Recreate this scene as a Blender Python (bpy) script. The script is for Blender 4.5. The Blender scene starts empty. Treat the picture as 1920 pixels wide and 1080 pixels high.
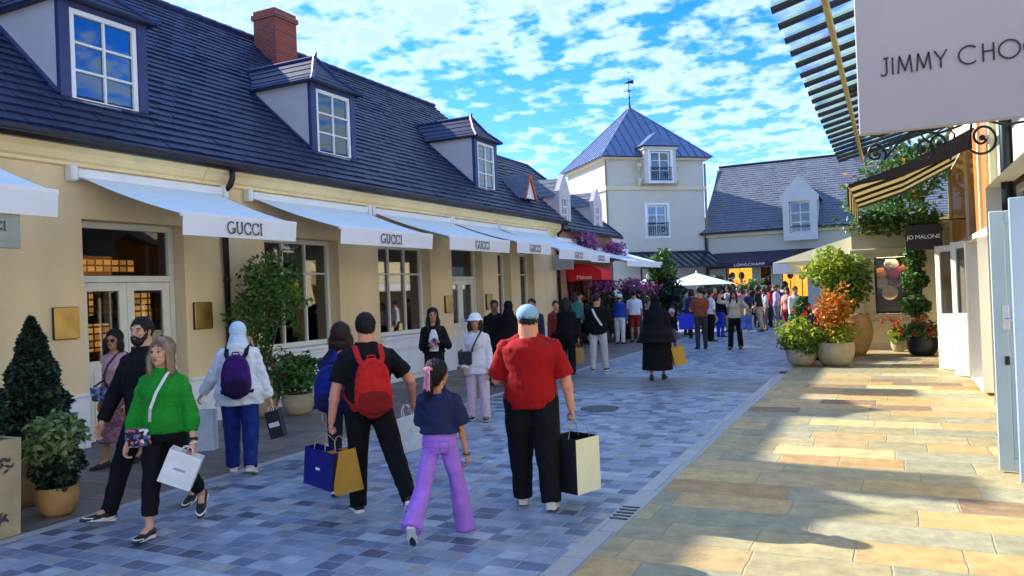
import bpy, bmesh, math, random
from mathutils import Vector, Matrix, noise, Quaternion
random.seed(7)
SC = bpy.context.scene
COL = SC.collection
R_ = math.radians
# ------------------------------------------------------------------ camera
F_PX = 1450.0; VPU = 709.0; CAM_H = 1.85; V0 = 8.0; ROLL = .04
YAW = math.atan(VPU / F_PX); PIT = math.atan(V0 / F_PX)
cam = bpy.data.cameras.new("camera"); cam_o = bpy.data.objects.new("camera", cam); COL.objects.link(cam_o)
fwd = Vector((-math.sin(YAW) * math.cos(PIT), math.cos(YAW) * math.cos(PIT), math.sin(PIT)))
rgt0 = Vector((math.cos(YAW), math.sin(YAW), 0)); up0 = rgt0.cross(fwd)
rgt = rgt0 * math.cos(ROLL) - up0 * math.sin(ROLL) * 1.0
upv = up0 * math.cos(ROLL) + rgt0 * math.sin(ROLL)
m = Matrix((rgt, upv, -fwd)).transposed().to_4x4(); m.translation = (0, 0, CAM_H)
cam_o.matrix_world = m
cam.sensor_width = 36; cam.lens = 36 * F_PX / 1920; cam.clip_start = .05; cam.clip_end = 3000
SC.camera = cam_o
# ------------------------------------------------------------------ world and sun
SUN_EL, SUN_A = R_(33.5), R_(5)     # sun stands to the left of the street, slightly ahead
w = bpy.data.worlds.new("World"); SC.world = w; w.use_nodes = True
nt = w.node_tree; N = nt.nodes; L = nt.links; N.clear()
out = N.new("ShaderNodeOutputWorld"); bg = N.new("ShaderNodeBackground"); L.new(bg.outputs[0], out.inputs[0])
sky = N.new("ShaderNodeTexSky"); sky.sky_type = 'NISHITA'; sky.sun_disc = False
sky.sun_elevation = SUN_EL; sky.sun_rotation = -math.pi / 2 + SUN_A
sky.air_density = 1.0; sky.dust_density = .3; sky.ozone_density = 2.0
hs = N.new("ShaderNodeHueSaturation"); hs.inputs['Saturation'].default_value = 1.3; hs.inputs['Value'].default_value = .76
tint = N.new('ShaderNodeVectorMath'); tint.operation = 'MULTIPLY'; tint.inputs[1].default_value = (.80, .82, 1.20); L.new(sky.outputs[0], tint.inputs[0]); L.new(tint.outputs[0], hs.inputs['Color'])
tc = N.new("ShaderNodeTexCoord"); sp = N.new("ShaderNodeSeparateXYZ"); L.new(tc.outputs['Generated'], sp.inputs[0])
def mth(op, a, b=None, clamp=False):
    n = N.new("ShaderNodeMath"); n.operation = op; n.use_clamp = clamp
    for i, v in enumerate((a, b)):
        if v is None: continue
        if isinstance(v, (int, float)): n.inputs[i].default_value = v
        else: L.new(v, n.inputs[i])
    return n.outputs[0]
zz = mth('ADD', mth('MAXIMUM', sp.outputs[2], 0.0), .16)
cx = mth('DIVIDE', sp.outputs[0], zz); cy = mth('DIVIDE', sp.outputs[1], zz)
cmb = N.new("ShaderNodeCombineXYZ"); L.new(cx, cmb.inputs[0]); L.new(cy, cmb.inputs[1])
def wnoise(scale, det, rough, off=0, dist=0):
    n = N.new("ShaderNodeTexNoise"); n.inputs['Scale'].default_value = scale; n.inputs['Detail'].default_value = det
    n.inputs['Roughness'].default_value = rough; n.inputs['Distortion'].default_value = dist
    mp = N.new("ShaderNodeMapping"); mp.inputs['Location'].default_value = (off, off * .7, 0); mp.inputs['Scale'].default_value = (1, 1, 1)
    L.new(cmb.outputs[0], mp.inputs[0]); L.new(mp.outputs[0], n.inputs['Vector']); return n.outputs[0]
big = wnoise(1.1, 3, .5, 5.1); fine = wnoise(10.5, 8, .55, 1.7, .1)
cov = mth('ADD', mth('MULTIPLY', big, .62), mth('MULTIPLY', fine, .95))
cr = N.new("ShaderNodeValToRGB"); L.new(cov, cr.inputs[0])
cr.color_ramp.elements[0].position = .69; cr.color_ramp.elements[0].color = (0, 0, 0, 1)
cr.color_ramp.elements[1].position = .90; cr.color_ramp.elements[1].color = (1, 1, 1, 1)
cr.color_ramp.interpolation = 'EASE'
shade = N.new("ShaderNodeValToRGB"); L.new(cov, shade.inputs[0])
e = shade.color_ramp.elements; e[0].position = .74; e[0].color = (2.45, 3.05, 3.2, 1); e[1].position = .93; e[1].color = (1.45, 2.1, 2.7, 1)
mx = N.new("ShaderNodeMix"); mx.data_type = 'RGBA'
L.new(cr.outputs[0], mx.inputs[0]); L.new(hs.outputs[0], mx.inputs[6]); L.new(shade.outputs[0], mx.inputs[7])
L.new(mx.outputs[2], bg.inputs[0]); bg.inputs[1].default_value = .15
sl = bpy.data.lights.new("sun", 'SUN'); sl.energy = 3.6; sl.angle = R_(.55); sl.color = (1, .93, .80)
so = bpy.data.objects.new("sun", sl); COL.objects.link(so)
sdir = Vector((-math.cos(SUN_A) * math.cos(SUN_EL), math.sin(SUN_A) * math.cos(SUN_EL), math.sin(SUN_EL)))
so.rotation_mode = 'QUATERNION'; so.rotation_quaternion = sdir.to_track_quat('Z', 'Y'); so.location = (-40, 5, 30)
SC.view_settings.view_transform = 'Standard'; SC.view_settings.look = 'None'; SC.view_settings.exposure = 1.60; SC.view_settings.gamma = 1
SC.cycles.max_bounces = 6; SC.cycles.transparent_max_bounces = 8
try: SC.cycles.use_denoising = True
except Exception: pass
# ------------------------------------------------------------------ pixel -> world helpers (reading positions off the ground)
def ray(x, y):
    dx = x - 960; dy = y - 540
    u = dx * math.cos(ROLL) - dy * math.sin(ROLL); v = dx * math.sin(ROLL) + dy * math.cos(ROLL)
    f = F_PX * math.cos(PIT) + v * math.sin(PIT); up = F_PX * math.sin(PIT) - v * math.cos(PIT)
    return f * -math.sin(YAW) + u * math.cos(YAW), f * math.cos(YAW) + u * math.sin(YAW), up
def G(x, y, z=0.0):
    X, Y, Z = ray(x, y); t = (z - CAM_H) / Z; return Vector((X * t, Y * t, z))
# ------------------------------------------------------------------ materials
MC = {}
def nmat(name):
    mt = bpy.data.materials.new(name); mt.use_nodes = True; t = mt.node_tree
    return mt, t, t.nodes, t.links, t.nodes['Principled BSDF']
def mat(name, col, rough=.6, var=.12, scale=8, bump=.0, bscale=60, metal=0, spec=.4, emit=None, es=0, stretch=None, coat=0):
    if name in MC: return MC[name]
    mt, t, n, l, b = nmat(name)
    b.inputs['Roughness'].default_value = rough; b.inputs['Metallic'].default_value = metal
    b.inputs['Specular IOR Level'].default_value = spec
    if coat: b.inputs['Coat Weight'].default_value = coat
    tcn = n.new("ShaderNodeTexCoord"); vec = tcn.outputs['Object']
    if stretch:
        mp = n.new("ShaderNodeMapping"); mp.inputs['Scale'].default_value = stretch; l.new(vec, mp.inputs[0]); vec = mp.outputs[0]
    nz = n.new("ShaderNodeTexNoise"); nz.inputs['Scale'].default_value = scale; nz.inputs['Detail'].default_value = 5; l.new(vec, nz.inputs['Vector'])
    rp = n.new("ShaderNodeValToRGB"); l.new(nz.outputs[0], rp.inputs[0])
    rp.color_ramp.elements[0].position = .3; rp.color_ramp.elements[1].position = .7
    rp.color_ramp.elements[0].color = tuple(c * (1 - var) for c in col) + (1,); rp.color_ramp.elements[1].color = tuple(min(1, c * (1 + var)) for c in col) + (1,)
    l.new(rp.outputs[0], b.inputs['Base Color'])
    if bump:
        n2 = n.new("ShaderNodeTexNoise"); n2.inputs['Scale'].default_value = bscale; n2.inputs['Detail'].default_value = 4; l.new(vec, n2.inputs['Vector'])
        bp = n.new("ShaderNodeBump"); bp.inputs['Strength'].default_value = bump; bp.inputs['Distance'].default_value = .02
        l.new(n2.outputs[0], bp.inputs['Height']); l.new(bp.outputs[0], b.inputs['Normal'])
    if emit: b.inputs['Emission Color'].default_value = tuple(emit) + (1,); b.inputs['Emission Strength'].default_value = es
    MC[name] = mt; return mt
def paving(name, bw, bh, ramp, mortar, mw, rough=(.4, .7), bump=.6, wobble=.03, jitter=.35, spec=.5, blot=.25, bls=5):
    """courses of stones running along X, every stone with its own colour and length offset"""
    mt, t, n, l, b = nmat(name)
    def M(op, a, c=None, d=None):
        q = n.new("ShaderNodeMath"); q.operation = op
        for i, v in enumerate((a, c, d)):
            if v is None: continue
            if isinstance(v, (int, float)): q.inputs[i].default_value = v
            else: l.new(v, q.inputs[i])
        return q.outputs[0]
    tcn = n.new("ShaderNodeTexCoord")
    wn = n.new("ShaderNodeTexNoise"); wn.inputs['Scale'].default_value = 2.2; wn.inputs['Detail'].default_value = 2; l.new(tcn.outputs['Object'], wn.inputs['Vector'])
    mixv = n.new("ShaderNodeVectorMath"); mixv.operation = 'MULTIPLY_ADD'
    l.new(wn.outputs['Color'], mixv.inputs[0]); mixv.inputs[1].default_value = (wobble, wobble, 0); l.new(tcn.outputs['Object'], mixv.inputs[2])
    s = n.new("ShaderNodeSeparateXYZ"); l.new(mixv.outputs[0], s.inputs[0])
    yr = M('DIVIDE', s.outputs[1], bh); row = M('FLOOR', yr); fy = M('FRACT', yr)
    w1 = n.new("ShaderNodeTexWhiteNoise"); w1.noise_dimensions = '1D'; l.new(row, w1.inputs['W'])
    wid = M('MULTIPLY_ADD', w1.outputs['Value'], bw * jitter * 2, bw * (1 - jitter))
    w1b = n.new("ShaderNodeTexWhiteNoise"); w1b.noise_dimensions = '1D'; l.new(M('ADD', row, 91.3), w1b.inputs['W'])
    xr = M('ADD', M('DIVIDE', s.outputs[0], wid), M('MULTIPLY', w1b.outputs['Value'], 7.0)); colm = M('FLOOR', xr); fx = M('FRACT', xr)
    cc = n.new("ShaderNodeCombineXYZ"); l.new(colm, cc.inputs[0]); l.new(row, cc.inputs[1])
    w2 = n.new("ShaderNodeTexWhiteNoise"); w2.noise_dimensions = '2D'; l.new(cc.outputs[0], w2.inputs['Vector'])
    rp = n.new("ShaderNodeValToRGB"); rp.color_ramp.interpolation = 'CONSTANT' if len(ramp) > 4 else 'LINEAR'
    while len(rp.color_ramp.elements) < len(ramp): rp.color_ramp.elements.new(.5)
    for i, c in enumerate(ramp): rp.color_ramp.elements[i].position = i / len(ramp); rp.color_ramp.elements[i].color = tuple(c) + (1,)
    l.new(w2.outputs['Value'], rp.inputs[0])
    nz = n.new("ShaderNodeTexNoise"); nz.inputs['Scale'].default_value = bls; nz.inputs['Detail'].default_value = 10; nz.inputs['Roughness'].default_value = .72; l.new(tcn.outputs['Object'], nz.inputs['Vector'])
    k = M('MULTIPLY_ADD', nz.outputs[0], blot * 2, 1 - blot)
    mul = n.new("ShaderNodeVectorMath"); mul.operation = 'SCALE'; l.new(rp.outputs[0], mul.inputs[0]); l.new(k, mul.inputs['Scale'])
    ex = M('MINIMUM', fx, M('SUBTRACT', 1, fx)); ex = M('MULTIPLY', ex, wid)
    ey = M('MULTIPLY', M('MINIMUM', fy, M('SUBTRACT', 1, fy)), bh)
    ed = M('MINIMUM', ex, ey)
    mk = n.new("ShaderNodeMapRange"); mk.interpolation_type = 'SMOOTHSTEP'; mk.inputs['From Min'].default_value = mw * .4; mk.inputs['From Max'].default_value = mw * 1.3; l.new(ed, mk.inputs['Value'])
    mxn = n.new("ShaderNodeMix"); mxn.data_type = 'RGBA'; l.new(mk.outputs[0], mxn.inputs[0]); mxn.inputs[6].default_value = tuple(mortar) + (1,); l.new(mul.outputs[0], mxn.inputs[7])
    l.new(mxn.outputs[2], b.inputs['Base Color'])
    rr = M('MULTIPLY_ADD', w2.outputs['Value'], rough[1] - rough[0], rough[0]); l.new(rr, b.inputs['Roughness'])
    b.inputs['Specular IOR Level'].default_value = spec
    hgt = M('ADD', M('MULTIPLY', mk.outputs[0], .6), M('ADD', M('MULTIPLY', nz.outputs[0], .5), M('MULTIPLY', w2.outputs['Value'], .25)))
    bp = n.new("ShaderNodeBump"); bp.inputs['Strength'].default_value = bump; bp.inputs['Distance'].default_value = .012; l.new(hgt, bp.inputs['Height']); l.new(bp.outputs[0], b.inputs['Normal'])
    MC[name] = mt; return mt
def leafmat(name, cols, rough=.5, trans=.25):
    if name in MC: return MC[name]
    mt, t, n, l, b = nmat(name)
    g = n.new("ShaderNodeNewGeometry"); rp = n.new("ShaderNodeValToRGB"); l.new(g.outputs['Random Per Island'], rp.inputs[0])
    while len(rp.color_ramp.elements) < len(cols): rp.color_ramp.elements.new(.5)
    for i, c in enumerate(cols): rp.color_ramp.elements[i].position = i / max(1, len(cols) - 1); rp.color_ramp.elements[i].color = tuple(c) + (1,)
    l.new(rp.outputs[0], b.inputs['Base Color']); b.inputs['Roughness'].default_value = rough
    tr = n.new("ShaderNodeBsdfTranslucent"); l.new(rp.outputs[0], tr.inputs[0])
    ms = n.new("ShaderNodeMixShader"); ms.inputs[0].default_value = trans
    l.new(b.outputs[0], ms.inputs[1]); l.new(tr.outputs[0], ms.inputs[2]); l.new(ms.outputs[0], n['Material Output'].inputs[0])
    MC[name] = mt; return mt
def glassmat(name, tint=(.75, .8, .82), refl=1.0):
    if name in MC: return MC[name]
    mt, t, n, l, b = nmat(name); n.remove(b)
    tr = n.new("ShaderNodeBsdfTransparent"); tr.inputs[0].default_value = tuple(tint) + (1,)
    gl = n.new("ShaderNodeBsdfGlossy"); gl.inputs['Roughness'].default_value = .02; gl.inputs[0].default_value = (1, 1, 1, 1)
    fr = n.new("ShaderNodeFresnel"); fr.inputs[0].default_value = 1.45
    mm = n.new("ShaderNodeMath"); mm.operation = 'MULTIPLY_ADD'; mm.inputs[1].default_value = refl; mm.inputs[2].default_value = .005 if refl < .5 else .03; mm.use_clamp = True; l.new(fr.outputs[0], mm.inputs[0])
    ms = n.new("ShaderNodeMixShader"); l.new(mm.outputs[0], ms.inputs[0]); l.new(tr.outputs[0], ms.inputs[1]); l.new(gl.outputs[0], ms.inputs[2])
    l.new(ms.outputs[0], n['Material Output'].inputs[0]); MC[name] = mt; return mt
def slatemat(name, c1, c2, tw=.25, axis='Y', th=.2):
    """roof slates: the courses are real steps; joints and tone per slate come from the material"""
    mt, t, n, l, b = nmat(name)
    tcn = n.new("ShaderNodeTexCoord"); mp = n.new("ShaderNodeMapping"); l.new(tcn.outputs['Object'], mp.inputs[0])
    s = n.new("ShaderNodeSeparateXYZ"); l.new(mp.outputs[0], s.inputs[0])
    def M(op, a, c=None):
        q = n.new("ShaderNodeMath"); q.operation = op
        for i, v in enumerate((a, c)):
            if v is None: continue
            if isinstance(v, (int, float)): q.inputs[i].default_value = v
            else: l.new(v, q.inputs[i])
        return q.outputs[0]
    row = M('FLOOR', M('ADD', M('DIVIDE', s.outputs[2], th), .37))
    xx = M('ADD', M('DIVIDE', s.outputs['XYZ'.index(axis)], tw), M('MULTIPLY', row, .5)); c = M('FLOOR', xx)
    cc = n.new("ShaderNodeCombineXYZ"); l.new(c, cc.inputs[0]); l.new(row, cc.inputs[1])
    w2 = n.new("ShaderNodeTexWhiteNoise"); w2.noise_dimensions = '2D'; l.new(cc.outputs[0], w2.inputs['Vector'])
    nz = n.new("ShaderNodeTexNoise"); nz.inputs['Scale'].default_value = 1.3; nz.inputs['Detail'].default_value = 6; l.new(tcn.outputs['Object'], nz.inputs['Vector'])
    f = M('ADD', M('MULTIPLY', w2.outputs['Value'], .55), M('MULTIPLY', nz.outputs[0], .5))
    mx = n.new("ShaderNodeMix"); mx.data_type = 'RGBA'; l.new(f, mx.inputs[0]); mx.inputs[6].default_value = tuple(c1) + (1,); mx.inputs[7].default_value = tuple(c2) + (1,)
    fr = M('FRACT', xx); jn = M('GREATER_THAN', M('MINIMUM', fr, M('SUBTRACT', 1, fr)), .035)
    sc = n.new("ShaderNodeVectorMath"); sc.operation = 'SCALE'; l.new(mx.outputs[2], sc.inputs[0]); l.new(M('ADD', M('MULTIPLY', jn, .45), .55), sc.inputs['Scale'])
    l.new(sc.outputs[0], b.inputs['Base Color']); b.inputs['Roughness'].default_value = .5; b.inputs['Specular IOR Level'].default_value = .5
    MC[name] = mt; return mt
def brickmat(name):
    mt, t, n, l, b = nmat(name)
    tcn = n.new("ShaderNodeTexCoord"); mp = n.new("ShaderNodeMapping"); mp.inputs['Rotation'].default_value = (R_(90), 0, 0); l.new(tcn.outputs['Object'], mp.inputs[0])
    br = n.new("ShaderNodeTexBrick"); br.inputs['Scale'].default_value = 4; l.new(mp.outputs[0], br.inputs['Vector'])
    br.inputs['Color1'].default_value = (.36, .055, .03, 1); br.inputs['Color2'].default_value = (.22, .035, .025, 1); br.inputs['Mortar'].default_value = (.2, .14, .11, 1); br.inputs['Mortar Size'].default_value = .03
    l.new(br.outputs[0], b.inputs['Base Color']); b.inputs['Roughness'].default_value = .9; MC[name] = mt; return mt
# ------------------------------------------------------------------ mesh building
class MB:
    def __init__(s): s.v = []; s.f = []
    def add(s, vs, fs):
        o = len(s.v); s.v += [tuple(v) for v in vs]; s.f += [tuple(i + o for i in f) for f in fs]; return s
    def box(s, a, b):
        x0, x1 = sorted((a[0], b[0])); y0, y1 = sorted((a[1], b[1])); z0, z1 = sorted((a[2], b[2]))
        return s.add([(x0, y0, z0), (x1, y0, z0), (x1, y1, z0), (x0, y1, z0), (x0, y0, z1), (x1, y0, z1), (x1, y1, z1), (x0, y1, z1)],
                     [(0, 3, 2, 1), (4, 5, 6, 7), (0, 1, 5, 4), (1, 2, 6, 5), (2, 3, 7, 6), (3, 0, 4, 7)])
    def bbox(s, a, b, r=.008):
        """box with chamfered edges"""
        x0, x1 = sorted((a[0], b[0])); y0, y1 = sorted((a[1], b[1])); z0, z1 = sorted((a[2], b[2]))
        bm = bmesh.new(); bmesh.ops.create_cube(bm, size=1)
        for v in bm.verts: v.co = Vector(((x0 + x1) / 2 + v.co.x * (x1 - x0), (y0 + y1) / 2 + v.co.y * (y1 - y0), (z0 + z1) / 2 + v.co.z * (z1 - z0)))
        r = min(r, (x1 - x0) * .4, (y1 - y0) * .4, (z1 - z0) * .4)
        bmesh.ops.bevel(bm, geom=bm.edges[:], offset=r, segments=1, affect='EDGES')
        bm.verts.index_update(); s.add([v.co for v in bm.verts], [[v.index for v in f.verts] for f in bm.faces]); bm.free(); return s
    def beam(s, a, b, w, h=None, up=(0, 0, 1)):
        a = Vector(a); b = Vector(b); h = h or w; d = (b - a).normalized(); u = Vector(up)
        if abs(d.dot(u)) > .98: u = Vector((1, 0, 0))
        x = d.cross(u).normalized() * w / 2; z = x.cross(d).normalized() * h / 2
        vs = [p + sx * x + sz * z for p in (a, b) for sx, sz in ((-1, -1), (1, -1), (1, 1), (-1, 1))]
        return s.add(vs, [(0, 1, 2, 3), (7, 6, 5, 4), (0, 4, 5, 1), (1, 5, 6, 2), (2, 6, 7, 3), (3, 7, 4, 0)])
    def quad(s, *p): return s.add(p, [tuple(range(len(p)))])
    def slab(s, pts, t):
        """polygon given thickness t along its normal"""
        P = [Vector(p) for p in pts]; nn = (P[1] - P[0]).cross(P[2] - P[0]).normalized() * t; k = len(P)
        return s.add(P + [p - nn for p in P], [tuple(range(k)), tuple(reversed(range(k, 2 * k)))] + [(i, i + k, (i + 1) % k + k, (i + 1) % k) for i in range(k)])
    def tube(s, pts, r, n=8, cap=True):
        pts = [Vector(p) for p in pts]; rs = r if isinstance(r, (list, tuple)) else [r] * len(pts)
        t0 = (pts[1] - pts[0]).normalized(); u = t0.orthogonal().normalized(); vs = []
        for i, p in enumerate(pts):
            t = (pts[min(i + 1, len(pts) - 1)] - pts[max(i - 1, 0)]).normalized()
            u = (u - t * u.dot(t)).normalized(); q = t.cross(u)
            vs += [p + (u * math.cos(2 * math.pi * k / n) + q * math.sin(2 * math.pi * k / n)) * rs[i] for k in range(n)]
        fs = [(i * n + k, i * n + (k + 1) % n, (i + 1) * n + (k + 1) % n, (i + 1) * n + k) for i in range(len(pts) - 1) for k in range(n)]
        if cap: fs += [tuple(reversed(range(n))), tuple(range((len(pts) - 1) * n, len(pts) * n))]
        return s.add(vs, fs)
    def lathe(s, c, prof, n=24, sq=0):
        c = Vector(c); vs = []
        for r, z in prof: vs += [c + Vector((r * math.cos(2 * math.pi * k / n), r * math.sin(2 * math.pi * k / n), z)) for k in range(n)]
        return s.add(vs, [(i * n + k, i * n + (k + 1) % n, (i + 1) * n + (k + 1) % n, (i + 1) * n + k) for i in range(len(prof) - 1) for k in range(n)] + [tuple(reversed(range(n)))])
    def rings(s, rl, n=16):
        """closed loft: rl = list of (centre, axis_a*ra, axis_b*rb)"""
        vs = []
        for c, a, b in rl: vs += [c + a * math.cos(2 * math.pi * k / n) + b * math.sin(2 * math.pi * k / n) for k in range(n)]
        m_ = len(rl); return s.add(vs, [(i * n + k, i * n + (k + 1) % n, (i + 1) * n + (k + 1) % n, (i + 1) * n + k) for i in range(m_ - 1) for k in range(n)] + [tuple(reversed(range(n))), tuple(range((m_ - 1) * n, m_ * n))])
    def ell(s, c, r, rot=None, n=14, m_=9):
        c = Vector(c); rl = []
        for i in range(m_):
            a = math.pi * (i + .5) / m_ - math.pi / 2; z = math.sin(a); q = math.cos(a)
            ax = Vector((r[0] * q, 0, 0)); bx = Vector((0, r[1] * q, 0)); cc = Vector((0, 0, r[2] * z * 1.01))
            if rot: ax = rot @ ax; bx = rot @ bx; cc = rot @ cc
            rl.append((c + cc, ax, bx))
        return s.rings(rl, n)
    def build(s, name, mt, parent=None, smooth=False, local=False, flat_origin=True):
        me = bpy.data.meshes.new(name); V = [Vector(v) for v in s.v]; o = bpy.data.objects.new(name, me)
        if parent is not None:
            o.parent = parent
            if not local:
                # parts are written in world coordinates; parents are upright empties or unrotated meshes
                p = parent; chain = []
                while p: chain.append(p); p = p.parent
                for q in reversed(chain):
                    inv = (Matrix.Translation(q.location) @ Matrix.Rotation(q.rotation_euler.z, 4, 'Z')).inverted(); V = [inv @ v for v in V]
        elif flat_origin and not local:
            xs = [v.x for v in V]; ys = [v.y for v in V]; zs = [v.z for v in V]
            c = Vector(((min(xs) + max(xs)) / 2, (min(ys) + max(ys)) / 2, min(zs))); o.location = c; V = [v - c for v in V]
        me.from_pydata(V, [], s.f); me.materials.append(mt)
        if smooth: me.shade_smooth()
        me.update(); COL.objects.link(o); return o
def tag(o, label=None, cat=None, group=None, kind=None):
    if label: o['label'] = label
    if cat: o['category'] = cat
    if group: o['group'] = group
    if kind: o['kind'] = kind
    return o
def thing(name, label, cat, loc=(0, 0, 0), rz=0, group=None):
    o = bpy.data.objects.new(name, None); COL.objects.link(o); o.location = loc; o.rotation_euler = (0, 0, rz); o.empty_display_size = .1
    return tag(o, label, cat, group)
def wall(mb, plane, off, a0, a1, z0, z1, holes, depth=.25, sgn=1):
    """wall face in plane X=off or Y=off from a0..a1, z0..z1 with holes (a,b,c,d) and jambs going back by depth (sgn: outward side)"""
    A = sorted({a0, a1} | {h[0] for h in holes} | {h[1] for h in holes}); Z = sorted({z0, z1} | {h[2] for h in holes} | {h[3] for h in holes})
    P = (lambda a, z, d=0: (off - sgn * d, a, z)) if plane == 'X' else (lambda a, z, d=0: (a, off - sgn * d, z))
    for i in range(len(A) - 1):
        for j in range(len(Z) - 1):
            ca = (A[i] + A[i + 1]) / 2; cz = (Z[j] + Z[j + 1]) / 2
            if any(h[0] < ca < h[1] and h[2] < cz < h[3] for h in holes): continue
            mb.quad(P(A[i], Z[j]), P(A[i + 1], Z[j]), P(A[i + 1], Z[j + 1]), P(A[i], Z[j + 1]))
    for h in holes:
        mb.quad(P(h[0], h[2]), P(h[0], h[3]), P(h[0], h[3], depth), P(h[0], h[2], depth)); mb.quad(P(h[1], h[2]), P(h[1], h[3]), P(h[1], h[3], depth), P(h[1], h[2], depth))
        mb.quad(P(h[0], h[3]), P(h[1], h[3]), P(h[1], h[3], depth), P(h[0], h[3], depth)); mb.quad(P(h[0], h[2]), P(h[1], h[2]), P(h[1], h[2], depth), P(h[0], h[2], depth))
    return mb
def frame(mb, plane, off, a0, a1, z0, z1, w_, t, cols=1, rows=1, bar=.03, rowz=None):
    def bx(p0, p1, q0, q1, tt):
        if plane == 'X': mb.bbox((off - tt / 2, p0, q0), (off + tt / 2, p1, q1), .006)
        else: mb.bbox((p0, off - tt / 2, q0), (p1, off + tt / 2, q1), .006)
    bx(a0, a0 + w_, z0, z1, t); bx(a1 - w_, a1, z0, z1, t); bx(a0 + w_, a1 - w_, z1 - w_, z1, t); bx(a0 + w_, a1 - w_, z0, z0 + w_, t)
    for i in range(1, cols):
        c = a0 + w_ + (a1 - a0 - 2 * w_) * i / cols; bx(c - bar / 2, c + bar / 2, z0 + w_, z1 - w_, t * .8)
    for z in (rowz or [z0 + w_ + (z1 - z0 - 2 * w_) * j / rows for j in range(1, rows)]):
        bx(a0 + w_, a1 - w_, z - bar / 2, z + bar / 2, t * .7)
def pane(plane, off, a0, a1, z0, z1, mt, parent):
    b = MB()
    if plane == 'X': b.box((off - .004, a0, z0), (off + .004, a1, z1))
    else: b.box((a0, off - .004, z0), (a1, off + .004, z1))
    return b.build('pane', mt, parent)
def courses(mb, a, b, c, d, n, lip=.022, tw=0, seed=1):
    """sloping roof face a-b (eaves) to d-c (ridge) in n overlapping courses, each with a real lip"""
    a, b, c, d = map(Vector, (a, b, c, d)); nn = (b - a).cross(d - a).normalized()
    if nn.z < 0: nn = -nn
    for i in range(n):
        t0 = i / n; t1 = (i + 1) / n
        l0 = a.lerp(d, t0); r0 = b.lerp(c, t0); l1 = a.lerp(d, t1); r1 = b.lerp(c, t1)
        if tw:      # single slates, each lying a little differently
            rs = random.Random(seed * 999 + i); ln = (r0 - l0).length; k = max(1, int(ln / tw)); off = (i % 2) * .5
            cuts = [0.0] + [min(1, (j + off) / k) for j in range(1 if not off else 0, k) if 0 < (j + off) / k < 1] + [1.0]
            for f0, f1 in zip(cuts, cuts[1:]):
                g = min(.003 / ln, (f1 - f0) * .2); lp = lip * rs.uniform(.65, 1.25); dn = (a - d).normalized() * rs.uniform(-.002, .005); tt = rs.uniform(-.002, .002)
                p0, p1, p2, p3 = l0.lerp(r0, f0 + g) + dn, l0.lerp(r0, f1 - g) + dn, l1.lerp(r1, f1 - g), l1.lerp(r1, f0 + g)
                mb.add([p0, p1, p1 + nn * (lp + tt), p0 + nn * (lp - tt), p2 + nn * .003, p3 + nn * .003], [(0, 1, 2, 3), (3, 2, 4, 5), (0, 3, 5), (1, 4, 2)])
            continue
        mb.add([l0, r0, r0 + nn * lip, l0 + nn * lip, r1 + nn * .003, l1 + nn * .003], [(0, 1, 2, 3), (3, 2, 4, 5)])
    return mb
# ---- lettering
def arc(cx_, cy_, rx, ry, a0, a1, n=14): return [(cx_ + rx * math.cos(R_(a0 + (a1 - a0) * i / n)), cy_ + ry * math.sin(R_(a0 + (a1 - a0) * i / n))) for i in range(n + 1)]
SL = .07
def _g(s): return s
GL = {  # polylines in a box of height 1; (width, strokes)
 'J': (.42, [[(.30, 1), (.30, .2)] , arc(.13, .2, .17, .2, 0, -150), [(.14, 1), (.42, 1)]]),
 'I': (.2, [[(.1, 0), (.1, 1)]]),
 'M': (.86, [[(.08, 0), (.16, 1)], [(.16, 1), (.43, .12)], [(.43, .12), (.70, 1)], [(.70, 1), (.78, 0)]]),
 'Y': (.66, [[(.02, 1), (.33, .48)], [(.64, 1), (.33, .48)], [(.33, .48), (.33, 0)]]),
 'C': (1.0, [arc(.52, .5, .5, .5, 48, 312, 26)]),
 'H': (.7, [[(.1, 0), (.1, 1)], [(.6, 0), (.6, 1)], [(.1, .56), (.6, .56)]]),
 'O': (1.08, [arc(.54, .5, .5, .5, 0, 360, 30)]),
 'G': (.84, [arc(.44, .5, .42, .5, 50, 330, 22), [(.80, .42), (.80, .08)], [(.56, .42), (.9, .42)]]),
 'U': (.78, [[(.12, 1), (.12, .34)], arc(.39, .34, .27, .34, 180, 360), [(.66, .34), (.66, 1)], [(0, 1), (.24, 1)], [(.56, 1), (.76, 1)]]),
 'c': (.78, [arc(.44, .5, .42, .5, 50, 310, 22), [(.72, .72), (.72, .98)], [(.72, .28), (.72, .05)]]),
 'i': (.3, [[(.15, 0), (.15, 1)], [(.03, 0), (.27, 0)], [(.03, 1), (.27, 1)]]),
 ' ': (.34, []),
}
def stroke_text(mb, txt, org, dx, dz, size, wt=.09, depth=.004, gap=.1, nrm=None):
    """ribbon letters; org = lower left, dx/dz unit directions; returns width"""
    org = Vector(org); dx = Vector(dx); dz = Vector(dz); nn = (nrm or dx.cross(dz)).normalized(); x = 0
    for ch in txt:
        wd, st = GL[ch]
        for pl in st:
            P = [org + dx * (x + p[0]) * size + dz * p[1] * size for p in pl]; k = len(P); vs = []
            for i, p in enumerate(P):
                t = (P[min(i + 1, k - 1)] - P[max(i - 1, 0)]).normalized(); s_ = t.cross(nn) * wt * size / 2
                vs += [p - s_, p + s_, p + s_ + nn * depth, p - s_ + nn * depth]
            fs = [(i * 4 + j, (i + 1) * 4 + j, (i + 1) * 4 + (j + 1) % 4, i * 4 + (j + 1) % 4) for i in range(k - 1) for j in range(4)] + [(0, 1, 2, 3), (k * 4 - 1, k * 4 - 2, k * 4 - 3, k * 4 - 4)]
            mb.add(vs, fs)
        x += wd + gap
    return (x - gap) * size
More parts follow.
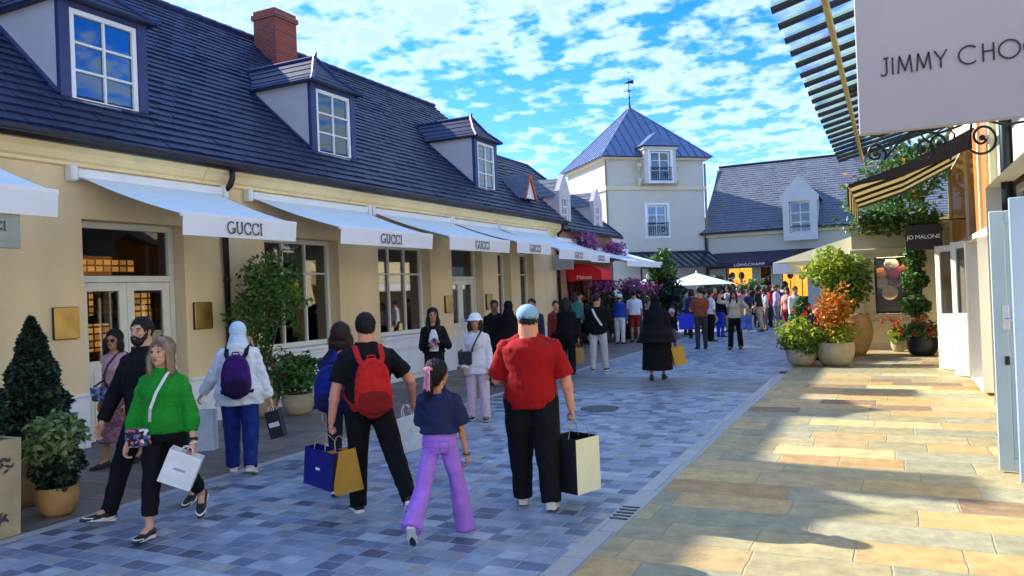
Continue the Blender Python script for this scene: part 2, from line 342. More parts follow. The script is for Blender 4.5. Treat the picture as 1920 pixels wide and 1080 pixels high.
def text_width(txt, size, gap=.1): return (sum(GL[c][0] for c in txt) + gap * (len(txt) - 1)) * size
def sans(txt, name, mt, parent, centre, dx, size, depth=.004, spacing=1.0, dz=(0, 0, 1)):
    cu = bpy.data.curves.new(name, 'FONT'); cu.body = txt; cu.size = size; cu.extrude = depth / 2; cu.align_x = 'CENTER'; cu.align_y = 'CENTER'; cu.space_character = spacing
    tmp = bpy.data.objects.new('tmp', cu); COL.objects.link(tmp); dg = bpy.context.evaluated_depsgraph_get(); me = tmp.evaluated_get(dg).to_mesh()
    dx = Vector(dx); dz = Vector(dz); nn = dx.cross(dz); b = MB()
    b.add([Vector(centre) + dx * v.co.x + dz * v.co.y + nn * v.co.z for v in me.vertices], [tuple(f.vertices) for f in me.polygons])
    bpy.data.objects.remove(tmp); bpy.data.curves.remove(cu)
    return b.build(name, mt, parent)
# ---- foliage
def leaves(mb, pts, size, asp=1.8, droop=.3, nrm=None):
    for i, p in enumerate(pts):
        p = Vector(p); s_ = size * random.uniform(.6, 1.3)
        d = Vector((random.gauss(0, 1), random.gauss(0, 1), random.gauss(0, .7) - droop)).normalized()
        q = d.cross(Vector((random.gauss(0, 1), random.gauss(0, 1), random.gauss(0, 1)))).normalized(); n_ = d.cross(q)
        a = d * s_ * asp * .5; c = q * s_ * .42
        mb.add([p - a, p - a * .1 + c + n_ * s_ * .1, p + a, p - a * .1 - c + n_ * s_ * .1], [(0, 1, 2), (0, 2, 3)])
    return mb
def crown_pts(c, r, n, clump=9, rough=.5, hollow=.45, seed=0, fn=None):
    rnd = random.Random(seed); out_ = []; c = Vector(c); off = Vector((seed * 3.7, seed * 1.3, 0)); tries = 0
    while len(out_) < n and tries < n * 14:
        tries += 1
        d = Vector((rnd.gauss(0, 1), rnd.gauss(0, 1), rnd.gauss(0, 1))).normalized(); k = (hollow + (1 - hollow) * rnd.random() ** .6)
        nz_ = noise.noise(d * 1.6 + off); k *= 1 + rough * nz_
        q = Vector((d.x * r[0] * k, d.y * r[1] * k, d.z * r[2] * k))
        if noise.noise(q * clump / max(r) + off) < -.12: continue
        out_.append(c + q)
    return out_
# ================================================================== palette
M_wall = mat('render_tan', (.80, .63, .37), .85, .09, 1.6, .25, 90, stretch=(1, 1, .35))
M_wallc = mat('render_cream', (.72, .62, .40), .8, .05, 1.5, .15, 80)
M_corn = mat('painted_cornice', (.84, .70, .40), .7, .06, 3)
M_white = mat('white_paint', (.78, .79, .78), .5, .04, 3, .05)
M_plinth = mat('plinth_paint', (.80, .83, .86), .55, .07, 2.5, .12, stretch=(1, 1, .5))
M_frame = mat('window_paint', (.74, .74, .66), .45, .04, 4)
M_navy = mat('navy_lead', (.028, .040, .13), .45, .2, 3)
M_black = mat('black_metal', (.012, .012, .014), .4, .2, 10)
M_iron = mat('wrought_iron', (.010, .010, .012), .45, .2, 20)
M_slate = slatemat('slate_navy', (.006, .012, .046), (.015, .026, .082), .3, 'Y', .137)
M_slate2 = slatemat('slate_grey', (.095, .11, .16), (.17, .185, .22), .3, 'X', .165)
M_zinc = mat('zinc_sheet', (.13, .19, .36), .42, .12, 2, metal=.45)
M_lilac = mat('dormer_render', (.54, .51, .52), .8, .06, 2, .15)
M_grey_r = mat('tower_render', (.62, .57, .47), .85, .05, .6, .2, 40)
M_tower_l = M_grey_r
M_brick = brickmat('chimney_brick')
M_pink = mat('brick_pink', (.42, .22, .17), .85, .2, 6, .3)
M_fab = mat('awning_white', (.74, .77, .82), .8, .03, 3)
M_fabt = mat('awning_canvas', (.74, .81, .80), .8, .03, 3)
M_text = mat('dark_lettering', (.05, .055, .06), .5, .1, 8)
M_wtext = mat('white_lettering', (.85, .85, .83), .5, .03, 8)
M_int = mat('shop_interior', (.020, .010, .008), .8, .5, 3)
M_shelf = mat('display_goods', (.12, .06, .03), .6, .8, 9)
M_lit, _t, _n, _l, _b = nmat('lit_display')     # lit shelves of goods: rows of glowing boxes with dark gaps
_tc = _n.new("ShaderNodeTexCoord"); _mp = _n.new("ShaderNodeMapping"); _mp.inputs['Rotation'].default_value = (0, R_(90), 0); _mp.inputs['Rotation'].default_value = (R_(90), 0, R_(90)); _l.new(_tc.outputs['Object'], _mp.inputs[0])
_sx = _n.new("ShaderNodeSeparateXYZ"); _l.new(_tc.outputs['Object'], _sx.inputs[0]); _cx = _n.new("ShaderNodeCombineXYZ"); _l.new(_sx.outputs[1], _cx.inputs[0]); _l.new(_sx.outputs[2], _cx.inputs[1])
_br = _n.new("ShaderNodeTexBrick"); _br.inputs['Scale'].default_value = 4; _br.inputs['Color1'].default_value = (1, .52, .12, 1); _br.inputs['Color2'].default_value = (.16, .05, .015, 1); _br.inputs['Mortar'].default_value = (.05, .02, .01, 1); _br.inputs['Mortar Size'].default_value = .06; _br.inputs['Bias'].default_value = -.35; _br.offset = 0; _br.inputs['Brick Width'].default_value = .55; _br.inputs['Row Height'].default_value = .42
_l.new(_cx.outputs[0], _br.inputs['Vector']); _l.new(_br.outputs[0], _b.inputs['Emission Color']); _l.new(_br.outputs[0], _b.inputs['Base Color']); _b.inputs['Emission Strength'].default_value = .35; MC['lit_display'] = M_lit
M_lit2 = mat('lit_window_display', (.8, .4, .1), .6, .4, 3, emit=(1, .42, .05), es=1.5)
M_glass = glassmat('shop_glass', (.62, .60, .58), .55)
M_glassb = glassmat('window_glass', (.35, .50, .65), 2.2)
M_brass = mat('brass_plate', (.42, .29, .09), .30, .25, 3, metal=.85)
M_rub = mat('mortar', (.3, .3, .3), .9)
M_pot = mat('pale_stone_pot', (.42, .35, .21), .75, .15, 5, .2, 30)
M_pott = mat('terracotta_pot', (.46, .27, .10), .7, .2, 4, .2, 30)
M_soil = mat('soil', (.03, .02, .015), .95, .3, 20, .6)
M_bark = mat('bark', (.09, .06, .04), .9, .3, 12, .6, 40)
# ================================================================== ground
g = MB().quad((-160, -60, -.004), (160, -60, -.004), (160, 260, -.004), (-160, 260, -.004)).build('ground', mat('far_ground', (.18, .18, .18), .9, .1, .3)); tag(g, kind='structure')
blue = [(.15, .21, .32), (.23, .32, .46), (.085, .13, .23), (.30, .37, .48), (.17, .24, .37), (.05, .07, .12), (.24, .31, .42), (.36, .43, .52), (.19, .26, .39), (.21, .25, .31), (.11, .16, .28), (.27, .34, .46), (.30, .31, .31)]
blue = [tuple((c * .88 + m_ * .12) * .85 + .15 * (sum(q) / 3) for c, m_ in zip(q, (.20, .26, .36))) for q in blue]
M_sett = paving('blue_setts', .20, .155, blue, (.36, .42, .50), .006, (.28, .55), .9, .03, .28, .5, .70, 7)
M_sett2 = paving('grey_setts', .32, .19, [(.14, .17, .19), (.18, .20, .22), (.20, .21, .20), (.12, .14, .17), (.22, .21, .18), (.16, .18, .21)], (.2, .23, .25), .008, (.4, .7), .6, .02, .22, .5, .4)
M_flag = paving('sandstone_flags', .95, .46, [(.43, .31, .13), (.34, .29, .15), (.47, .32, .13), (.28, .27, .17), (.40, .25, .10), (.38, .32, .17), (.24, .16, .09), (.31, .29, .19), (.50, .39, .18)], (.36, .31, .20), .007, (.45, .8), .9, .05, .4, .4, .85, 6)
M_slabs = paving('brown_slabs', .7, .45, [(.15, .13, .12), (.19, .165, .15), (.125, .115, .12), (.17, .15, .14), (.155, .135, .125)], (.07, .06, .055), .008, (.45, .7), .5, .03, .3, .4, .4)
M_kerb = paving('pale_kerb', .2, .62, [(.36, .38, .40), (.40, .42, .43), (.33, .35, .38), (.38, .39, .39)], (.2, .22, .25), .006, (.5, .7), .4, .01, .05, .4, .25)
def sheet(name, mt, x0, x1, y0, y1, z, lab=None):
    o = MB().quad((x0, y0, 0), (x1, y0, 0), (x1, y1, 0), (x0, y1, 0)).build(name, mt, flat_origin=False); o.location.z = z; tag(o, kind='structure'); return o
sheet('street', M_sett, -6.42, -2.12, -8, 13.45, .002); sheet('crossing_band', M_sett2, -6.42, -2.12, 13.45, 15.4, .002); sheet('street', M_sett, -6.42, -2.12, 15.4, 29, .002)
sheet('square', M_sett, -22, 9, 29, 60, .002)
sheet('pavement', M_slabs, -12, -6.56, -8, 29, .002); sheet('kerb', M_kerb, -6.56, -6.42, -8, 29, .004)
sheet('pavement', M_flag, -1.93, 4, -8, 29, .002)
kb = sheet('kerb', M_kerb, -2.12, -1.93, -8, 29, .004)
for yy in (6.1, 16.5):       # slotted drain covers let into the kerb line
    d = thing('drain_grate', 'slotted drain cover in the pale kerb line, ' + ('near one at the foot of the picture' if yy < 10 else 'far one beside the flower pots'), 'drain grate', (-2.03, yy, .006))
    b = MB()
    for i in range(5): b.box((-2.10, yy - .2 + i * .085, .006), (-1.95, yy - .2 + i * .085 + .03, .010))
    b.build('slot', M_black, d)
mh = MB().lathe((-4.1, 11.3, .003), [(.30, 0), (.30, .006), (.26, .010), (.0, .010)], 24).build('manhole_cover', mat('cast_iron', (.05, .055, .06), .5, .3, 30, .6)); tag(mh, 'dark round cast iron cover let into the blue street setts', 'manhole cover')
# ================================================================== left boutique
WX = -9.7
bld = thing('boutique_building', 'long tan boutique with steep navy slate roof, tall dormers and white shop awnings', 'building', (WX, 9, 0))
doors = [(6.79, 8.45, 'door'), (16.5, 18.1, 'door')]
wins = [(10.15, 12.15), (13.45, 15.5), (19.0, 19.8), (20.4, 21.4), (.3, 2.2), (3.6, 5.3)]
holes = [(a, b, 0.0, 3.07) for a, b, _ in doors] + [(a, b, .92, 3.0) for a, b in wins]
wm = MB(); wall(wm, 'X', WX, -6, 23.5, 0, 3.78, holes, .36)
wm.quad((WX, 23.5, 0), (WX - 9.4, 23.5, 0), (WX - 9.4, 23.5, 4.1), (WX - 4.7, 23.5, 8.55), (WX, 23.5, 4.1))
wm.quad((WX, -6, 0), (WX - 9.4, -6, 0), (WX - 9.4, -6, 4.1), (WX - 4.7, -6, 8.55), (WX, -6, 4.1))
wm.quad((WX - 9.4, -6, 0), (WX - 9.4, 23.5, 0), (WX - 9.4, 23.5, 4.1), (WX - 9.4, -6, 4.1))
wm.build('wall', M_wall, bld)
b = MB()
sx = sorted([h for h in holes if h[2] == 0]); y = -6
for h in sx + [(23.5, 23.5, 0, 0)]:
    if h[0] > y: b.bbox((WX, y, 0), (WX + .045, h[0], .68), .01); b.bbox((WX, y, .68), (WX + .06, h[0], .73), .01)
    y = h[1]
b.build('plinth', M_plinth, bld)
b = MB()     # moulded cornice under the gutter, in lengths
y = -6
for y2 in [-6 + 3.7 * i for i in range(1, 8)] + [23.5]:
    if y2 - y < .3: continue
    prof = [(0, 3.74), (.05, 3.76), (.05, 3.80), (.09, 3.83), (.14, 3.92), (.22, 3.99), (.24, 4.03), (0, 4.03)]
    k = len(prof); vs = [(WX + p, yy, z) for yy in (y + .006, y2 - .006) for p, z in prof]
    b.add(vs, [(i, (i + 1) % k, (i + 1) % k + k, i + k) for i in range(k)] + [tuple(range(k)), tuple(reversed(range(k, 2 * k)))]); y = y2
b.build('cornice', M_corn, bld)
b = MB(); pr = [(.16, 4.10), (.17, 4.03), (.22, 3.985), (.30, 3.985), (.35, 4.03), (.36, 4.10)]
k = len(pr); b.add([(WX + p, yy, z) for yy in (-6.1, 23.55) for p, z in pr], [(i, i + 1, i + 1 + k, i + k) for i in range(k - 1)] + [tuple(range(k)), tuple(reversed(range(k, 2 * k)))])
b.build('gutter', M_black, bld)
def downpipe(px, py, ztop, parent):
    b = MB(); b.tube([(px + .27, py, ztop), (px + .27, py, ztop - .13), (px + .22, py, ztop - .24), (px + .10, py, ztop - .33), (px + .07, py, ztop - .42), (px + .07, py, .06)], .048, 10)
    for z in (3.3, 2.2, 1.1): b.tube([(px + .07, py, z), (px + .07, py, z + .06)], .060, 10)
    return b.build('downpipe', M_black, parent, smooth=True)
downpipe(WX, 9.22, 4.0, bld); downpipe(WX, 23.2, 4.0, bld)
SLP = .905; EX, EZ = -9.36, 4.04
def zr(x): return EZ + SLP * (EX - x)
rm = MB(); courses(rm, (EX, -6.2, EZ), (EX, 23.6, EZ), (-14.4, 23.6, zr(-14.4)), (-14.4, -6.2, zr(-14.4)), 33, .032, .30)
rm.quad((-14.4, -6.2, zr(-14.4)), (-14.4, 23.6, zr(-14.4)), (-19.2, 23.6, 4.1), (-19.2, -6.2, 4.1))
roof = rm.build('roof', M_slate, bld)
b = MB()
for i in range(66): b.rings([(Vector((-14.4, -6.2 + i * .452, zr(-14.4) + .0)), Vector((.13, 0, 0)), Vector((0, 0, .075))), (Vector((-14.4, -6.2 + i * .452 + .44, zr(-14.4) + .012)), Vector((.13, 0, 0)), Vector((0, 0, .075)))], 8)
b.build('ridge_tile', M_navy, roof)
def chimney(y, z1=9.75, w_=.45, parent=roof):
    b = MB(); b.box((-14.0, y - w_, 7.4), (-13.3, y + w_, z1 - .22)); b.box((-14.04, y - w_ - .04, z1 - .22), (-13.26, y + w_ + .04, z1 - .10)); b.box((-14.0, y - w_, z1 - .10), (-13.3, y + w_, z1))
    b.build('chimney', M_brick, parent)
chimney(14.95, 9.08, .38, bld); chimney(8.9, 9.3, .46, bld)
def glazing(yc0, yc1, z0, z1, x, parent, cols, rows, name='window', w_=.07, glass=M_glassb, fm=M_white, back=.12, tt=.07, interior=M_int):
    b = MB(); frame(b, 'X', x, yc0, yc1, z0, z1, w_, tt, cols, rows, .035); o = b.build(name, fm, parent); pane('X', x - .012, yc0 + w_ * .6, yc1 - w_ * .6, z0 + w_ * .6, z1 - w_ * .6, glass, o)
    return o
def dormer(y0, y1, xf=-10.25, zb=4.72, zt=6.22, zapex=6.92, parent=bld, ov=.14):
    """wide dormer: pale cheeks, navy corner boards, flared hipped slate roof"""
    yc = (y0 + y1) / 2; xb = EX - (zt - EZ) / SLP; b = MB()
    for yy, s in ((y0, -1), (y1, 1)):
        pass
    cw = .13
    for s, yy in ((1, y0), (-1, y1)): b.bbox((xf - .05, yy - .035 * s, zr(xf) - .02), (xf + .045, yy + cw * s, zt + .0), .01)
    b.bbox((xf - .05, y0 + cw, zt - .10), (xf + .04, y1 - cw, zt), .01)
    # raking flashing along the foot of each cheek
    for yy, s in ((y0, -1), (y1, 1)): b.beam((xf + .03, yy + .05 * s, zr(xf) + .03), (xb, yy + .05 * s, zt + .03), .12, .03, up=(0, 0, 1))
    d = b.build('dormer', M_navy, parent)
    for yy, s in ((y0, -1), (y1, 1)): MB().slab([(xf, yy, zr(xf)), (xf, yy, zt), (xb, yy, zt)], .03 * s).build('cheek', M_lilac, d)
    glazing(y0 + cw + .003, y1 - cw - .003, zb + .06, zt - .103, xf - .01, d, 2, 3, 'dormer_window', .075)
    b = MB(); b.box((xf - .25, y0 + cw, zb), (xf - .20, y1 - cw, zt)); b.build('dark_backing', mat('room_dark', (.03, .05, .10), .8), d)  # dark sheet standing in for the unlit room
    b = MB(); b.bbox((xf - .02, y0 + .1, zb - .02), (xf + .09, y1 - .1, zb + .055), .012); b.slab([(xf + .10, y0 + .02, zr(xf + .10) + .035), (xf + .10, y1 - .02, zr(xf + .10) + .035), (xf - .03, y1 - .1, zb + .01), (xf - .03, y0 + .1, zb + .01)], .02); b.build('dormer_sill', M_lilac, d)
    # roof
    b = MB(); hw = (y1 - y0) / 2 + ov; xr0 = xf - .42; xe = xf + ov + .04; ze = zt - .02; zm = ze + (zapex - ze) * .38; xbe = EX - (ze - EZ) / SLP; xbr = EX - (zapex - EZ) / SLP; xbm = EX - (zm - EZ) / SLP
    hm = hw * .50; xm = xe - (xe - xr0) * .5
    for s in (-1, 1):
        courses(b, (xe, yc + s * hw, ze), (xbe, yc + s * hw, ze), (xbm, yc + s * hm, zm), (xm, yc + s * hm, zm), 2, .018)
        courses(b, (xm, yc + s * hm, zm), (xbm, yc + s * hm, zm), (xbr, yc, zapex), (xr0, yc, zapex), 3, .018)
    courses(b, (xe, yc - hw, ze), (xe, yc + hw, ze), (xm, yc + hm, zm), (xm, yc - hm, zm), 2, .018)
    b.add([(xm + .01, yc - hm, zm), (xm + .01, yc + hm, zm), (xr0, yc, zapex + .01)], [(0, 1, 2)])
    b.slab([(xe, yc - hw, ze - .005), (xe, yc + hw, ze - .005), (xbe, yc + hw, ze - .005), (xbe, yc - hw, ze - .005)], -.05)
    b.build('dormer_roof', M_slate, d)
    b = MB()
    for s in (-1, 1): b.tube([(xe, yc + s * hw, ze + .02), (xm, yc + s * hm, zm + .025), (xr0, yc, zapex + .03)], .04, 6)
    b.tube([(xr0, yc, zapex + .02), (xbr, yc, zapex + .02)], .045, 6); b.tube([(xr0, yc, zapex), (xr0 + .05, yc, zapex + .13)], [.05, .02], 6); b.build('dormer_ridge', M_navy, d)
dormer(6.95, 8.30); dormer(12.15, 13.50); dormer(18.9, 20.2)
# interior shell
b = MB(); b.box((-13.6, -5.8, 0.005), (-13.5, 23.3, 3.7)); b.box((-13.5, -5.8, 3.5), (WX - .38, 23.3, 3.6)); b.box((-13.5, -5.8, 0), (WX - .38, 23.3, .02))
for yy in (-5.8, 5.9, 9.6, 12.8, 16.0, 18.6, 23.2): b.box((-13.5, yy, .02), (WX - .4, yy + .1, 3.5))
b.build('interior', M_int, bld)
gb = MB(); rr = random.Random(5)
for (a, c_) in [(a, c_) for a, c_, _ in doors] + wins:
    for z in (.9, 1.35, 1.8, 2.25):
        gb.box((-12.4, a + .05, z - .03), (-11.9, c_ + 1.2, z)); yy = a + .1
        while yy < c_ + 1.1:
            w_ = rr.uniform(.1, .3); gb.box((-12.3, yy, z), (-11.95, yy + w_, z + rr.uniform(.12, .3))); yy += w_ + rr.uniform(.05, .3)
gb.build('display_shelf', M_shelf, bld)
for (y0, y1, z0, z1, x) in [(7.55, 8.0, 1.75, 2.2, -11.2), (7.5, 8.05, 1.2, 1.62, -10.9), (8.75, 9.2, 1.2, 2.1, -11.4), (7.3, 8.6, 2.42, 2.62, -11.0), (11.4, 11.7, 2.2, 2.6, -11.3), (14.6, 14.9, 1.3, 1.6, -11.2), (17.6, 18.2, 1.2, 1.7, -11.5)]: MB().bbox((x, y0, z0), (x - .1, y1, z1), .02).build('lit_display_case', M_lit, bld)
def shop_window(a, c_, cols=2):
    x = WX - .27
    b = MB(); frame(b, 'X', x, a + .004, c_ - .004, 1.0, 2.996, .085, .09, cols, 1, .035, rowz=[2.36]); o = b.build('window', M_frame, bld)
    pane('X', x - .02, a + .06, c_ - .06, 1.06, 2.95, M_glass, o)
    b = MB(); b.bbox((x - .02, a + .004, .925), (WX + .09, c_ - .004, .995), .012); b.bbox((WX + .045, a - .08, .86), (WX + .075, c_ + .08, .92), .01); b.build('sill', M_plinth, o)
    b = MB(); b.bbox((WX + .045, a - .04, .735), (WX + .058, c_ + .04, .86), .005)
    b.bbox((WX + .06, a + .05, .12), (WX + .075, c_ - .05, .60), .01); b.build('panel', M_plinth, o)
for (a, c_) in wins: shop_window(a, c_, 3 if c_ - a > 1.5 else 2)
def shop_door(a, c_):
    x = WX - .27; b = MB(); z1 = 3.066; ym = (a + c_) / 2
    frame(b, 'X', x, a + .004, c_ - .004, 2.22, z1, .09, .10, 1, 1)
    b.bbox((x - .05, a + .004, .0), (x + .05, a + .09, 2.22), .006); b.bbox((x - .05, c_ - .09, 0), (x + .05, c_ - .004, 2.22), .006)
    o = b.build('door_frame', M_frame, bld); pane('X', x - .02, a + .06, c_ - .06, 2.28, z1 - .06, M_glass, o)
    for y0, y1 in ((a + .093, ym - .003), (ym + .003, c_ - .093)):
        b = MB(); frame(b, 'X', x, y0, y1, .01, 2.215, .12, .06); b.bbox((x - .03, y0 + .12, .13), (x + .03, y1 - .12, 1.12), .008); b.bbox((x + .03, y0 + .17, .25), (x + .045, y1 - .17, 1.0), .008)
        b.tube([(x + .035, (y1 - .06 if y1 < ym else y0 + .06), .95), (x + .09, (y1 - .06 if y1 < ym else y0 + .06), .97), (x + .09, (y1 - .06 if y1 < ym else y0 + .06), 1.2), (x + .035, (y1 - .06 if y1 < ym else y0 + .06), 1.22)], .012, 6)
        dr = b.build('door', M_frame, bld); pane('X', x - .005, y0 + .10, y1 - .10, 1.12, 2.11, M_glass, dr)
for a, c_, _ in doors: shop_door(a, c_)
# brass plaques, things screwed on the wall
for yy, zz_, t_ in ((6.5, 1.68, 'left of the first shop door behind the cone shrub'), (8.74, 1.68, 'between the first shop door and the black downpipe'), (16.24, 1.62, 'left of the second shop door'), (18.36, 1.62, 'right of the second shop door')):
    p = thing('wall_plaque', 'square brass wall plaque ' + t_, 'plaque', (WX, yy, zz_), group='brass plaques on the boutique wall')
    MB().bbox((WX + .003, yy - .17, zz_ - .21), (WX + .04, yy + .17, zz_ + .21), .006).build('back_box', M_black, p); MB().bbox((WX + .042, yy - .165, zz_ - .205), (WX + .055, yy + .175, zz_ + .205), .004).build('plate', M_brass, p)
# retractable awnings
def awning(y0, y1, label, xf=-8.0, zf=3.02, zb_=3.60, txt='GUcci', val=.28, wx=WX, back0=None, fm=M_fabt, group='white awnings over the boutique windows', ts=.155):
    yb0 = (back0 if back0 is not None else y0 - .26)
    o = thing('shop_awning', label, 'awning', (wx, (y0 + y1) / 2, zf - val), group=group)
    b = MB(); b.bbox((wx + .002, yb0, zb_ - .02), (wx + .14, y1 + .15, zb_ + .12), .02); b.bbox((wx + .003, yb0 - .10, zb_ - .06), (wx + .16, yb0 - .004, zb_ + .16), .02); b.bbox((wx + .003, y1 + .154, zb_ - .06), (wx + .16, y1 + .25, zb_ + .16), .02)
    b.build('cassette', M_white, o)
    b = MB(); n = 6   # canvas with a slight sag
    P = [(wx + .10 + (xf - wx - .10) * i / n, zb_ + .02 + (zf - zb_ - .02) * i / n - .035 * math.sin(math.pi * i / n)) for i in range(n + 1)]
    for i in range(n): b.slab([(P[i][0], y0 - .22 * (1 - i / n), P[i][1]), (P[i + 1][0], y0 - .22 * (1 - (i + 1) / n), P[i + 1][1]), (P[i + 1][0], y1, P[i + 1][1]), (P[i][0], y1, P[i][1])], .006)
    b.build('canopy', fm, o)
    b = MB(); b.bbox((xf, y0 - .02, zf - .05), (xf + .05, y1 + .02, zf + .015), .012); b.build('front_bar', M_white, o)
    b = MB(); nn_ = 14
    for i in range(nn_):
        f0 = y0 + (y1 - y0) * i / nn_; f1 = y0 + (y1 - y0) * (i + 1) / nn_; g0 = .006 * math.sin(i * 1.3); g1 = .006 * math.sin((i + 1) * 1.3)
        b.slab([(xf + .03 + g0, f0, zf - val), (xf + .03 + g1, f1, zf - val), (xf + .052, f1, zf - .02), (xf + .052, f0, zf - .02)], .004)
    v = b.build('valance', M_fab, o)
    if txt:
        tw = text_width(txt, ts, .16); b = MB(); stroke_text(b, txt, (xf + .062, (y0 + y1) / 2 - tw / 2, zf - val + .055), (0, 1, 0), (0, 0, 1), ts, .13, .003, .16, nrm=Vector((1, 0, 0))); b.build('lettering', M_text, v)
    for s, ya in ((1, y0 + .12), (-1, y1 - .12)):
        b = MB(); el = (wx + (xf - wx) * .48, ya + s * .55, (zb_ + zf) / 2 - .09)
        b.beam((wx + .12, ya, zb_ - .04), el, .05, .035); b.beam(el, (xf - .01, ya + s * .12, zf - .06), .045, .03); b.ell(el, (.035, .035, .03), None, 8, 5); b.build('arm', M_frame, o)
    return o
awning(2.6, 5.31, 'white shop awning cut by the left edge of the picture, nearest of the row', zf=3.13, zb_=3.75)
awning(6.93, 9.0, 'white boutique awning over the first shop door, black downpipe behind its right end')
awning(10.05, 12.85, 'white boutique awning over the window with the green climber, second complete one', zf=3.03)
awning(13.5, 16.25, 'white boutique awning above the three-pane window right of the red backpack, third complete one', zf=3.05)
awning(16.65, 18.7, 'white boutique awning over the second shop door, fourth complete one', zf=3.07)
awning(19.25, 22.1, 'white boutique awning over the last two narrow windows of the tan wall', zf=2.98)
hs_ = thing('hanging_sign', 'grey green projecting sign partly hidden by the nearest awning', 'sign', (-8.35, 4.6, 2.5))
MB().bbox((-8.0, 4.5, 2.5), (-8.04, 4.93, 2.85), .006).build('board', mat('sage_board', (.30, .34, .30), .6), hs_)
b = MB(); stroke_text(b, 'Gcci', (-7.995, 4.5, 2.68), (0, 1, 0), (0, 0, 1), .09, .13, .003, .14, nrm=Vector((1, 0, 0))); b.build('lettering', M_text, hs_)
b = MB(); b.tube([(WX, 4.72, 2.93), (-8.0, 4.72, 2.93)], .015, 6); b.tube([(-8.02, 4.6, 2.93), (-8.02, 4.6, 2.84)], .006, 5); b.tube([(-8.02, 4.85, 2.93), (-8.02, 4.85, 2.84)], .006, 5); b.build('bracket', M_iron, hs_)
# ================================================================== second (lower) boutique on the left
b2 = thing('brick_boutique', 'lower pink brick shop with navy slate roof and two narrow gabled dormers', 'building', (WX, 26, 0))
E2Z = 3.84; E2S = .92
def zr2(x): return E2Z + E2S * (EX - x)
hb = [(24.0, 26.0, .3, 2.55), (26.5, 28.4, .3, 2.55)]
b = MB(); wall(b, 'X', WX, 23.52, 28.9, 0, 3.8, hb, .3); b.quad((WX, 28.9, 0), (WX - 6, 28.9, 0), (WX - 6, 28.9, 3.8), (WX, 28.9, 3.8)); b.build('wall', M_pink, b2)
for h in hb:
    bb = MB(); frame(bb, 'X', WX - .2, h[0], h[1], h[2], h[3], .07, .08, 3, 1, .03, rowz=[2.0]); o = bb.build('window', M_black, b2); pane('X', WX - .21, h[0] + .05, h[1] - .05, h[2] + .05, h[3] - .05, M_glass, o)
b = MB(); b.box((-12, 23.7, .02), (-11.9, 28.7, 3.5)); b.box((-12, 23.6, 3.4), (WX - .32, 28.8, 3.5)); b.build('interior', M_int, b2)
b = MB(); b.box((-11.2, 24.3, .9), (-11.1, 25.3, 2.0)); b.box((-11.2, 26.9, .9), (-11.1, 27.7, 1.9)); b.build('lit_display_case', mat('lit_pink', (.6, .25, .25), .6, .5, 7, emit=(1, .35, .25), es=.25), b2)
b = MB(); xr2 = -12.5; courses(b, (EX, 23.62, E2Z), (EX, 29.1, E2Z), (xr2, 27.3, zr2(xr2)), (xr2, 23.62, zr2(xr2)), 20, .028, .3, 2)
courses(b, (EX, 29.1, E2Z), (-15.6, 29.1, E2Z), (xr2, 27.3, zr2(xr2)), (xr2, 27.3, zr2(xr2)), 24, .022)
rf2 = b.build('roof', M_slate, b2)
b = MB(); b.box((EX - .06, 23.6, E2Z - .09), (EX + .05, 29.15, E2Z - .005)); b.build('gutter', M_black, b2)
b = MB(); b.tube([(EX, 29.1, E2Z + .03), (xr2, 27.3, zr2(xr2) + .03)], .05, 6); b.tube([(xr2, 23.6, zr2(xr2) + .03), (xr2, 27.3, zr2(xr2) + .03)], .05, 6); b.build('ridge_tile', M_navy, rf2)
def gable_dormer(y0, y1, xf, zb, zt, zp, parent, wall_m, zfun=zr2):
    yc = (y0 + y1) / 2; b = MB(); th_ = .16
    # front: pointed gable parapet around a narrow window
    wy0, wy1, wz0, wz1 = yc - (y1 - y0) * .27, yc + (y1 - y0) * .27, zb + .12, zt - .02
    for q in ([(y0, zb), (wy0, zb), (wy0, wz1), (y0, wz1)], [(wy1, zb), (y1, zb), (y1, wz1), (wy1, wz1)], [(wy0, zb), (wy1, zb), (wy1, wz0), (wy0, wz0)], [(y0, wz1), (y1, wz1), (y1, zt + .15), (yc + .05, zp), (yc - .05, zp), (y0, zt + .15)]):
        b.slab([(xf, a, z) for a, z in q], th_)
    for yy, s in ((y0, 1), (y1, -1)):
        xb = EX - (zt - E2Z) / E2S
        b.slab([(xf - .1, yy + .02 * s, zfun(xf - .1)), (xf - .1, yy + .02 * s, zt), (xb, yy + .02 * s, zt)], .03)
    d = b.build('dormer', wall_m, parent)
    glazing(wy0, wy1, wz0, wz1, xf - .06, d, 2, 3, 'dormer_window', .05)
    b = MB(); xa = EX - (zp - .15 - E2Z) / E2S; xb = EX - (zt - E2Z) / E2S
    for s in (-1, 1): courses(b, (xf - th_ - .01, yc + s * ((y1 - y0) / 2 + .08), zt - .03), (xb, yc + s * ((y1 - y0) / 2 + .08), zt - .03), (xa, yc, zp - .12), (xf - th_ - .01, yc, zp - .12), 4, .015)
    b.build('dormer_roof', M_slate2, d)
gable_dormer(22.75 + .95, 23.75 + .95, -9.72, 3.95, 5.0, 5.75, b2, M_lilac); gable_dormer(27.0, 27.95, -9.72, 3.95, 4.95, 5.6, b2, M_lilac)
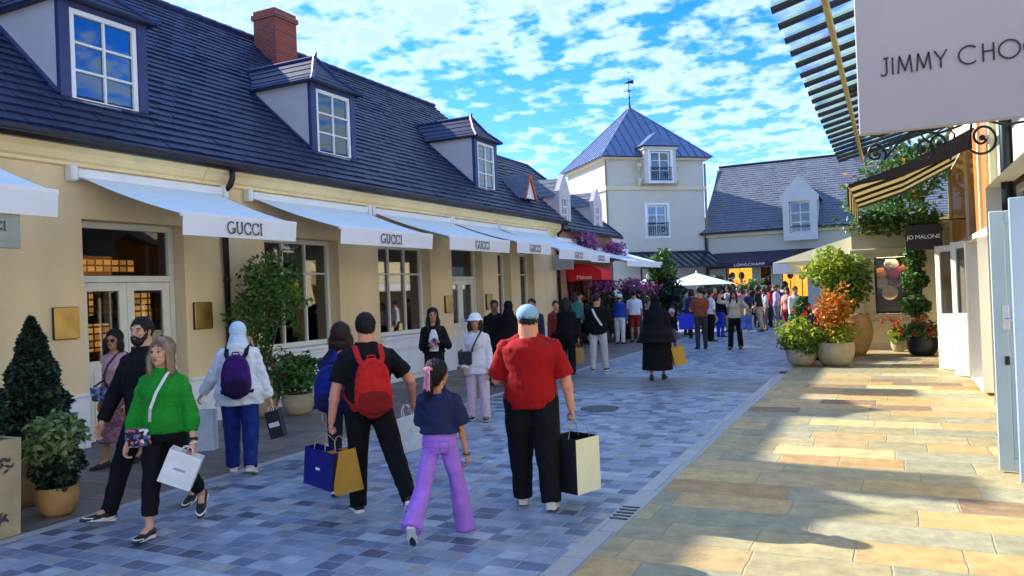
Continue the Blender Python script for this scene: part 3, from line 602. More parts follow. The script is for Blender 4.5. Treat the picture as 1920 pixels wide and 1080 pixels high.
# small orange-trimmed gablet on the long roof
gy = 21.75; b = MB(); b.slab([(-9.9, gy - .38, 4.72), (-9.9, gy + .38, 4.72), (-9.9, gy, 5.42)], .03); gd = b.build('gablet', mat('gablet_white', (.75, .72, .68), .6), bld)
b = MB()
for s in (-1, 1): b.slab([(-9.86, gy + s * .42, 4.70), (-9.86, gy, 5.47), (-11.0, gy, 5.47), (-10.2, gy + s * .42, 4.74)], .03)
b.build('gablet_roof', M_slate2, gd)
b = MB()
for s in (-1, 1): b.beam((-9.85, gy + s * .43, 4.66), (-9.85, gy, 5.46), .05, .05)
b.build('gablet_trim', mat('orange_trim', (.55, .14, .05), .6), gd)
# awning row of the lower shop, red parasol-like canopy, grey fascia sign
awning(23.1, 24.9, 'white awning with faint lettering right of the tan boutique, above the red canopy', xf=-8.5, zf=2.99, zb_=3.45, txt='GUcci', group='awnings of the lower shop', back0=23.0)
awning(25.2, 30.2, 'long pale blue awning below the pink hanging flowers', xf=-8.0, zf=2.78, zb_=3.25, txt=None, val=.2, group='awnings of the lower shop')
fs = thing('fascia_sign', 'pale grey projecting sign above the left end of the red canopy', 'sign', (-8.6, 22.6, 2.5))
bb = MB(); bb.bbox((-9.65, 22.75, 2.50), (-8.95, 22.79, 2.98), .008); bb.build('board', mat('grey_board', (.42, .46, .52), .6), fs)
rc = thing('red_canopy', 'bright red canopy with white lettering over the shop entrance', 'awning', (-9.2, 24.4, 2.2))
bb = MB(); cx0, cx1 = -9.69, -8.45
nn_ = 8
for i in range(nn_):
    a0 = math.pi / 2 * i / nn_; a1 = math.pi / 2 * (i + 1) / nn_
    bb.slab([(cx0 + (cx1 - cx0) * math.sin(a0), 24.0, 2.36 + .36 * math.cos(a0)), (cx0 + (cx1 - cx0) * math.sin(a1), 24.0, 2.36 + .36 * math.cos(a1)), (cx0 + (cx1 - cx0) * math.sin(a1), 24.95, 2.36 + .36 * math.cos(a1)), (cx0 + (cx1 - cx0) * math.sin(a0), 24.95, 2.36 + .36 * math.cos(a0))], .01)
M_red = mat('red_canvas', (.72, .012, .02), .6, .06, 3)
bb.quad(*[(cx0 + (cx1 - cx0) * math.sin(math.pi / 2 * i / 8), 24.0, 2.36 + .36 * math.cos(math.pi / 2 * i / 8)) for i in range(9)] + [(cx0, 24.0, 2.36)])
bb.build('canopy', M_red, rc)
bb = MB(); bb.bbox((cx0 + .05, 23.97, 2.14), (cx1, 23.99, 2.37), .004); bb.bbox((cx1 - .02, 23.99, 2.14), (cx1, 24.95, 2.37), .004); v = bb.build('valance', M_red, rc)
sans('Maison', 'lettering', M_wtext, v, (-9.05, 23.962, 2.25), (1, 0, 0), .19)
# ================================================================== tower
TC = Vector((-13.6, 40, 0)); td = Vector((.74, .672, 0)); tl = Vector((-.672, .74, 0)); TW = 5.9
tw = thing('corner_tower', 'square rendered corner tower with pyramid zinc roof, vane and balcony window', 'tower', tuple(TC + td * 2.9 + tl * 2.9))
def TP(a, l_, z): p = TC + td * a + tl * l_; return (p.x, p.y, z)
tz = 8.95
def tface(o0, o1, da, dl, hl):  # not used
    pass
b = MB()
A = [0, 2.35, 3.55, TW]; Zs = [0, 4.62, 6.35, 7.52, 9.2, tz]
for i in range(3):
    for j in range(5):
        z0, z1 = Zs[j], Zs[j + 1]
        if z1 <= z0: continue
        if i == 1 and j == 1: continue
        if j == 4: continue
        b.quad(TP(A[i], 0, z0), TP(A[i + 1], 0, z0), TP(A[i + 1], 0, min(z1, tz)), TP(A[i], 0, min(z1, tz)))
b.quad(TP(0, 0, 0), TP(0, TW, 0), TP(0, TW, tz), TP(0, 0, tz)); b.quad(TP(TW, 0, 0), TP(TW, TW, 0), TP(TW, TW, tz), TP(TW, 0, tz)); b.quad(TP(0, TW, 0), TP(TW, TW, 0), TP(TW, TW, tz), TP(0, TW, tz))
for z0, z1 in ((4.62, 6.35),):
    b.quad(TP(2.35, 0, z0), TP(2.35, .3, z0), TP(2.35, .3, z1), TP(2.35, 0, z1)); b.quad(TP(3.55, 0, z0), TP(3.55, .3, z0), TP(3.55, .3, z1), TP(3.55, 0, z1)); b.quad(TP(2.35, 0, z0), TP(3.55, 0, z0), TP(3.55, .3, z0), TP(2.35, .3, z0)); b.quad(TP(2.35, 0, z1), TP(3.55, 0, z1), TP(3.55, .3, z1), TP(2.35, .3, z1))
b.build('wall', M_grey_r, tw)
def ibox_(b, a0, a1, l0, l1, z0, z1):
    P = [TP(a, l_, z) for z in (z0, z1) for a, l_ in ((a0, l0), (a1, l0), (a1, l1), (a0, l1))]
    return b.add(P, [(0, 3, 2, 1), (4, 5, 6, 7), (0, 1, 5, 4), (1, 2, 6, 5), (2, 3, 7, 6), (3, 0, 4, 7)])
ibox = ibox_
b = MB(); ibox(b, -.12, TW + .12, -.12, -.003, 7.18, 7.38); ibox(b, -.12, -.003, -.003, TW + .1, 7.18, 7.38); ibox(b, TW + .003, TW + .12, -.003, TW, 7.18, 7.38); b.build('string_course', M_wallc, tw)
b = MB(); ibox(b, -.25, TW + .25, -.25, -.002, tz - .12, tz + .02); ibox(b, -.25, -.002, -.002, TW + .2, tz - .12, tz + .02); ibox(b, TW + .002, TW + .25, -.002, TW, tz - .12, tz + .02); b.build('cornice', M_wallc, tw)
ap = TP(TW / 2, TW / 2, 12.45); ov = .42
cs = [TP(-ov, -ov, tz + .03), TP(TW + ov, -ov, tz + .03), TP(TW + ov, TW + ov, tz + .03), TP(-ov, TW + ov, tz + .03)]
b = MB()
for i in range(4): b.add([cs[i], cs[(i + 1) % 4], ap], [(0, 1, 2)])
b.quad(*[(c[0], c[1], c[2] - .04) for c in cs])
tr = b.build('roof', M_zinc, tw)
b = MB()
for i in range(4):     # standing seams run up the slope
    p0 = Vector(cs[i]); p1 = Vector(cs[(i + 1) % 4]); apx = Vector(ap); e_ = (p1 - p0); mid = (p0 + p1) / 2
    for k in range(1, 14):
        f = k / 14; st_ = p0 + e_ * f; h = 1 - abs(f - .5) * 2; en = st_ + (apx - mid) * h
        b.beam(st_ + Vector((0, 0, .02)), en + Vector((0, 0, .02)), .035, .05)
for c in cs: b.beam(c, ap, .09, .07)
b.build('seam', mat('zinc_seam', (.16, .21, .32), .5, .1, 2, metal=.3), tr)
b = MB(); b.tube([ap, (ap[0], ap[1], ap[2] + .35), (ap[0], ap[1], ap[2] + 1.75)], [.09, .035, .02], 6); b.tube([(ap[0] - .35, ap[1], ap[2] + 1.0), (ap[0] + .35, ap[1], ap[2] + 1.0)], .018, 5); b.tube([(ap[0], ap[1] - .35, ap[2] + 1.0), (ap[0], ap[1] + .35, ap[2] + 1.0)], .018, 5)
b.slab([(ap[0] - .32, ap[1], ap[2] + 1.45), (ap[0] + .05, ap[1], ap[2] + 1.42), (ap[0] + .3, ap[1], ap[2] + 1.36), (ap[0] + .28, ap[1], ap[2] + 1.62), (ap[0] - .05, ap[1], ap[2] + 1.55)], .02); b.ell((ap[0], ap[1], ap[2] + .6), (.07, .07, .07), None, 8, 5); b.build('weather_vane', M_iron, tr)
def twin(z0, z1, parent, rail, L0=0):
    def ibox(b, a0, a1, l0, l1, q0, q1): return ibox_(b, a0, a1, l0 + L0, l1 + L0, q0, q1)
    b = MB(); w_ = .09
    for a0, a1, q0, q1 in ((2.36, 2.36 + w_, z0, z1), (3.54 - w_, 3.54, z0, z1), (2.36 + w_, 3.54 - w_, z1 - w_, z1), (2.36 + w_, 3.54 - w_, z0, z0 + w_), (2.91, 2.99, z0 + w_, z1 - w_)): ibox(b, a0, a1, .10, .17, q0, q1)
    for s in (.35, .68): ibox(b, 2.36 + w_, 3.54 - w_, .115, .155, z0 + (z1 - z0) * s, z0 + (z1 - z0) * s + .035)
    o = b.build('window', M_white, parent); b = MB(); ibox(b, 2.42, 3.48, .13, .14, z0 + .05, z1 - .05); b.build('pane', M_glassb, o)
    b = MB(); ibox(b, 2.36, 3.54, .26, .30, z0, z1); b.build('dark_backing', mat('room_dark', (.03, .05, .10), .8), o)  # dark sheet in place of the room's darkness
    if rail:
        b = MB(); L_ = -.10 + L0
        for zz_ in (z0 + .05, z0 + .72): b.beam(TP(2.3, L_, zz_), TP(3.6, L_, zz_), .035)
        for k in range(10): b.beam(TP(2.33 + k * .137, L_, z0 + .05), TP(2.33 + k * .137, L_, z0 + .72), .02)
        for k in range(5):
            c = Vector(TP(2.47 + k * .24, L_, z0 + .38)); pts = [c + td * (.09 * math.cos(t / 6 * 2 * math.pi)) + Vector((0, 0, .14 * math.sin(t / 6 * 2 * math.pi))) for t in range(7)]; b.tube(pts, .012, 5)
        b.build('balcony_rail', M_iron, o)
    b = MB()
    for a0, a1, q0, q1 in ((2.2, 2.34, z0 - .12, z1 + .12), (3.56, 3.7, z0 - .12, z1 + .12), (2.34, 3.56, z1 + .01, z1 + .12), (2.34, 3.56, z0 - .12, z0 - .01)): ibox(b, a0, a1, -.03, -.002, q0, q1)
    b.build('surround', M_plinth, o)
twin(4.63, 6.34, tw, True); 
ow = twin(7.60, 9.22, tw, True, -.62)
# wall dormer breaking the tower eaves
b = MB()
for a0, a1 in ((2.0, 2.34), (3.56, 3.9)): ibox(b, a0, a1, -.62, 1.0, 7.48, 9.30)
ibox(b, 2.34, 3.56, -.62, -.002, 7.48, 7.59); ibox(b, 1.92, 3.98, -.70, 1.0, 9.302, 9.46); b.build('dormer_wall', M_grey_r, tw)
b = MB(); e0 = 9.49
P = dict(a=TP(1.78, -.85, e0), b_=TP(4.12, -.85, e0), c=TP(4.12, 1.0, e0), d=TP(1.78, 1.0, e0), r0=TP(2.95, -.2, 10.35), r1=TP(2.95, 2.0, 10.35))
b.quad(P['a'], P['b_'], P['r0']); b.quad(P['b_'], P['c'], P['r1'], P['r0']); b.quad(P['a'], P['r0'], P['r1'], P['d']); b.build('dormer_roof', M_zinc, tr)
b = MB()
for s in (1.75, 4.0):
    for z in (7.7, 8.5): b.tube([TP(s, -.5, z), TP(s + .08, -.2, z - .3)], [.14, .06], 6)
b.build('scroll_bracket', M_wallc, tw)
b = MB(); p0 = Vector(TP(-.06, -.06, 0)); b.tube([p0 + Vector((0, 0, .1)), p0 + Vector((0, 0, tz - .2))], .06, 8); p0 = Vector(TP(TW + .08, -.05, 0)); b.tube([p0 + Vector((0, 0, .1)), p0 + Vector((0, 0, tz - .3))], .06, 8); b.build('downpipe', mat('brown_pipe', (.25, .2, .17), .6), tw)
lt = thing('glass_canopy', 'low black framed glass lean-to canopy at the foot of the tower', 'canopy', TP(3.2, -1, 0))
b = MB()
for k in range(13):
    a = .9 + k * .42; b.beam(TP(a, -.02, 3.72), TP(a, -2.0, 2.85), .05, .07)
b.beam(TP(.85, -2.0, 2.83), TP(6.0, -2.0, 2.83), .08); b.beam(TP(.85, -.04, 3.74), TP(6.0, -.04, 3.74), .08)
for a in (.9, 5.94): b.beam(TP(a, -1.97, 0), TP(a, -1.97, 2.8), .08)
b.build('canopy_frame', M_black, lt); b = MB(); b.slab([TP(.9, -.03, 3.70), TP(5.95, -.03, 3.70), TP(5.95, -2.0, 2.83), TP(.9, -2.0, 2.83)], .01); b.build('pane', mat('dark_glass', (.03, .05, .07), .15), lt)
# ================================================================== far building
fb = thing('far_shop_building', 'cream shop building closing the street, grey slate roof and one white gabled dormer', 'building', (-4, 44, 0))
b = MB(); FY = 44.0; hl = [(-8.2, -6.75, .5, 2.75), (-6.45, -5.75, .0, 2.75), (-5.35, -3.9, .5, 2.75), (-2.6, -1.9, 0, 2.75), (-1.6, -.9, 0, 2.75)]
wall(b, 'Y', FY, -9.3, 12, 0, 4.75, hl, .3, -1); b.quad((-9.3, FY, 0), (-9.3, FY + 9, 0), (-9.3, FY + 9, 4.8), (-9.3, FY + 4.7, 9), (-9.3, FY, 4.8)); b.build('wall', mat('far_render', (.55, .53, .42), .85, .04, .6), fb)
for h in hl:
    b = MB(); frame(b, 'Y', FY + .2, h[0], h[1], h[2], h[3], .08, .08, 2 if h[1] - h[0] > 1 else 1, 1); o = b.build('window', M_white if h[0] < -3 else M_black, fb); pane('Y', FY + .21, h[0] + .05, h[1] - .05, h[2] + .05, h[3] - .05, M_glass, o)
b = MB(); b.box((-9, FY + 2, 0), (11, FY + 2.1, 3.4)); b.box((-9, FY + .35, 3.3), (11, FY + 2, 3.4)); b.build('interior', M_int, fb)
for x0, x1, z0, z1 in ((-8.2, -6.75, .9, 2.7), (-5.3, -3.95, 1.0, 2.7)): MB().box((x0, FY + 1.0, z0), (x1, FY + 1.05, z1)).build('lit_display_case', M_lit2, fb)
b = MB(); rr = random.Random(2)
for x0 in (-8.0, -7.5, -7.1, -5.2, -4.9, -4.3): b.ell((x0, FY + .8, 1.9 + rr.uniform(-.3, .4)), (.17, .1, .22), None, 8, 6); b.tube([(x0, FY + .8, .6), (x0, FY + .8, 1.9)], .03, 5)
b.build('display_goods', mat('display_dark', (.12, .03, .02), .6, .5, 6), fb)
b = MB(); FR = 9.05; courses(b, (-9.45, FY - .3, 4.72), (12, FY - .3, 4.72), (12, FY + 5.0, FR), (-9.25, FY + 5.0, FR), 30, .03, .35, 3); b.quad((-9.25, FY + 5, FR), (12, FY + 5, FR), (12, FY + 10, 4.7), (-9.4, FY + 10, 4.7)); fr_ = b.build('roof', M_slate2, fb)
b = MB(); b.box((-9.5, FY - .42, 4.62), (-5.05, FY - .3, 4.72)); b.box((-3.35, FY - .42, 4.62), (12, FY - .3, 4.72)); b.tube([(-9.22, FY - .12, .1), (-9.22, FY - .12, 4.65)], .06, 6); b.tube([(-9.3, FY + 5, FR + .03), (12, FY + 5, FR + .03)], .08, 6); b.build('gutter', M_black, fb)
b = MB(); b.box((-9.3, FY - .16, 4.45), (-5.0, FY - .003, 4.62)); b.box((-3.4, FY - .16, 4.45), (12, FY - .003, 4.62)); b.build('cornice', M_wallc, fb)
b = MB(); wy = FY - .35
for q in ([(-5.0, 4.0), (-4.68, 4.0), (-4.68, 6.05), (-5.0, 6.05)], [(-3.62, 4.0), (-3.3, 4.0), (-3.3, 6.05), (-3.62, 6.05)], [(-4.68, 4.0), (-3.62, 4.0), (-3.62, 4.4), (-4.68, 4.4)], [(-5.1, 6.05), (-3.2, 6.05), (-3.2, 6.35), (-4.15, 7.45), (-5.1, 6.35)]):
    b.slab([(x, wy, z) for x, z in q], -.3)
for x in (-5.0, -3.33): b.slab([(x, wy + .3, 4.9), (x, wy + .3, 6.2), (x, wy + 2.2, 6.2)], .03)
fd = b.build('dormer', mat('far_dormer_paint', (.56, .55, .50), .7, .05, 2), fb)
b = MB(); frame(b, 'Y', wy + .12, -4.68, -3.62, 4.4, 6.05, .08, .07, 2, 3, .05); o = b.build('dormer_window', M_white, fd); pane('Y', wy + .14, -4.62, -3.68, 4.45, 6.0, M_glassb, fd)
b = MB(); b.box((-4.7, wy + .5, 4.4), (-3.6, wy + .55, 6.05)); b.build('dark_backing', mat('room_dark', (.03, .05, .10), .8), fd)  # darkness of the room as a dark sheet
b = MB()
for s in (-1, 1): courses(b, (-4.15 + s * 1.0, wy + .31, 6.2), (-4.15 + s * 1.0, wy + 2.3, 6.2), (-4.15, wy + 3.3, 7.35), (-4.15, wy + .31, 7.35), 5, .015)
b.build('dormer_roof', M_slate2, fd)
b = MB(); b.box((-1.6, FY + 4.4, 8.2), (-1.0, FY + 5.2, 9.9)); b.build('chimney', mat('grey_chimney', (.25, .25, .3), .8), fr_)
def flat_awning(name, label, x0, x1, yb, yf, zb_, zf, mt, val, vm, text=None, tm=None, group=None):
    o = thing(name, label, 'awning', ((x0 + x1) / 2, yb, zf - val), group=group)
    b = MB(); b.slab([(x0, yb, zb_), (x1, yb, zb_), (x1, yf, zf), (x0, yf, zf)], .012)
    b.add([(x0, yb, zb_), (x0, yf, zf), (x0, yb, zf)], [(0, 1, 2)]); b.build('canopy', mt, o); b = MB(); b.box((x0, yf - .012, zf - val), (x1, yf, zf - .013)); v = b.build('valance', vm, o)
    b = MB(); b.beam((x0 + .1, yb, zf - .05), (x0 + .1, yf, zf - .03), .03); b.beam((x1 - .1, yb, zf - .05), (x1 - .1, yf, zf - .03), .03); b.build('arm', M_black, o)
    if text: sans(text, 'lettering', tm, v, ((x0 + x1) / 2, yf - .018, zf - val / 2), (1, 0, 0), .22, spacing=1.25)
    return o
M_plum = mat('plum_canvas', (.055, .035, .055), .8, .1, 3)
flat_awning('shop_awning', 'dark plum awning with white lettering on the far shop', -8.8, -4.6, FY - .01, FY - 1.5, 3.55, 2.98, M_plum, .32, mat('plum_valance', (.028, .02, .03), .8), 'LONGCHAMP', M_wtext, 'dark awnings of the far shop')
flat_awning('shop_awning', 'plain dark plum awning partly behind the cream awning on the far shop', -4.55, .5, FY - .01, FY - 1.5, 3.55, 2.98, M_plum, .32, MC['plum_valance'], None, None, 'dark awnings of the far shop')
# ================================================================== macaron shop (faces the camera at the end of the pavement)
ms_ = thing('cream_corner_shop', 'cream rendered corner shop with a big dark display window of macarons', 'building', (.5, 24, 0))
MYW = 22.0; hl = [(-.36, .72, .92, 2.36)]
M_cr = mat('shop_cream', (.60, .54, .33), .7, .05, 1.5, .1)
b = MB(); wall(b, 'Y', MYW, -.87, 3.5, 0, 3.35, hl, .25, -1); b.quad((-.87, MYW, 0), (-.87, MYW + 9, 0), (-.87, MYW + 9, 3.35), (-.87, MYW, 3.35)); b.quad((-.87, MYW, 3.35), (3.5, MYW, 3.35), (3.5, MYW + 9, 3.35), (-.87, MYW + 9, 3.35)); b.build('wall', M_cr, ms_)
b = MB(); b.bbox((-.93, MYW - .06, 0), (-.62, MYW - .003, 2.6), .01); b.bbox((-1.0, MYW - .16, 3.02), (3.5, MYW - .003, 3.12), .02); b.bbox((-1.05, MYW - .22, 3.12), (3.5, MYW - .003, 3.2), .02); b.bbox((-.93, MYW - .08, 2.48), (3.5, MYW - .003, 2.60), .02); b.bbox((-.5, MYW - .03, .15), (.85, MYW - .003, .75), .01); b.bbox((-.45, MYW - .09, .84), (.82, MYW - .003, .91), .01); b.build('trim', M_cr, ms_)
b = MB(); frame(b, 'Y', MYW + .05, -.357, .717, .923, 2.357, .05, .06); o = b.build('window', M_black, ms_); pane('Y', MYW + .03, -.33, .69, .95, 2.33, glassmat('clear_glass', (.95, .95, .95), .4), o)
b = MB(); b.box((-.5, MYW + .5, .5), (1.0, MYW + .55, 2.6)); b.box((-.5, MYW + .26, .75), (1.0, MYW + .5, .9)); b.build('interior', M_int, ms_)
MB().box((-.3, MYW + .10, 2.36), (.66, MYW + .16, 2.375)).build('display_fill', mat('fill_strip', (.9, .85, .7), .5, emit=(1, .9, .7), es=8), ms_)  # glowing strips added above and below to brighten the macarons
MB().box((-.3, MYW + .10, .935), (.66, MYW + .13, .945)).build('display_fill', MC['fill_strip'], ms_)
mc = [(.04, 2.18, (.55, .42, .40), .5, .17), (-.22, 1.95, (.62, .17, .04), .3, .16), (.13, 1.98, (.62, .02, .10), .0, .17), (.42, 2.08, (.50, .22, .03), -.5, .15), (-.2, 1.72, (.50, .34, .28), .6, .16), (.12, 1.72, (.22, .03, .03), -.3, .16), (.40, 1.90, (.45, .40, .20), .2, .15), (.52, 1.66, (.55, .24, .30), .0, .15), (-.02, 1.46, (.62, .45, .22), .0, .19), (.5, 1.10, (.65, .10, .02), .0, .14)]
for i, (x, z, c, ti, r) in enumerate(mc):
    mo = thing('giant_macaron', {0: 'pale striped giant macaron, topmost in the dark shop window', 1: 'orange giant macaron at the upper left of the shop window', 2: 'hot pink giant macaron in the middle of the shop window', 3: 'amber tilted giant macaron at the upper right of the shop window', 4: 'pale beige giant macaron at the left edge below the orange one', 5: 'dark raspberry giant macaron below the hot pink one', 6: 'olive giant macaron right of the hot pink one', 7: 'lilac pink giant macaron at the right of the window', 8: 'round cream giant macaron, lowest and largest of the window display', 9: 'orange red giant macaron by the window sill at the right'}[i], 'display macaron', (x, MYW + .19, z), group='giant macarons in the shop window')
    mm_ = mat('macaron_%d' % i, c, .6, .08, 20, .2, 60); ro = Matrix.Rotation(ti, 3, 'Y') @ Matrix.Rotation(R_(55 if abs(ti) > .2 else 80), 3, 'X'); ctr = Vector((x, MYW + .19, z))
    for s in (-1, 1): b = MB(); b.ell(ctr + ro @ Vector((0, 0, s * .045)), (r, r, .055), ro, 20, 9); b.build('shell', mm_, mo, smooth=True)
    b = MB(); b.ell(ctr, (r * .92, r * .92, .03), ro, 20, 7); b.build('filling', mat('macaron_cream', (.65, .5, .4), .6), mo, smooth=True)
ca = thing('shop_awning', 'pale cream awning on the street side of the corner shop', 'awning', (-1.5, 26, 2))
b = MB(); b.slab([(-.88, 22.3, 2.95), (-.88, 30.5, 2.95), (-2.95, 30.5, 2.38), (-2.95, 22.9, 2.38)][::-1], .012); b.add([(-.88, 22.3, 2.95), (-2.95, 22.9, 2.38), (-.88, 22.3, 2.40)], [(0, 1, 2)]); b.build('canopy', mat('cream_canvas', (.72, .66, .44), .8, .04, 3), ca)
b = MB(); b.box((-2.96, 22.9, 2.08), (-2.945, 30.5, 2.37)); b.box((-2.94, 22.88, 2.08), (-2.5, 22.895, 2.37)); b.build('valance', M_fab, ca)
# ================================================================== right-hand shop building
RX = 1.45
rb = thing('right_shop_building', 'white shop front along the sunny pavement, orange timber windows and tall open doors', 'building', (RX, 10, 0))
b = MB(); hl = [(-4, 1.0, .3, 2.9), (2.0, 6.5, .3, 2.9), (8.5, 12.2, .05, 3.0), (13.6, 15.6, .05, 2.4), (15.9, 17.4, .05, 2.4), (18.2, 21.4, .5, 2.4)]
wall(b, 'X', RX, -8, 21.9, 0, 6.2, hl, .25, 1)
b2v = [(-v[0] + 2 * RX if False else v[0], v[1], v[2]) for v in b.v]; b.build('wall', mat('sunny_white_wall', (.74, .70, .58), .8, .04, 1.2, .15, 80), rb)
b = MB(); b.quad((RX, 21.9, 0), (RX + 8, 21.9, 0), (RX + 8, 21.9, 6.2), (RX, 21.9, 6.2)); b.quad((RX - .3, -8, 6.2), (RX - .3, 22.1, 6.2), (RX + 4, 22.1, 9.5), (RX + 4, -8, 9.5)); b.quad((RX, -8, 6.19), (RX - .3, -8, 6.19), (RX - .3, 22.1, 6.19), (RX, 22.1, 6.19)); b.build('roof', M_slate2, rb)
b = MB()
for h in hl: frame(b, 'X', RX + .14, h[0], h[1], h[2], h[3], .09, .08, max(1, int((h[1] - h[0]) / 1.1)), 1)
o = b.build('window', M_frame, rb)
b = MB()
for h in hl: b.box((RX + .16, h[0] + .06, h[2] + .06), (RX + .165, h[1] - .06, h[3] - .06))
b.build('pane', M_glass, o)
b = MB(); b.box((RX + 2.2, -7.5, 0.01), (RX + 2.3, 21.5, 3.4)); b.box((RX + .3, -7.5, 3.3), (RX + 2.2, 21.5, 3.4)); b.build('interior', mat('warm_interior', (.35, .2, .08), .8, .4, 1.5), rb)
M_wood = mat('orange_timber', (.50, .20, .045), .45, .25, 2, .1, 30, stretch=(1, 1, .15), coat=.3)
b = MB()   # timber shop-front boarding above the doors, framed in cream
b.box((RX - .05, 13.2, 2.55), (RX - .003, 21.6, 4.35)); b.build('timber_front', M_wood, rb)
b = MB()
for yy in (13.1, 14.7, 17.1, 21.6): b.bbox((RX - .10, yy, 2.42), (RX - .003, yy + .1, 4.4), .01)
b.bbox((RX - .12, 13.0, 2.42), (RX - .051, 21.7, 2.55), .01); b.build('timber_frame', M_wallc, rb)
b = MB(); b.tube([(RX - .07, 11.6, 6.0), (RX - .07, 11.6, .1)], .07, 10); b.build('downpipe', M_black, rb, smooth=True)
# open door leaves standing out from the facade
def leaf(label, hinge, w_all, rz, z1, mt, gl, glz, h=.05, hand=None, name='open_door'):
    """leaf hinged at its right end, free end to the left (local -X)"""
    o = thing(name, label, 'door', (hinge[0], hinge[1], 0), rz, group='open doors along the sunny pavement')
    x0, x1, y = -w_all, 0, 0; b = MB(); w_ = .12; frame(b, 'Y', y, x0, x1, .02, z1, w_, h)
    b.bbox((x0 + w_, y - h / 2 + .004, .14), (x1 - w_, y + h / 2, glz), .006); b.bbox((x0 + w_ + .04, y - h / 2 - .008, .24), (x1 - w_ - .04, y - h / 2 + .004, glz - .12), .006)
    b.build('leaf', mt, o, local=True)
    MB().box((x0 + w_ - .01, -.004, glz), (x1 - w_ + .01, .004, z1 - w_ + .01)).build('pane', gl, o, local=True)
    if hand:
        hx, hz = x0 + hand[0], hand[1]; b = MB(); b.bbox((hx - .03, y - h / 2 - .012, hz - .1), (hx + .03, y - h / 2, hz + .14), .004); b.tube([(hx, y - h / 2 - .01, hz), (hx, y - h / 2 - .05, hz), (hx + .11, y - h / 2 - .055, hz)], .011, 7)
        b.build('handle', mat('chrome', (.6, .6, .6), .2, metal=1), o, local=True)
        MB().bbox((hx - .02, y - h / 2 - .01, hz - .42), (hx + .02, y - h / 2, hz - .34), .004).build('keyhole', M_black, o, local=True); MB().tube([(hx + .10, y - h / 2 - .01, .33), (hx + .10, y - h / 2 - .012, .05)], .008, 6).build('floor_bolt', M_black, o, local=True)
    return o
M_doorc = mat('door_cream', (.70, .68, .52), .5, .05, 3); M_doorb = mat('door_pale_shade', (.50, .60, .60), .5, .06, 2); M_doorb2 = mat('door_blue_shade', (.33, .45, .62), .5, .06, 2)  # cool tone of the shade is put into both blue door colours
leaf('grey cream glazed door standing open, farthest of the open doors', (1.28, 16.75), .72, R_(-50), 2.42, M_doorc, M_glass, 1.1)
leaf('bright cream glazed door standing open below the orange timber', (1.44, 15.69), .68, R_(-52), 2.44, M_doorc, M_glass, 1.15)
leaf('tall door leaf in pale blue shade colour with chrome lever handle, standing open', (1.42, 8.36), .58, R_(-6), 2.42, M_doorb, M_doorb, 1.0, hand=(.10, 1.42))
leaf('plain door leaf in blue shade colour at the right edge, nearest of the open doors', (1.44, 7.95), .49, R_(-3), 2.50, M_doorb2, M_doorb2, 1.0, name='open_door')
# striped awning
sa = thing('striped_awning', 'black and cream striped awning over the orange timber shop front', 'awning', (RX, 18.5, 3.1))
M_blk = mat('black_canvas', (.012, .012, .013), .8, .1, 3); M_crm = leafmat('cream_stripe', [(.70, .62, .38), (.72, .64, .40)], .8, .45)
ns = 9; Y0, Y1 = 16.0, 21.7
def sy(t): return Y0 + (Y1 - Y0) * t
PR = [(RX - .01, 4.45), (.35, 3.92), (-.66, 3.62)]
for i in range(ns):
    mbb = MB(); t0, t1 = i / ns, (i + 1) / ns
    for (xa, za), (xb, zb2) in zip(PR, PR[1:]): mbb.slab([(xa, sy(t0), za), (xb, sy(t0), zb2), (xb, sy(t1), zb2), (xa, sy(t1), za)], .01)
    mbb.slab([(PR[2][0], sy(t0), 3.615), (PR[2][0], sy(t0), 3.24), (PR[2][0], sy(t1), 3.24), (PR[2][0], sy(t1), 3.615)], .008)
    if i == 0: mbb.add([(RX - .01, Y0 - .002, 4.45), (.35, Y0 - .002, 3.92), (-.66, Y0 - .002, 3.62), (-.66, Y0 - .002, 3.58), (.35, Y0 - .002, 3.72), (RX - .01, Y0 - .002, 4.1)], [(0, 1, 2, 3, 4, 5)])
    mbb.build('stripe', M_blk if i % 2 == 0 else M_crm, sa)
b = MB(); b.tube([(-.67, Y0 - .05, 3.62), (-.67, Y1, 3.62)], .03, 8); b.build('awning_frame', M_wallc, sa)
# glass louvre canopy over the near shop
lc = thing('glass_louvre_canopy', 'mirror-like glass louvre canopy on gilt beams above the pavement', 'canopy', (.4, 9.5, 3.8))
b = MB(); k = 0; M_lou = glassmat('mirror_glass', (.80, .92, .94), .30); ed = MB()
yy = 4.3
while yy < 13.7:
    x0, x1 = -.68, 1.42; z0 = 3.82; z1 = z0 + .25 * (x1 - x0)
    b.slab([(x0, yy, z0 + .05), (x1, yy, z1 + .05), (x1, yy + .30, z1 - .03), (x0, yy + .30, z0 - .03)], .012)
    ed.beam((x0 - .01, yy + .305, z0 - .035), (x1, yy + .305, z1 - .035), .016, .05)
    yy += .40
b.build('louvre', M_lou, lc); ed.build('louvre_edge', M_black, lc)
b = MB(); b.beam((-.33, 4.2, 3.78), (-.33, 13.9, 3.78), .035, .08); b.beam((.9, 4.2, 4.09), (.9, 13.9, 4.09), .06, .10); b.build('gilt_beam', mat('gilt', (.42, .33, .14), .4, .15, 4, metal=.5), lc)
b = MB()
for yy in (4.4, 9.1, 13.8): MB().beam((-.33, yy, 3.86), (1.44, yy, 4.35), .04, .06).beam((-.3, yy, 3.9), (1.44, yy, 5.0), .02).build('strut', M_iron, lc)
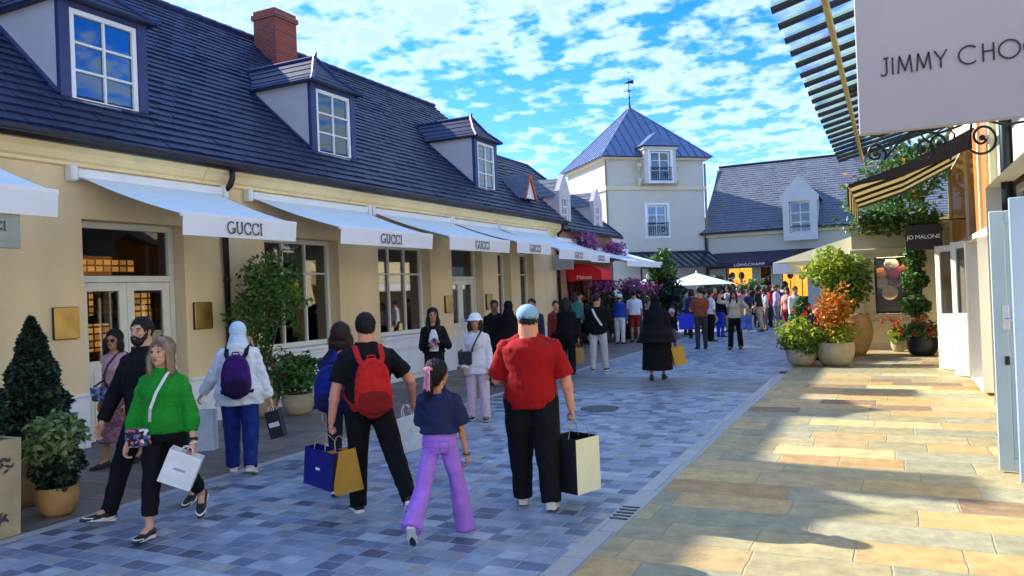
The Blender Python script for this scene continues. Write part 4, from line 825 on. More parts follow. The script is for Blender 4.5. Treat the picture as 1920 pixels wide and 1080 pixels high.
# hanging shop sign and wrought-iron bracket
sg = thing('hanging_sign', 'large pale grey hanging sign with thin black JIMMY CHOO lettering', 'sign', (.4, 3.6, 2.45))
yS = 3.55
b = MB(); b.bbox((-.092, yS - .02, 2.445), (.80, yS + .02, 3.01), .004); b.build('board', mat('sign_grey', (.33, .32, .37), .55, .03, 3), sg)
b = MB(); SC_ = .070; stroke_text(b, 'JIMMY CHOO', (.0, yS - .0225, 2.675), (1, 0, .0), (0, 0, 1), SC_, .085, .003, .10, nrm=Vector((0, -1, 0)))
for x in (.0,): pass
b.build('lettering', mat('sign_black', (.01, .01, .012), .4), sg)
b = MB()
for x in (.06, .62): b.tube([(x, yS, 3.0), (x, yS, 3.12)], .008, 6)
b.tube([(-.12, yS, 3.13), (RX, yS, 3.13)], .014, 8); b.build('hanger', M_iron, sg)
def spiral(c, r0, r1, a0, turns, n=34, y=0):
    return [(c[0] + (r0 + (r1 - r0) * i / n) * math.cos(a0 + turns * 2 * math.pi * i / n), y, c[1] + (r0 + (r1 - r0) * i / n) * math.sin(a0 + turns * 2 * math.pi * i / n)) for i in range(n + 1)]
br = thing('scroll_bracket', 'black wrought iron scroll bracket with curls below the large grey sign', 'bracket', (RX, 4.2, 2.4))
Yb = 4.2; b = MB()
def PB(px, py):
    X, Y, Z = ray(px, py); t = Yb / Y; return X * t, CAM_H + Z * t
def pl(pts, r=.006, tip=False):
    b.tube([(PB(*p)[0], Yb, PB(*p)[1]) for p in pts], r, 7)
def spx(cx_, cy_, r0, r1, a0, turns, n=30): return [(cx_ + (r0 + (r1 - r0) * i / n) * math.cos(a0 + turns * 2 * math.pi * i / n), cy_ + (r0 + (r1 - r0) * i / n) * math.sin(a0 + turns * 2 * math.pi * i / n)) for i in range(n + 1)]
pl(spx(1642, 288, 8, 20, 0, 1.1) + [(1672, 282), (1690, 262), (1712, 246), (1740, 240)]); pl(spx(1842, 258, 7, 33, .3, 1.35) + [(1822, 228), (1850, 226), (1885, 234), (1930, 226), (2040, 196), (2330, 120)])
pl(spx(1732, 278, 5, 24, 1, 1.2)); pl(spx(1762, 268, 5, 20, 3, -1.2)); pl([(1625, 252), (1650, 256), (1680, 244), (1720, 246), (1760, 250), (1800, 236), (1830, 214)]); pl([(1705, 226), (1735, 262), (1775, 236), (1790, 252), (1782, 300)], .005)
for q in ((1842, 258), (1732, 278), (1642, 288), (1762, 268)): x_, z_ = PB(*q); b.ell((x_, Yb, z_), (.014, .012, .014), None, 8, 6)
b.build('scroll', M_iron, br)
bs = thing('hanging_sign', 'small black projecting sign with white lettering below the striped awning', 'sign', (.65, 17.6, 2.3))
MB().bbox((.31, 17.6, 2.37), (.96, 17.64, 2.88), .006).build('board', mat('sign_matt_black', (.012, .010, .010), .5), bs)
sans('JO MALONE', 'lettering', M_wtext, bs, (.635, 17.59, 2.63), (1, 0, 0), .115, spacing=.95)
b = MB(); b.tube([(.3, 17.62, 2.95), (RX, 17.62, 2.95)], .014, 6); b.tube([(.4, 17.62, 2.95), (.4, 17.62, 2.87)], .006, 5); b.tube([(.9, 17.62, 2.95), (.9, 17.62, 2.87)], .006, 5); b.build('hanger', M_iron, bs)
# ================================================================== people
def skin(c, n): return mat('skin_' + n, c, .5, .08, 12, .05, 90, spec=.35)
SK1 = skin((.60, .33, .22), 'light'); SK2 = skin((.46, .22, .12), 'warm'); SK3 = skin((.22, .10, .06), 'dark'); SK4 = skin((.62, .27, .17), 'flushed')
M_hair = mat('hair_black', (.007, .006, .006), .65, .4, 30, .5, 90, stretch=(1, 1, .15)); M_hairb = mat('hair_brown', (.03, .013, .008), .6, .4, 30, .5, 90, stretch=(1, 1, .15))
M_hairg = mat('hair_ash_blonde', (.27, .19, .11), .45, .55, 26, .6, 70, stretch=(1, 1, .12))
M_lip = mat('lips', (.42, .07, .07), .4, .05); M_eyew = mat('eye_white', (.42, .38, .36), .3, .02); M_eyed = mat('eye_dark', (.02, .012, .01), .2, .1)
M_sole = mat('sole_white', (.75, .74, .70), .6, .04); M_shoeb = mat('shoe_black', (.015, .015, .017), .5, .2, 20); M_shoew = mat('shoe_white', (.62, .62, .56), .6, .08, 20)
def cloth(n, c, var=.14, sc=14, rough=.85, bump=.25, bs=220): return mat('cloth_' + n, c, rough, var, sc, bump, bs, spec=.2)
def pattern(n, cols, sc=30, rough=.8):
    if 'pat_' + n in MC: return MC['pat_' + n]
    mt, t, nn_, l, b = nmat('pat_' + n); tcn = nn_.new("ShaderNodeTexCoord"); vo = nn_.new("ShaderNodeTexVoronoi"); vo.inputs['Scale'].default_value = sc; l.new(tcn.outputs['Object'], vo.inputs['Vector'])
    s = nn_.new("ShaderNodeSeparateColor"); l.new(vo.outputs['Color'], s.inputs[0]); rp = nn_.new("ShaderNodeValToRGB"); rp.color_ramp.interpolation = 'CONSTANT'; l.new(s.outputs[0], rp.inputs[0])
    while len(rp.color_ramp.elements) < len(cols): rp.color_ramp.elements.new(.5)
    for i, c in enumerate(cols): rp.color_ramp.elements[i].position = i / len(cols); rp.color_ramp.elements[i].color = tuple(c) + (1,)
    l.new(rp.outputs[0], b.inputs['Base Color']); b.inputs['Roughness'].default_value = rough; MC['pat_' + n] = mt; return mt
UP = Vector((0, 0, 1))
def fuse(mb, name, mt, parent, vox, sm=2, wr=0.0, wsc=9.0, seed=0, strands=False, fz=1.4, sh_=.5):
    """one continuous skin grown over the overlapping volumes in mb"""
    me = bpy.data.meshes.new(name + '_src'); me.from_pydata(mb.v, [], mb.f); me.update()
    bm = bmesh.new(); bm.from_mesh(me); bmesh.ops.recalc_face_normals(bm, faces=bm.faces[:]); bm.to_mesh(me); bm.free()
    o = bpy.data.objects.new(name, me); COL.objects.link(o)
    md = o.modifiers.new('r', 'REMESH'); md.mode = 'VOXEL'; md.voxel_size = vox
    if sm: s = o.modifiers.new('s', 'SMOOTH'); s.factor = .5; s.iterations = sm
    dg = bpy.context.evaluated_depsgraph_get(); dg.update(); me2 = bpy.data.meshes.new_from_object(o.evaluated_get(dg)); o.modifiers.clear(); o.data = me2; bpy.data.meshes.remove(me)
    if wr:
        off = Vector((seed * 5.1, seed * 2.3, 0)); cs_ = [v.co.copy() for v in me2.vertices]; ns = [v.normal.copy() for v in me2.vertices]
        for i, v in enumerate(me2.vertices):
            c = cs_[i]
            if strands: d = noise.noise(Vector((c.x * 60, c.y * 60, c.z * 7)) + off)
            else:
                q = Vector((c.x * wsc, c.y * wsc, (c.z + c.x * sh_) * wsc * fz)) + off; a = noise.noise(q); d = (1 - abs(a) * 3.2) * .55 + noise.noise(q * 2.3) * .45
            v.co = c + ns[i] * d * wr
    me2.materials.clear(); me2.materials.append(mt); me2.shade_smooth(); me2.name = name; o.parent = parent
    return o
def limb(mb, pts, rs, n=12, flat=1.0, extend=True):
    """tapered tube with rounded ends"""
    P = []; Rr = []
    for i in range(len(pts) - 1):
        a, b = Vector(pts[i]), Vector(pts[i + 1]); k = 4
        for j in range(k): t = j / k; P.append(a.lerp(b, t)); Rr.append(rs[i] + (rs[i + 1] - rs[i]) * t)
    P.append(Vector(pts[-1])); Rr.append(rs[-1])
    mb.tube(P, Rr, n)
    if extend:
        for p, r in ((P[0], Rr[0]), (P[-1], Rr[-1])): mb.ell(p, (r, r, r), None, 10, 7)
    for i in range(1, len(pts) - 1): mb.ell(pts[i], (rs[i],) * 3, None, 10, 7)
def unit(v): return Vector(v).normalized()
PEOPLE = []
def person(label, pos, heading, h, S, q='near', group=None, seed=None):
    """heading: degrees clockwise from up-street (+Y). S: pose + clothing."""
    seed = seed if seed is not None else len(PEOPLE) * 3 + 1
    vox = dict(near=(.0075, .011), mid=(.012, .016), far=(.019, .024))[q]
    heading += math.degrees(math.atan2(pos[0], pos[1]))   # headings are read off the photo: 0 = straight away from the camera
    root = thing('person', label, 'person', (pos[0], pos[1], pos[2] if len(pos) > 2 else 0), -R_(heading), group)
    k = h / 1.75; g = S.get('g', 'm'); bw = S.get('w', 1.0); bd = S.get('d', 1.0); belly = S.get('belly', 0)
    lean = R_(S.get('lean', 2)); up = Vector((math.sin(R_(S.get('side', 0))), math.sin(lean), math.cos(lean))).normalized(); rt = Vector((1, 0, 0)); fw = up.cross(rt) * -1 if False else rt.cross(up) * -1
    fw = Vector((0, 1, 0)) - up * up.y; fw.normalize()
    # legs
    T, Sh, FH = .245 * h, .232 * h, .043 * h; hipw = .050 * h * (1 + (bw - 1) * .6)
    legs = {}
    for sd, key in ((-1, 'L'), (1, 'R')):
        sw, bend, outw, toe = S.get('leg' + key, (0, 3, .02, 0)); sw = R_(sw); a2 = sw - R_(bend)
        hp = Vector((sd * hipw, 0, -.01 * h)); kn = hp + T * Vector((sd * outw, math.sin(sw), -math.cos(sw))).normalized(); an = kn + Sh * Vector((sd * outw * .6, math.sin(a2), -math.cos(a2))).normalized()
        fp = R_(toe); fd = Vector((sd * .12, math.cos(fp), math.sin(fp))).normalized(); fn = Vector((0, -math.sin(fp), math.cos(fp)))
        legs[key] = (hp, kn, an, fd, fn)
    low = min(min((an - fn * FH - fd * .05 * h * .9).z, (an - fn * FH + fd * .115 * h).z) for (_, _, an, fd, fn) in legs.values())
    lift = Vector((0, 0, -low))
    for kx in legs: hp, kn, an, fd, fn = legs[kx]; legs[kx] = (hp + lift, kn + lift, an + lift, fd, fn)
    P0 = lift.copy(); TL = .295 * h; NB = P0 + up * TL
    sw_ = (.103 if g == 'm' else .088) * h * (1 + (bw - 1) * .55)
    arms = {}
    for sd, key in ((-1, 'L'), (1, 'R')):
        u1, u2 = S.get('arm' + key, ((.14, .05, -1), (.1, .25, -1)))[:2]
        sh = NB - up * .046 * h + rt * sd * sw_
        el = sh + .172 * h * unit((u1[0] * .62 * sd, u1[1], u1[2])); wr = el + .148 * h * unit((u2[0] * sd, u2[1], u2[2]))
        hd_ = S.get('hand' + key, None); hdv = unit((hd_[0] * sd, hd_[1], hd_[2])) if hd_ else unit((u2[0] * sd, u2[1], u2[2]))
        arms[key] = (sh, el, wr, hdv)
    HC = NB + up * (.098 if bw < 1.25 else .082) * h + fw * .012 * h
    hr = Matrix.Rotation(-R_(S.get('look', 0)), 3, 'Z') @ Matrix.Rotation(R_(S.get('nod', 0)), 3, 'X') @ Matrix.Rotation(R_(S.get('tilt', 0)), 3, 'Y')
    hk = k * (S.get('head', 1.0)); hk = .5 * hk + .5 * S.get('head', 1.0) if h > 1.3 else .97
    def HP(x, y, z): return HC + hr @ Vector((x * hk, y * hk, z * hk))
    # ---------------- torso profile: t, half width, half depth, forward offset
    if g == 'm': TP_ = [(-.16, .080, .062, 0), (0, .095, .070, -.004), (.2, .092, .068, 0), (.42, .090, .066, .002), (.65, .100, .070, .004), (.84, .104, .066, 0), (.95, .070, .052, -.004), (1.03, .036, .036, 0)]
    else: TP_ = [(-.16, .082, .062, -.004), (0, .100, .074, -.008), (.2, .090, .066, -.002), (.42, .078, .060, .0), (.65, .086, .072, .012), (.78, .088, .066, .008), (.9, .080, .056, 0), (.97, .055, .044, 0), (1.03, .032, .032, 0)]
    def torso(mb, off, t0, t1, flare=0, n=24, tops=None):
        rl = []; tp = [p for p in TP_ if t0 < p[0] < t1]
        def at(t):
            for a, b in zip(TP_, TP_[1:]):
                if a[0] <= t <= b[0]: f = (t - a[0]) / (b[0] - a[0]); return [t] + [a[j] + (b[j] - a[j]) * f for j in (1, 2, 3)]
            return list(TP_[0] if t < 0 else TP_[-1])
        ts = sorted({t0, t1} | {p[0] for p in tp}); ts2 = []
        for a, b in zip(ts, ts[1:]): ts2 += [a + (b - a) * j / 3 for j in range(3)]
        ts2.append(ts[-1])
        for t in ts2:
            _, ww, dd, yo = at(max(-.16, t)); bel = belly * math.exp(-((t - .22) / .28) ** 2); wdn = 1 + (bw - 1) * (1 if t < .8 else max(0, (1.05 - t) / .25)); dn = 1 + (bd - 1) * (1 if t < .8 else max(0, (1.05 - t) / .25))
            fl = flare * max(0, (.35 - t)) if t < .35 else 0
            rl.append((P0 + up * TL * t + fw * (yo * h + bel * .5 * h * .1), rt * (ww * h * wdn + off + fl), fw * (dd * h * dn + off + fl * .8 + bel * h * .05)))
        mb.rings(rl, n); return rl
    # ---------------- body
    B = MB(); torso(B, -.004, -.10, 1.0)
    B.ell(HP(0, -.008, .020), (.075 * hk, .095 * hk, .090 * hk), hr, 20, 13); B.ell(HP(0, .022, -.045), (.056 * hk, .062 * hk, .070 * hk), hr, 16, 10); B.ell(HP(0, .058, -.088), (.026 * hk, .022 * hk, .020 * hk), hr, 10, 7)
    if q == 'near':
        B.tube([HP(0, .083, .022), HP(0, .104, -.018), HP(0, .100, -.030)], [.009 * hk, .015 * hk, .013 * hk], 8); B.ell(HP(.011, .094, -.030), (.009, .010, .008), hr, 8, 5); B.ell(HP(-.011, .094, -.030), (.009, .010, .008), hr, 8, 5)
        B.ell(HP(0, .080, .030), (.050, .016, .010), hr, 12, 6); B.ell(HP(.035, .066, -.018), (.02, .018, .016), hr, 8, 6); B.ell(HP(-.035, .066, -.018), (.02, .018, .016), hr, 8, 6); B.ell(HP(0, .080, -.056), (.022, .011, .011), hr, 8, 6)
    else: B.ell(HP(0, .098, -.015), (.013, .018, .024), hr, 8, 5)
    for s in (-1, 1): B.ell(HP(s * .077, -.010, -.004), (.010, .020, .032), hr, 8, 7)
    nk = .036 * h * (1.12 if g == 'm' else .88) * (1 + (bw - 1) * .5); limb(B, [NB - up * .02 * h, HP(0, -.018, -.03)], [nk * 1.1, nk * (.9 if bw < 1.25 else 1.05)], 14)
    af = S.get('armfat', 1.0) * (1.0 if g == 'm' else .86)
    hands = {}
    for key, (sh, el, wr, hv) in arms.items():
        sd = 1 if key == 'R' else -1
        limb(B, [sh, el, wr], [.024 * h * af, .0235 * h * af, .0155 * h * af], 12)
        B.ell(el.lerp(wr, .25), (.025 * h * af,) * 3, None, 10, 7)
        # palm, four fingers, thumb; palms face the thigh
        side = hv.cross(Vector((sd, 0, 0))); side = side.normalized() if side.length > .2 else Vector((0, 1, 0))     # towards thumb/front
        if side.y < 0: side = -side
        pn = side.cross(hv).normalized()
        if pn.x * sd > 0: pn = -pn          # palm normal looks inward
        L_ = .105 * h; pc = wr + hv * L_ * .28; rotm = Matrix((side, pn, hv)).transposed()
        B.ell(wr + hv * L_ * .26, (.024 * h, .011 * h, .030 * h), rotm, 12, 8)
        curl = S.get('curl' + key, .35); fr = .0050 * h
        for j, (o_, ln) in enumerate(((.016, .90), (.0055, 1.0), (-.0055, .94), (-.0155, .76))):
            base = wr + hv * L_ * .46 + side * o_ * h; d = hv.copy(); p = base; pts = [wr + hv * L_ * .25 + side * o_ * h * .8, base]; seg = L_ * .19 * ln
            cj = curl * (1 + .1 * j)
            for m_ in range(3):
                ang = cj * (.75, 1.5, 1.2)[m_]; d = (Matrix.Rotation(ang, 3, side.cross(UP).normalized() if False else side) @ d) if False else (d * math.cos(ang) + pn * math.sin(ang) - 0 * d).normalized() if m_ == 0 else (Quaternion(hv.cross(pn).normalized(), ang) @ d)
                p = p + d * seg; pts.append(p.copy())
            if q != 'far': B.tube(pts, [fr * 1.15, fr * 1.15, fr * 1.05, fr * .95, fr * .8], 7)
        tb = wr + hv * L_ * .14 + side * .016 * h; td_ = (side * .62 + hv * .75 + pn * (.25 + curl * .4)).normalized(); t2 = tb + td_ * L_ * .26; t3 = t2 + (hv * .8 + pn * (.3 + curl)).normalized() * L_ * .2
        if q != 'far': B.tube([tb, t2, t3], [fr * 1.5, fr * 1.2, fr * .9], 7)
        hands[key] = wr + hv * L_ * .52 + pn * .02 * h
    for key, (hp, kn, an, fd, fn) in legs.items():
        lf = (1 + (bw - 1) * .4) * (.8 if S.get('lower', 'trousers') == 'trousers' else 1)
        limb(B, [hp, kn, an], [.046 * h * lf, .030 * h * lf, .0195 * h], 12); B.ell(kn.lerp(an, .28) - Vector((0, .008 * h, 0)), (.030 * h * lf, .032 * h * lf, .05 * h), None, 10, 7)
        B.tube([an, an - fn * FH * .4 + fd * .06 * h], [.02 * h, .018 * h], 8)
    body = fuse(B, 'body', S.get('skin', SK1), root, vox[0], 2 if q == 'near' else 1)
    # ---------------- shoes
    for key, (hp, kn, an, fd, fn) in legs.items():
        sb = MB(); st = fd.cross(fn).normalized(); hl_ = an - fn * FH * .62 - fd * .030 * h; tip = an - fn * FH * .70 + fd * .105 * h
        prof = [(-.028, .020, .030, .0), (-.012, .023, .034, .002), (.02, .023, .028, .001), (.05, .025, .020, -.004), (.08, .026, .016, -.008), (.105, .021, .012, -.010), (.122, .010, .008, -.012)]
        base = an - fn * FH * .55
        sb.rings([(base + fd * a * h + fn * (zc * h + (c - .018) * h * .35), st * b_ * h, fn * c * h * .75) for a, b_, c, zc in prof], 14)
        sh_m = S.get('shoe', M_shoeb); sb.v = [tuple(base + (Vector(v) - base) * 1.12) for v in sb.v]; so_ = fuse(sb, 'shoe', sh_m, root, .010 if q == 'near' else .016, 1)
        if q == 'near' or S.get('sole'):
            s2 = MB(); ol = [(-.032, .017), (-.02, .024), (.02, .0225), (.06, .026), (.095, .026), (.118, .018), (.127, .007)]; z0 = an - fn * FH * 1.0
            pts = [z0 + fd * a * h + st * w_ * h for a, w_ in ol] + [z0 + fd * a * h - st * w_ * h for a, w_ in reversed(ol)]
            n_ = len(pts); s2.add(pts + [p + fn * FH * .36 for p in pts], [tuple(range(n_)), tuple(reversed(range(n_, 2 * n_)))] + [(i, (i + 1) % n_, (i + 1) % n_ + n_, i + n_) for i in range(n_)]); s2.build('sole', S.get('sole', M_sole), so_, local=True)
        if S.get('stripe') and q == 'near':
            s3 = MB()
            for s in (-1, 1): s3.tube([base + st * s * .024 * h + fd * .055 * h - fn * .004 * h, base + st * s * .026 * h + fd * .02 * h - fn * .010 * h, base + st * s * .024 * h - fd * .02 * h + fn * .004 * h], [.003 * h, .006 * h, .002 * h], 6)
            s3.build('shoe_stripe', S['stripe'], so_, local=True)
    # ---------------- lower garment
    lw = S.get('lower', 'trousers'); off = S.get('loose', .012)
    if lw == 'trousers' or lw == 'shorts':
        Lm = MB(); ra = S.get('legr', (.056, .040, .034)); lf = 1 + (bw - 1) * .45
        torso(Lm, off * .8, -.16, S.get('waist', .22))
        for key, (hp, kn, an, fd, fn) in legs.items():
            endf = S.get('hem', 1.0); lo = kn.lerp(an, (endf - .5) * 2) if endf > .5 else hp.lerp(kn, endf * 2)
            if endf >= 1: lo = an - (an - kn).normalized() * -.012 * h * S.get('drop', 1)
            if endf > .5:
                mid = kn.lerp(lo, .5); r2 = (ra[1] + ra[2]) / 2
                limb(Lm, [hp, hp.lerp(kn, .5), kn, mid], [ra[0] * h * lf, (ra[0] * .55 + ra[1] * .45) * h * lf, ra[1] * h * lf, r2 * h], 14)
                Lm.tube([mid.lerp(kn, .2), mid, lo], [r2 * h, r2 * h, ra[2] * h], 14)
            else: Lm.tube([hp + Vector((0, 0, .02)), lo], [ra[0] * h * lf, ra[1] * h * lf * 1.15], 14)
        fuse(Lm, S.get('lower_name', 'trousers'), S['lower_m'], root, vox[1], 2, S.get('wr', .008 if q == 'near' else .006), 11, seed, fz=.6, sh_=.15)
    elif lw in ('skirt', 'abaya'):
        Lm = MB(); z1 = S.get('hem_z', .25) * h; kz = (legs['L'][1] + legs['R'][1]) / 2; az = (legs['L'][2] + legs['R'][2]) / 2; rl = []
        wtop = P0 + up * TL * .3
        for i in range(9):
            t = i / 8; z = wtop.z + (z1 - wtop.z) * t; c = wtop.lerp(Vector((az.x, (kz.y * .6 + az.y * .4), z)), t); c.z = z
            spread = abs(legs['L'][2].y - legs['R'][2].y) * .32 * t
            rl.append((c, rt * (.088 + .045 * min(1, t * 2.6) * S.get('fl', 1) + .02 * t) * h * bw, Vector((0, 1, 0)) * ((.068 + .03 * min(1, t * 2.6) * S.get('fl', 1) + .01 * t) * h * bd + spread)))
        Lm.rings(rl, 28); fuse(Lm, S.get('lower_name', 'skirt'), S['lower_m'], root, vox[1], 2, .014 if q == 'near' else .01, 7, seed)
    # ---------------- upper garment
    Um = MB(); hem = S.get('tophem', -.02); offu = S.get('topoff', .016); torso(Um, offu, hem, S.get('topneck', .99), S.get('flare', 0))
    sl_ = S.get('sleeve', 1.0); sr = S.get('sleever', (.040, .034, .026))
    for key, (sh, el, wr, hv) in arms.items():
        if sl_ <= 0: limb(Um, [sh - rt * (.03 * h if key == 'R' else -.03 * h), sh], [.04 * h, .036 * h], 10); continue
        if sl_ <= .5: e_ = sh.lerp(el, sl_ * 2); limb(Um, [sh, sh.lerp(e_, .5)], [max(sr[0] * .84, .031 * af) * h, max(sr[0] * .92, .030 * af) * h], 12); Um.tube([sh.lerp(e_, .3), e_], [sr[0] * h, sr[1] * h * 1.05], 14)
        else:
            e_ = el.lerp(wr, (sl_ - .5) * 2); limb(Um, [sh, el, el.lerp(e_, .6)], [sr[0] * .86 * h, sr[1] * h, (sr[1] * .4 + sr[2] * .6) * h], 12); Um.tube([el.lerp(e_, .5), e_], [(sr[1] + sr[2]) / 2 * h, sr[2] * h], 14)
            if S.get('puff'): Um.ell(el.lerp(e_, .45), (.044 * h,) * 2 + (.056 * h,), None, 12, 8); Um.ell(sh.lerp(el, .3), (.040 * h,) * 2 + (.048 * h,), None, 12, 8)
    limb(Um, [arms['L'][0] - up * .004 * h, arms['R'][0] - up * .004 * h], [.026 * h, .026 * h], 12)
    for key in 'LR': Um.tube([arms[key][0].lerp(NB, .1) + up * .006 * h, NB + up * .008 * h + rt * (.02 if key == 'R' else -.02) * h], [.024 * h, .026 * h], 10)
    if S.get('collar'): Um.tube([NB - up * .012 * h, NB + up * .026 * h], [nk * 1.5, nk * 1.3], 14)
    if S.get('hood'): Um.ell(NB - fw * .045 * h + up * .004 * h, (.068 * h, .036 * h, .034 * h), None, 14, 8)
    top = fuse(Um, S.get('top_name', 'top'), S['top_m'], root, vox[1], 2, S.get('wrt', .0075 if q == 'near' else .006), 9, seed + 5)
    # ---------------- hair / headwear
    hm = S.get('hair', 'short'); Hm = MB(); hmat = S.get('hair_m', M_hair); hback = .014 if (g == 'f' and q == 'near') else 0
    if hm in ('short', 'bob', 'long', 'pony', 'curly'):
        th_ = .010 if hm == 'short' else .018
        Hm.ell(HP(0, -.022 - hback, .034 + hback * .5), ((.076 + th_) * hk, (.092 + th_) * hk, (.088 + th_) * hk), hr, 20, 12); Hm.ell(HP(0, -.055, -.02 if hm != 'short' else .0), (.070 * hk, .056 * hk, (.075 if hm != 'short' else .062) * hk), hr, 14, 9)
        for s in (-1, 1): Hm.ell(HP(s * .060, -.034, .012), (.022 * hk, .046 * hk, .050 * hk), hr, 10, 8)
        if hm in ('bob', 'curly'):
            ln = .10 if hm == 'bob' else .15
            Hm.ell(HP(0, -.050, -.05), (.092 * hk, .060 * hk, .095 * hk), hr, 14, 9)
            for s in (-1, 1): limb(Hm, [HP(s * .072, .012, .03), HP(s * .088, .008, -.04), HP(s * .090, .0, -ln)], [.024 * hk, .036 * hk, .034 * hk], 10)
        if hm == 'long':
            limb(Hm, [HP(0, -.06, 0), HP(0, -.085, -.12), HP(0, -.09, -.28)], [.08 * hk, .075 * hk, .04 * hk], 12)
            for s in (-1, 1): limb(Hm, [HP(s * .070, .01, .03), HP(s * .090, .0, -.08), HP(s * .095, .045, -.20), HP(s * .085, .075, -.31)], [.022 * hk, .030 * hk, .032 * hk, .018 * hk], 10)
        if hm == 'pony': limb(Hm, [HP(0, -.09, .05), HP(0, -.135, .03), HP(0, -.14, -.08), HP(-.015, -.125, -.20), HP(-.03, -.12, -.30)], [.026 * hk, .038 * hk, .036 * hk, .030 * hk, .012 * hk], 10)
        ho = fuse(Hm, 'hair', hmat, root, .008 if q == 'near' else .014, 1, .007 if hm != 'short' else .006, 1, seed, strands=True)
        if q == 'near':      # loose locks lying over the hair mass
            rh = random.Random(seed); vs_ = ho.data.vertices; sb = MB(); ln = {'short': .028, 'bob': .05, 'long': .07, 'pony': .045, 'curly': .06}[hm]
            for _ in range(1500 if hm != 'short' else 1100):
                v = vs_[rh.randrange(len(vs_))]; nn_ = v.normal; c = v.co; hl = hr.inverted() @ (c - HC) / hk
                if hl.y > .035 and hl.z < .06: continue
                dn = Vector((rh.gauss(0, .35), rh.gauss(0, .35) - (.5 if hm in ('pony', 'short') else 0), -1)); dn = (dn - nn_ * dn.dot(nn_)); 
                if dn.length < .1: continue
                dn.normalize(); sd_ = dn.cross(nn_) * rh.uniform(.0012, .003); l_ = ln * rh.uniform(.5, 1.3); p1 = c + nn_ * .001; p2 = c + dn * l_ * .5 + nn_ * rh.uniform(.002, .006); p3 = c + dn * l_ + nn_ * rh.uniform(-.002, .007)
                sb.add([p1 - sd_, p1 + sd_, p2 + sd_ * .9, p2 - sd_ * .9, p3], [(0, 1, 2, 3), (3, 2, 4)])
            sb.build('locks', hmat, ho, local=True)
    if hm == 'hijab':
        Hm.ell(HP(0, -.015, .018), (.094 * hk, .104 * hk, .108 * hk), hr, 18, 12); limb(Hm, [HP(0, -.02, -.04), NB - fw * .01], [.088 * hk, .125 * hk], 16); Hm.ell(NB + fw * .0 - up * .02, (.14 * hk, .10 * hk, .06 * hk), None, 16, 8)
        if q != 'far':   # leave the face open
            pass
        fuse(Hm, 'headscarf', hmat, root, .010 if q == 'near' else .016, 2, .005, 14, seed)
    if S.get('hat'):
        kind, hmm, brim = S['hat']; Tm = MB()
        if kind == 'cap':
            Tm.ell(HP(0, -.014, .052), (.099 * hk, .118 * hk, .090 * hk), hr, 20, 12); Tm.ell(HP(0, .10 * brim, .045), (.065 * hk, .065 * hk, .010 * hk), hr, 14, 5); Tm.ell(HP(0, -.012, .135), (.01, .01, .008), hr, 8, 5)
        else:
            Tm.ell(HP(0, -.012, .062), (.100 * hk, .116 * hk, .086 * hk), hr, 20, 12)
            c = HP(0, -.005, .045); Tm.rings([(c + hr @ Vector((0, 0, z)), hr @ Vector((r * .95, 0, 0)), hr @ Vector((0, r * 1.05, 0))) for r, z in ((.098, .015), (.13, -.012), (.132, -.020), (.10, .0))], 24)
        fuse(Tm, 'cap' if kind == 'cap' else 'sun_hat', hmm, root, .007 if q == 'near' else .012, 1)
    # ---------------- face
    if q == 'near' and not S.get('noface'):
        for s in (-1, 1):
            b = MB(); b.ell(HP(s * .031, .0785, .008), (.0115 * hk, .010 * hk, .0056 * hk), hr, 12, 8); e_ = b.build('eye', M_eyew, root, local=True, smooth=True)
            b = MB(); b.ell(HP(s * .031, .0868, .008), (.0062 * hk, .003 * hk, .0062 * hk), hr, 10, 6); b.build('iris', M_eyed, e_, local=True)
            b = MB(); b.tube([HP(s * .014, .090, .027), HP(s * .032, .088, .033), HP(s * .052, .073, .026)], [.0025, .004, .002], 6); b.build('eyebrow', hmat if hm != 'hijab' else M_hairb, root, local=True)
            b = MB(); b.tube([HP(s * .019, .086, .0135), HP(s * .031, .0885, .0175), HP(s * .045, .079, .012)], [.002, .0028, .002], 6); b.build('eyelid', M_eyed if g == 'f' else S.get('skin', SK1), root, local=True)
        b = MB(); b.tube([HP(-.022, .083, -.054), HP(-.008, .0925, -.050), HP(0, .0925, -.052), HP(.008, .0925, -.050), HP(.022, .083, -.054)], [.001, .004, .0045, .004, .001], 7); b.tube([HP(-.018, .083, -.058), HP(0, .0925, -.061), HP(.018, .083, -.058)], [.001, .006, .001], 7); b.build('mouth', M_lip, root, local=True)
        if S.get('beard'):
            b = MB(); b.ell(HP(0, .040, -.078), (.054 * hk, .055 * hk, .052 * hk), hr, 14, 8)
            for s in (-1, 1): limb(b, [HP(s * .068, .012, -.005), HP(s * .060, .030, -.05), HP(s * .03, .065, -.085)], [.010, .020, .022], 8)
            b.tube([HP(-.034, .076, -.062), HP(-.02, .094, -.042), HP(0, .099, -.038), HP(.02, .094, -.042), HP(.034, .076, -.062)], [.008, .008, .007, .008, .008], 7)
            fuse(b, 'beard', hmat, root, .007, 1, .003, 1, seed, strands=True)
        if S.get('shades'):
            b = MB()
            for s in (-1, 1): b.ell(HP(s * .033, .094, .006), (.027, .008, .021), hr, 14, 7); b.tube([HP(s * .058, .088, .010), HP(s * .082, -.01, .012)], .003, 5)
            b.tube([HP(-.012, .101, .012), HP(.012, .101, .012)], .003, 5); b.build('sunglasses', M_eyed, root, local=True)
    rm = Matrix.Translation(root.location) @ Matrix.Rotation(root.rotation_euler.z, 4, 'Z')
    info = dict(root=root, rm=rm, h=h, hands={kk: rm @ v for kk, v in hands.items()}, NB=NB, P0=P0, up=up, fw=fw, rt=rt, HP=HP, arms=arms, TL=TL, legs=legs, bd=bd)
    PEOPLE.append(info); return info
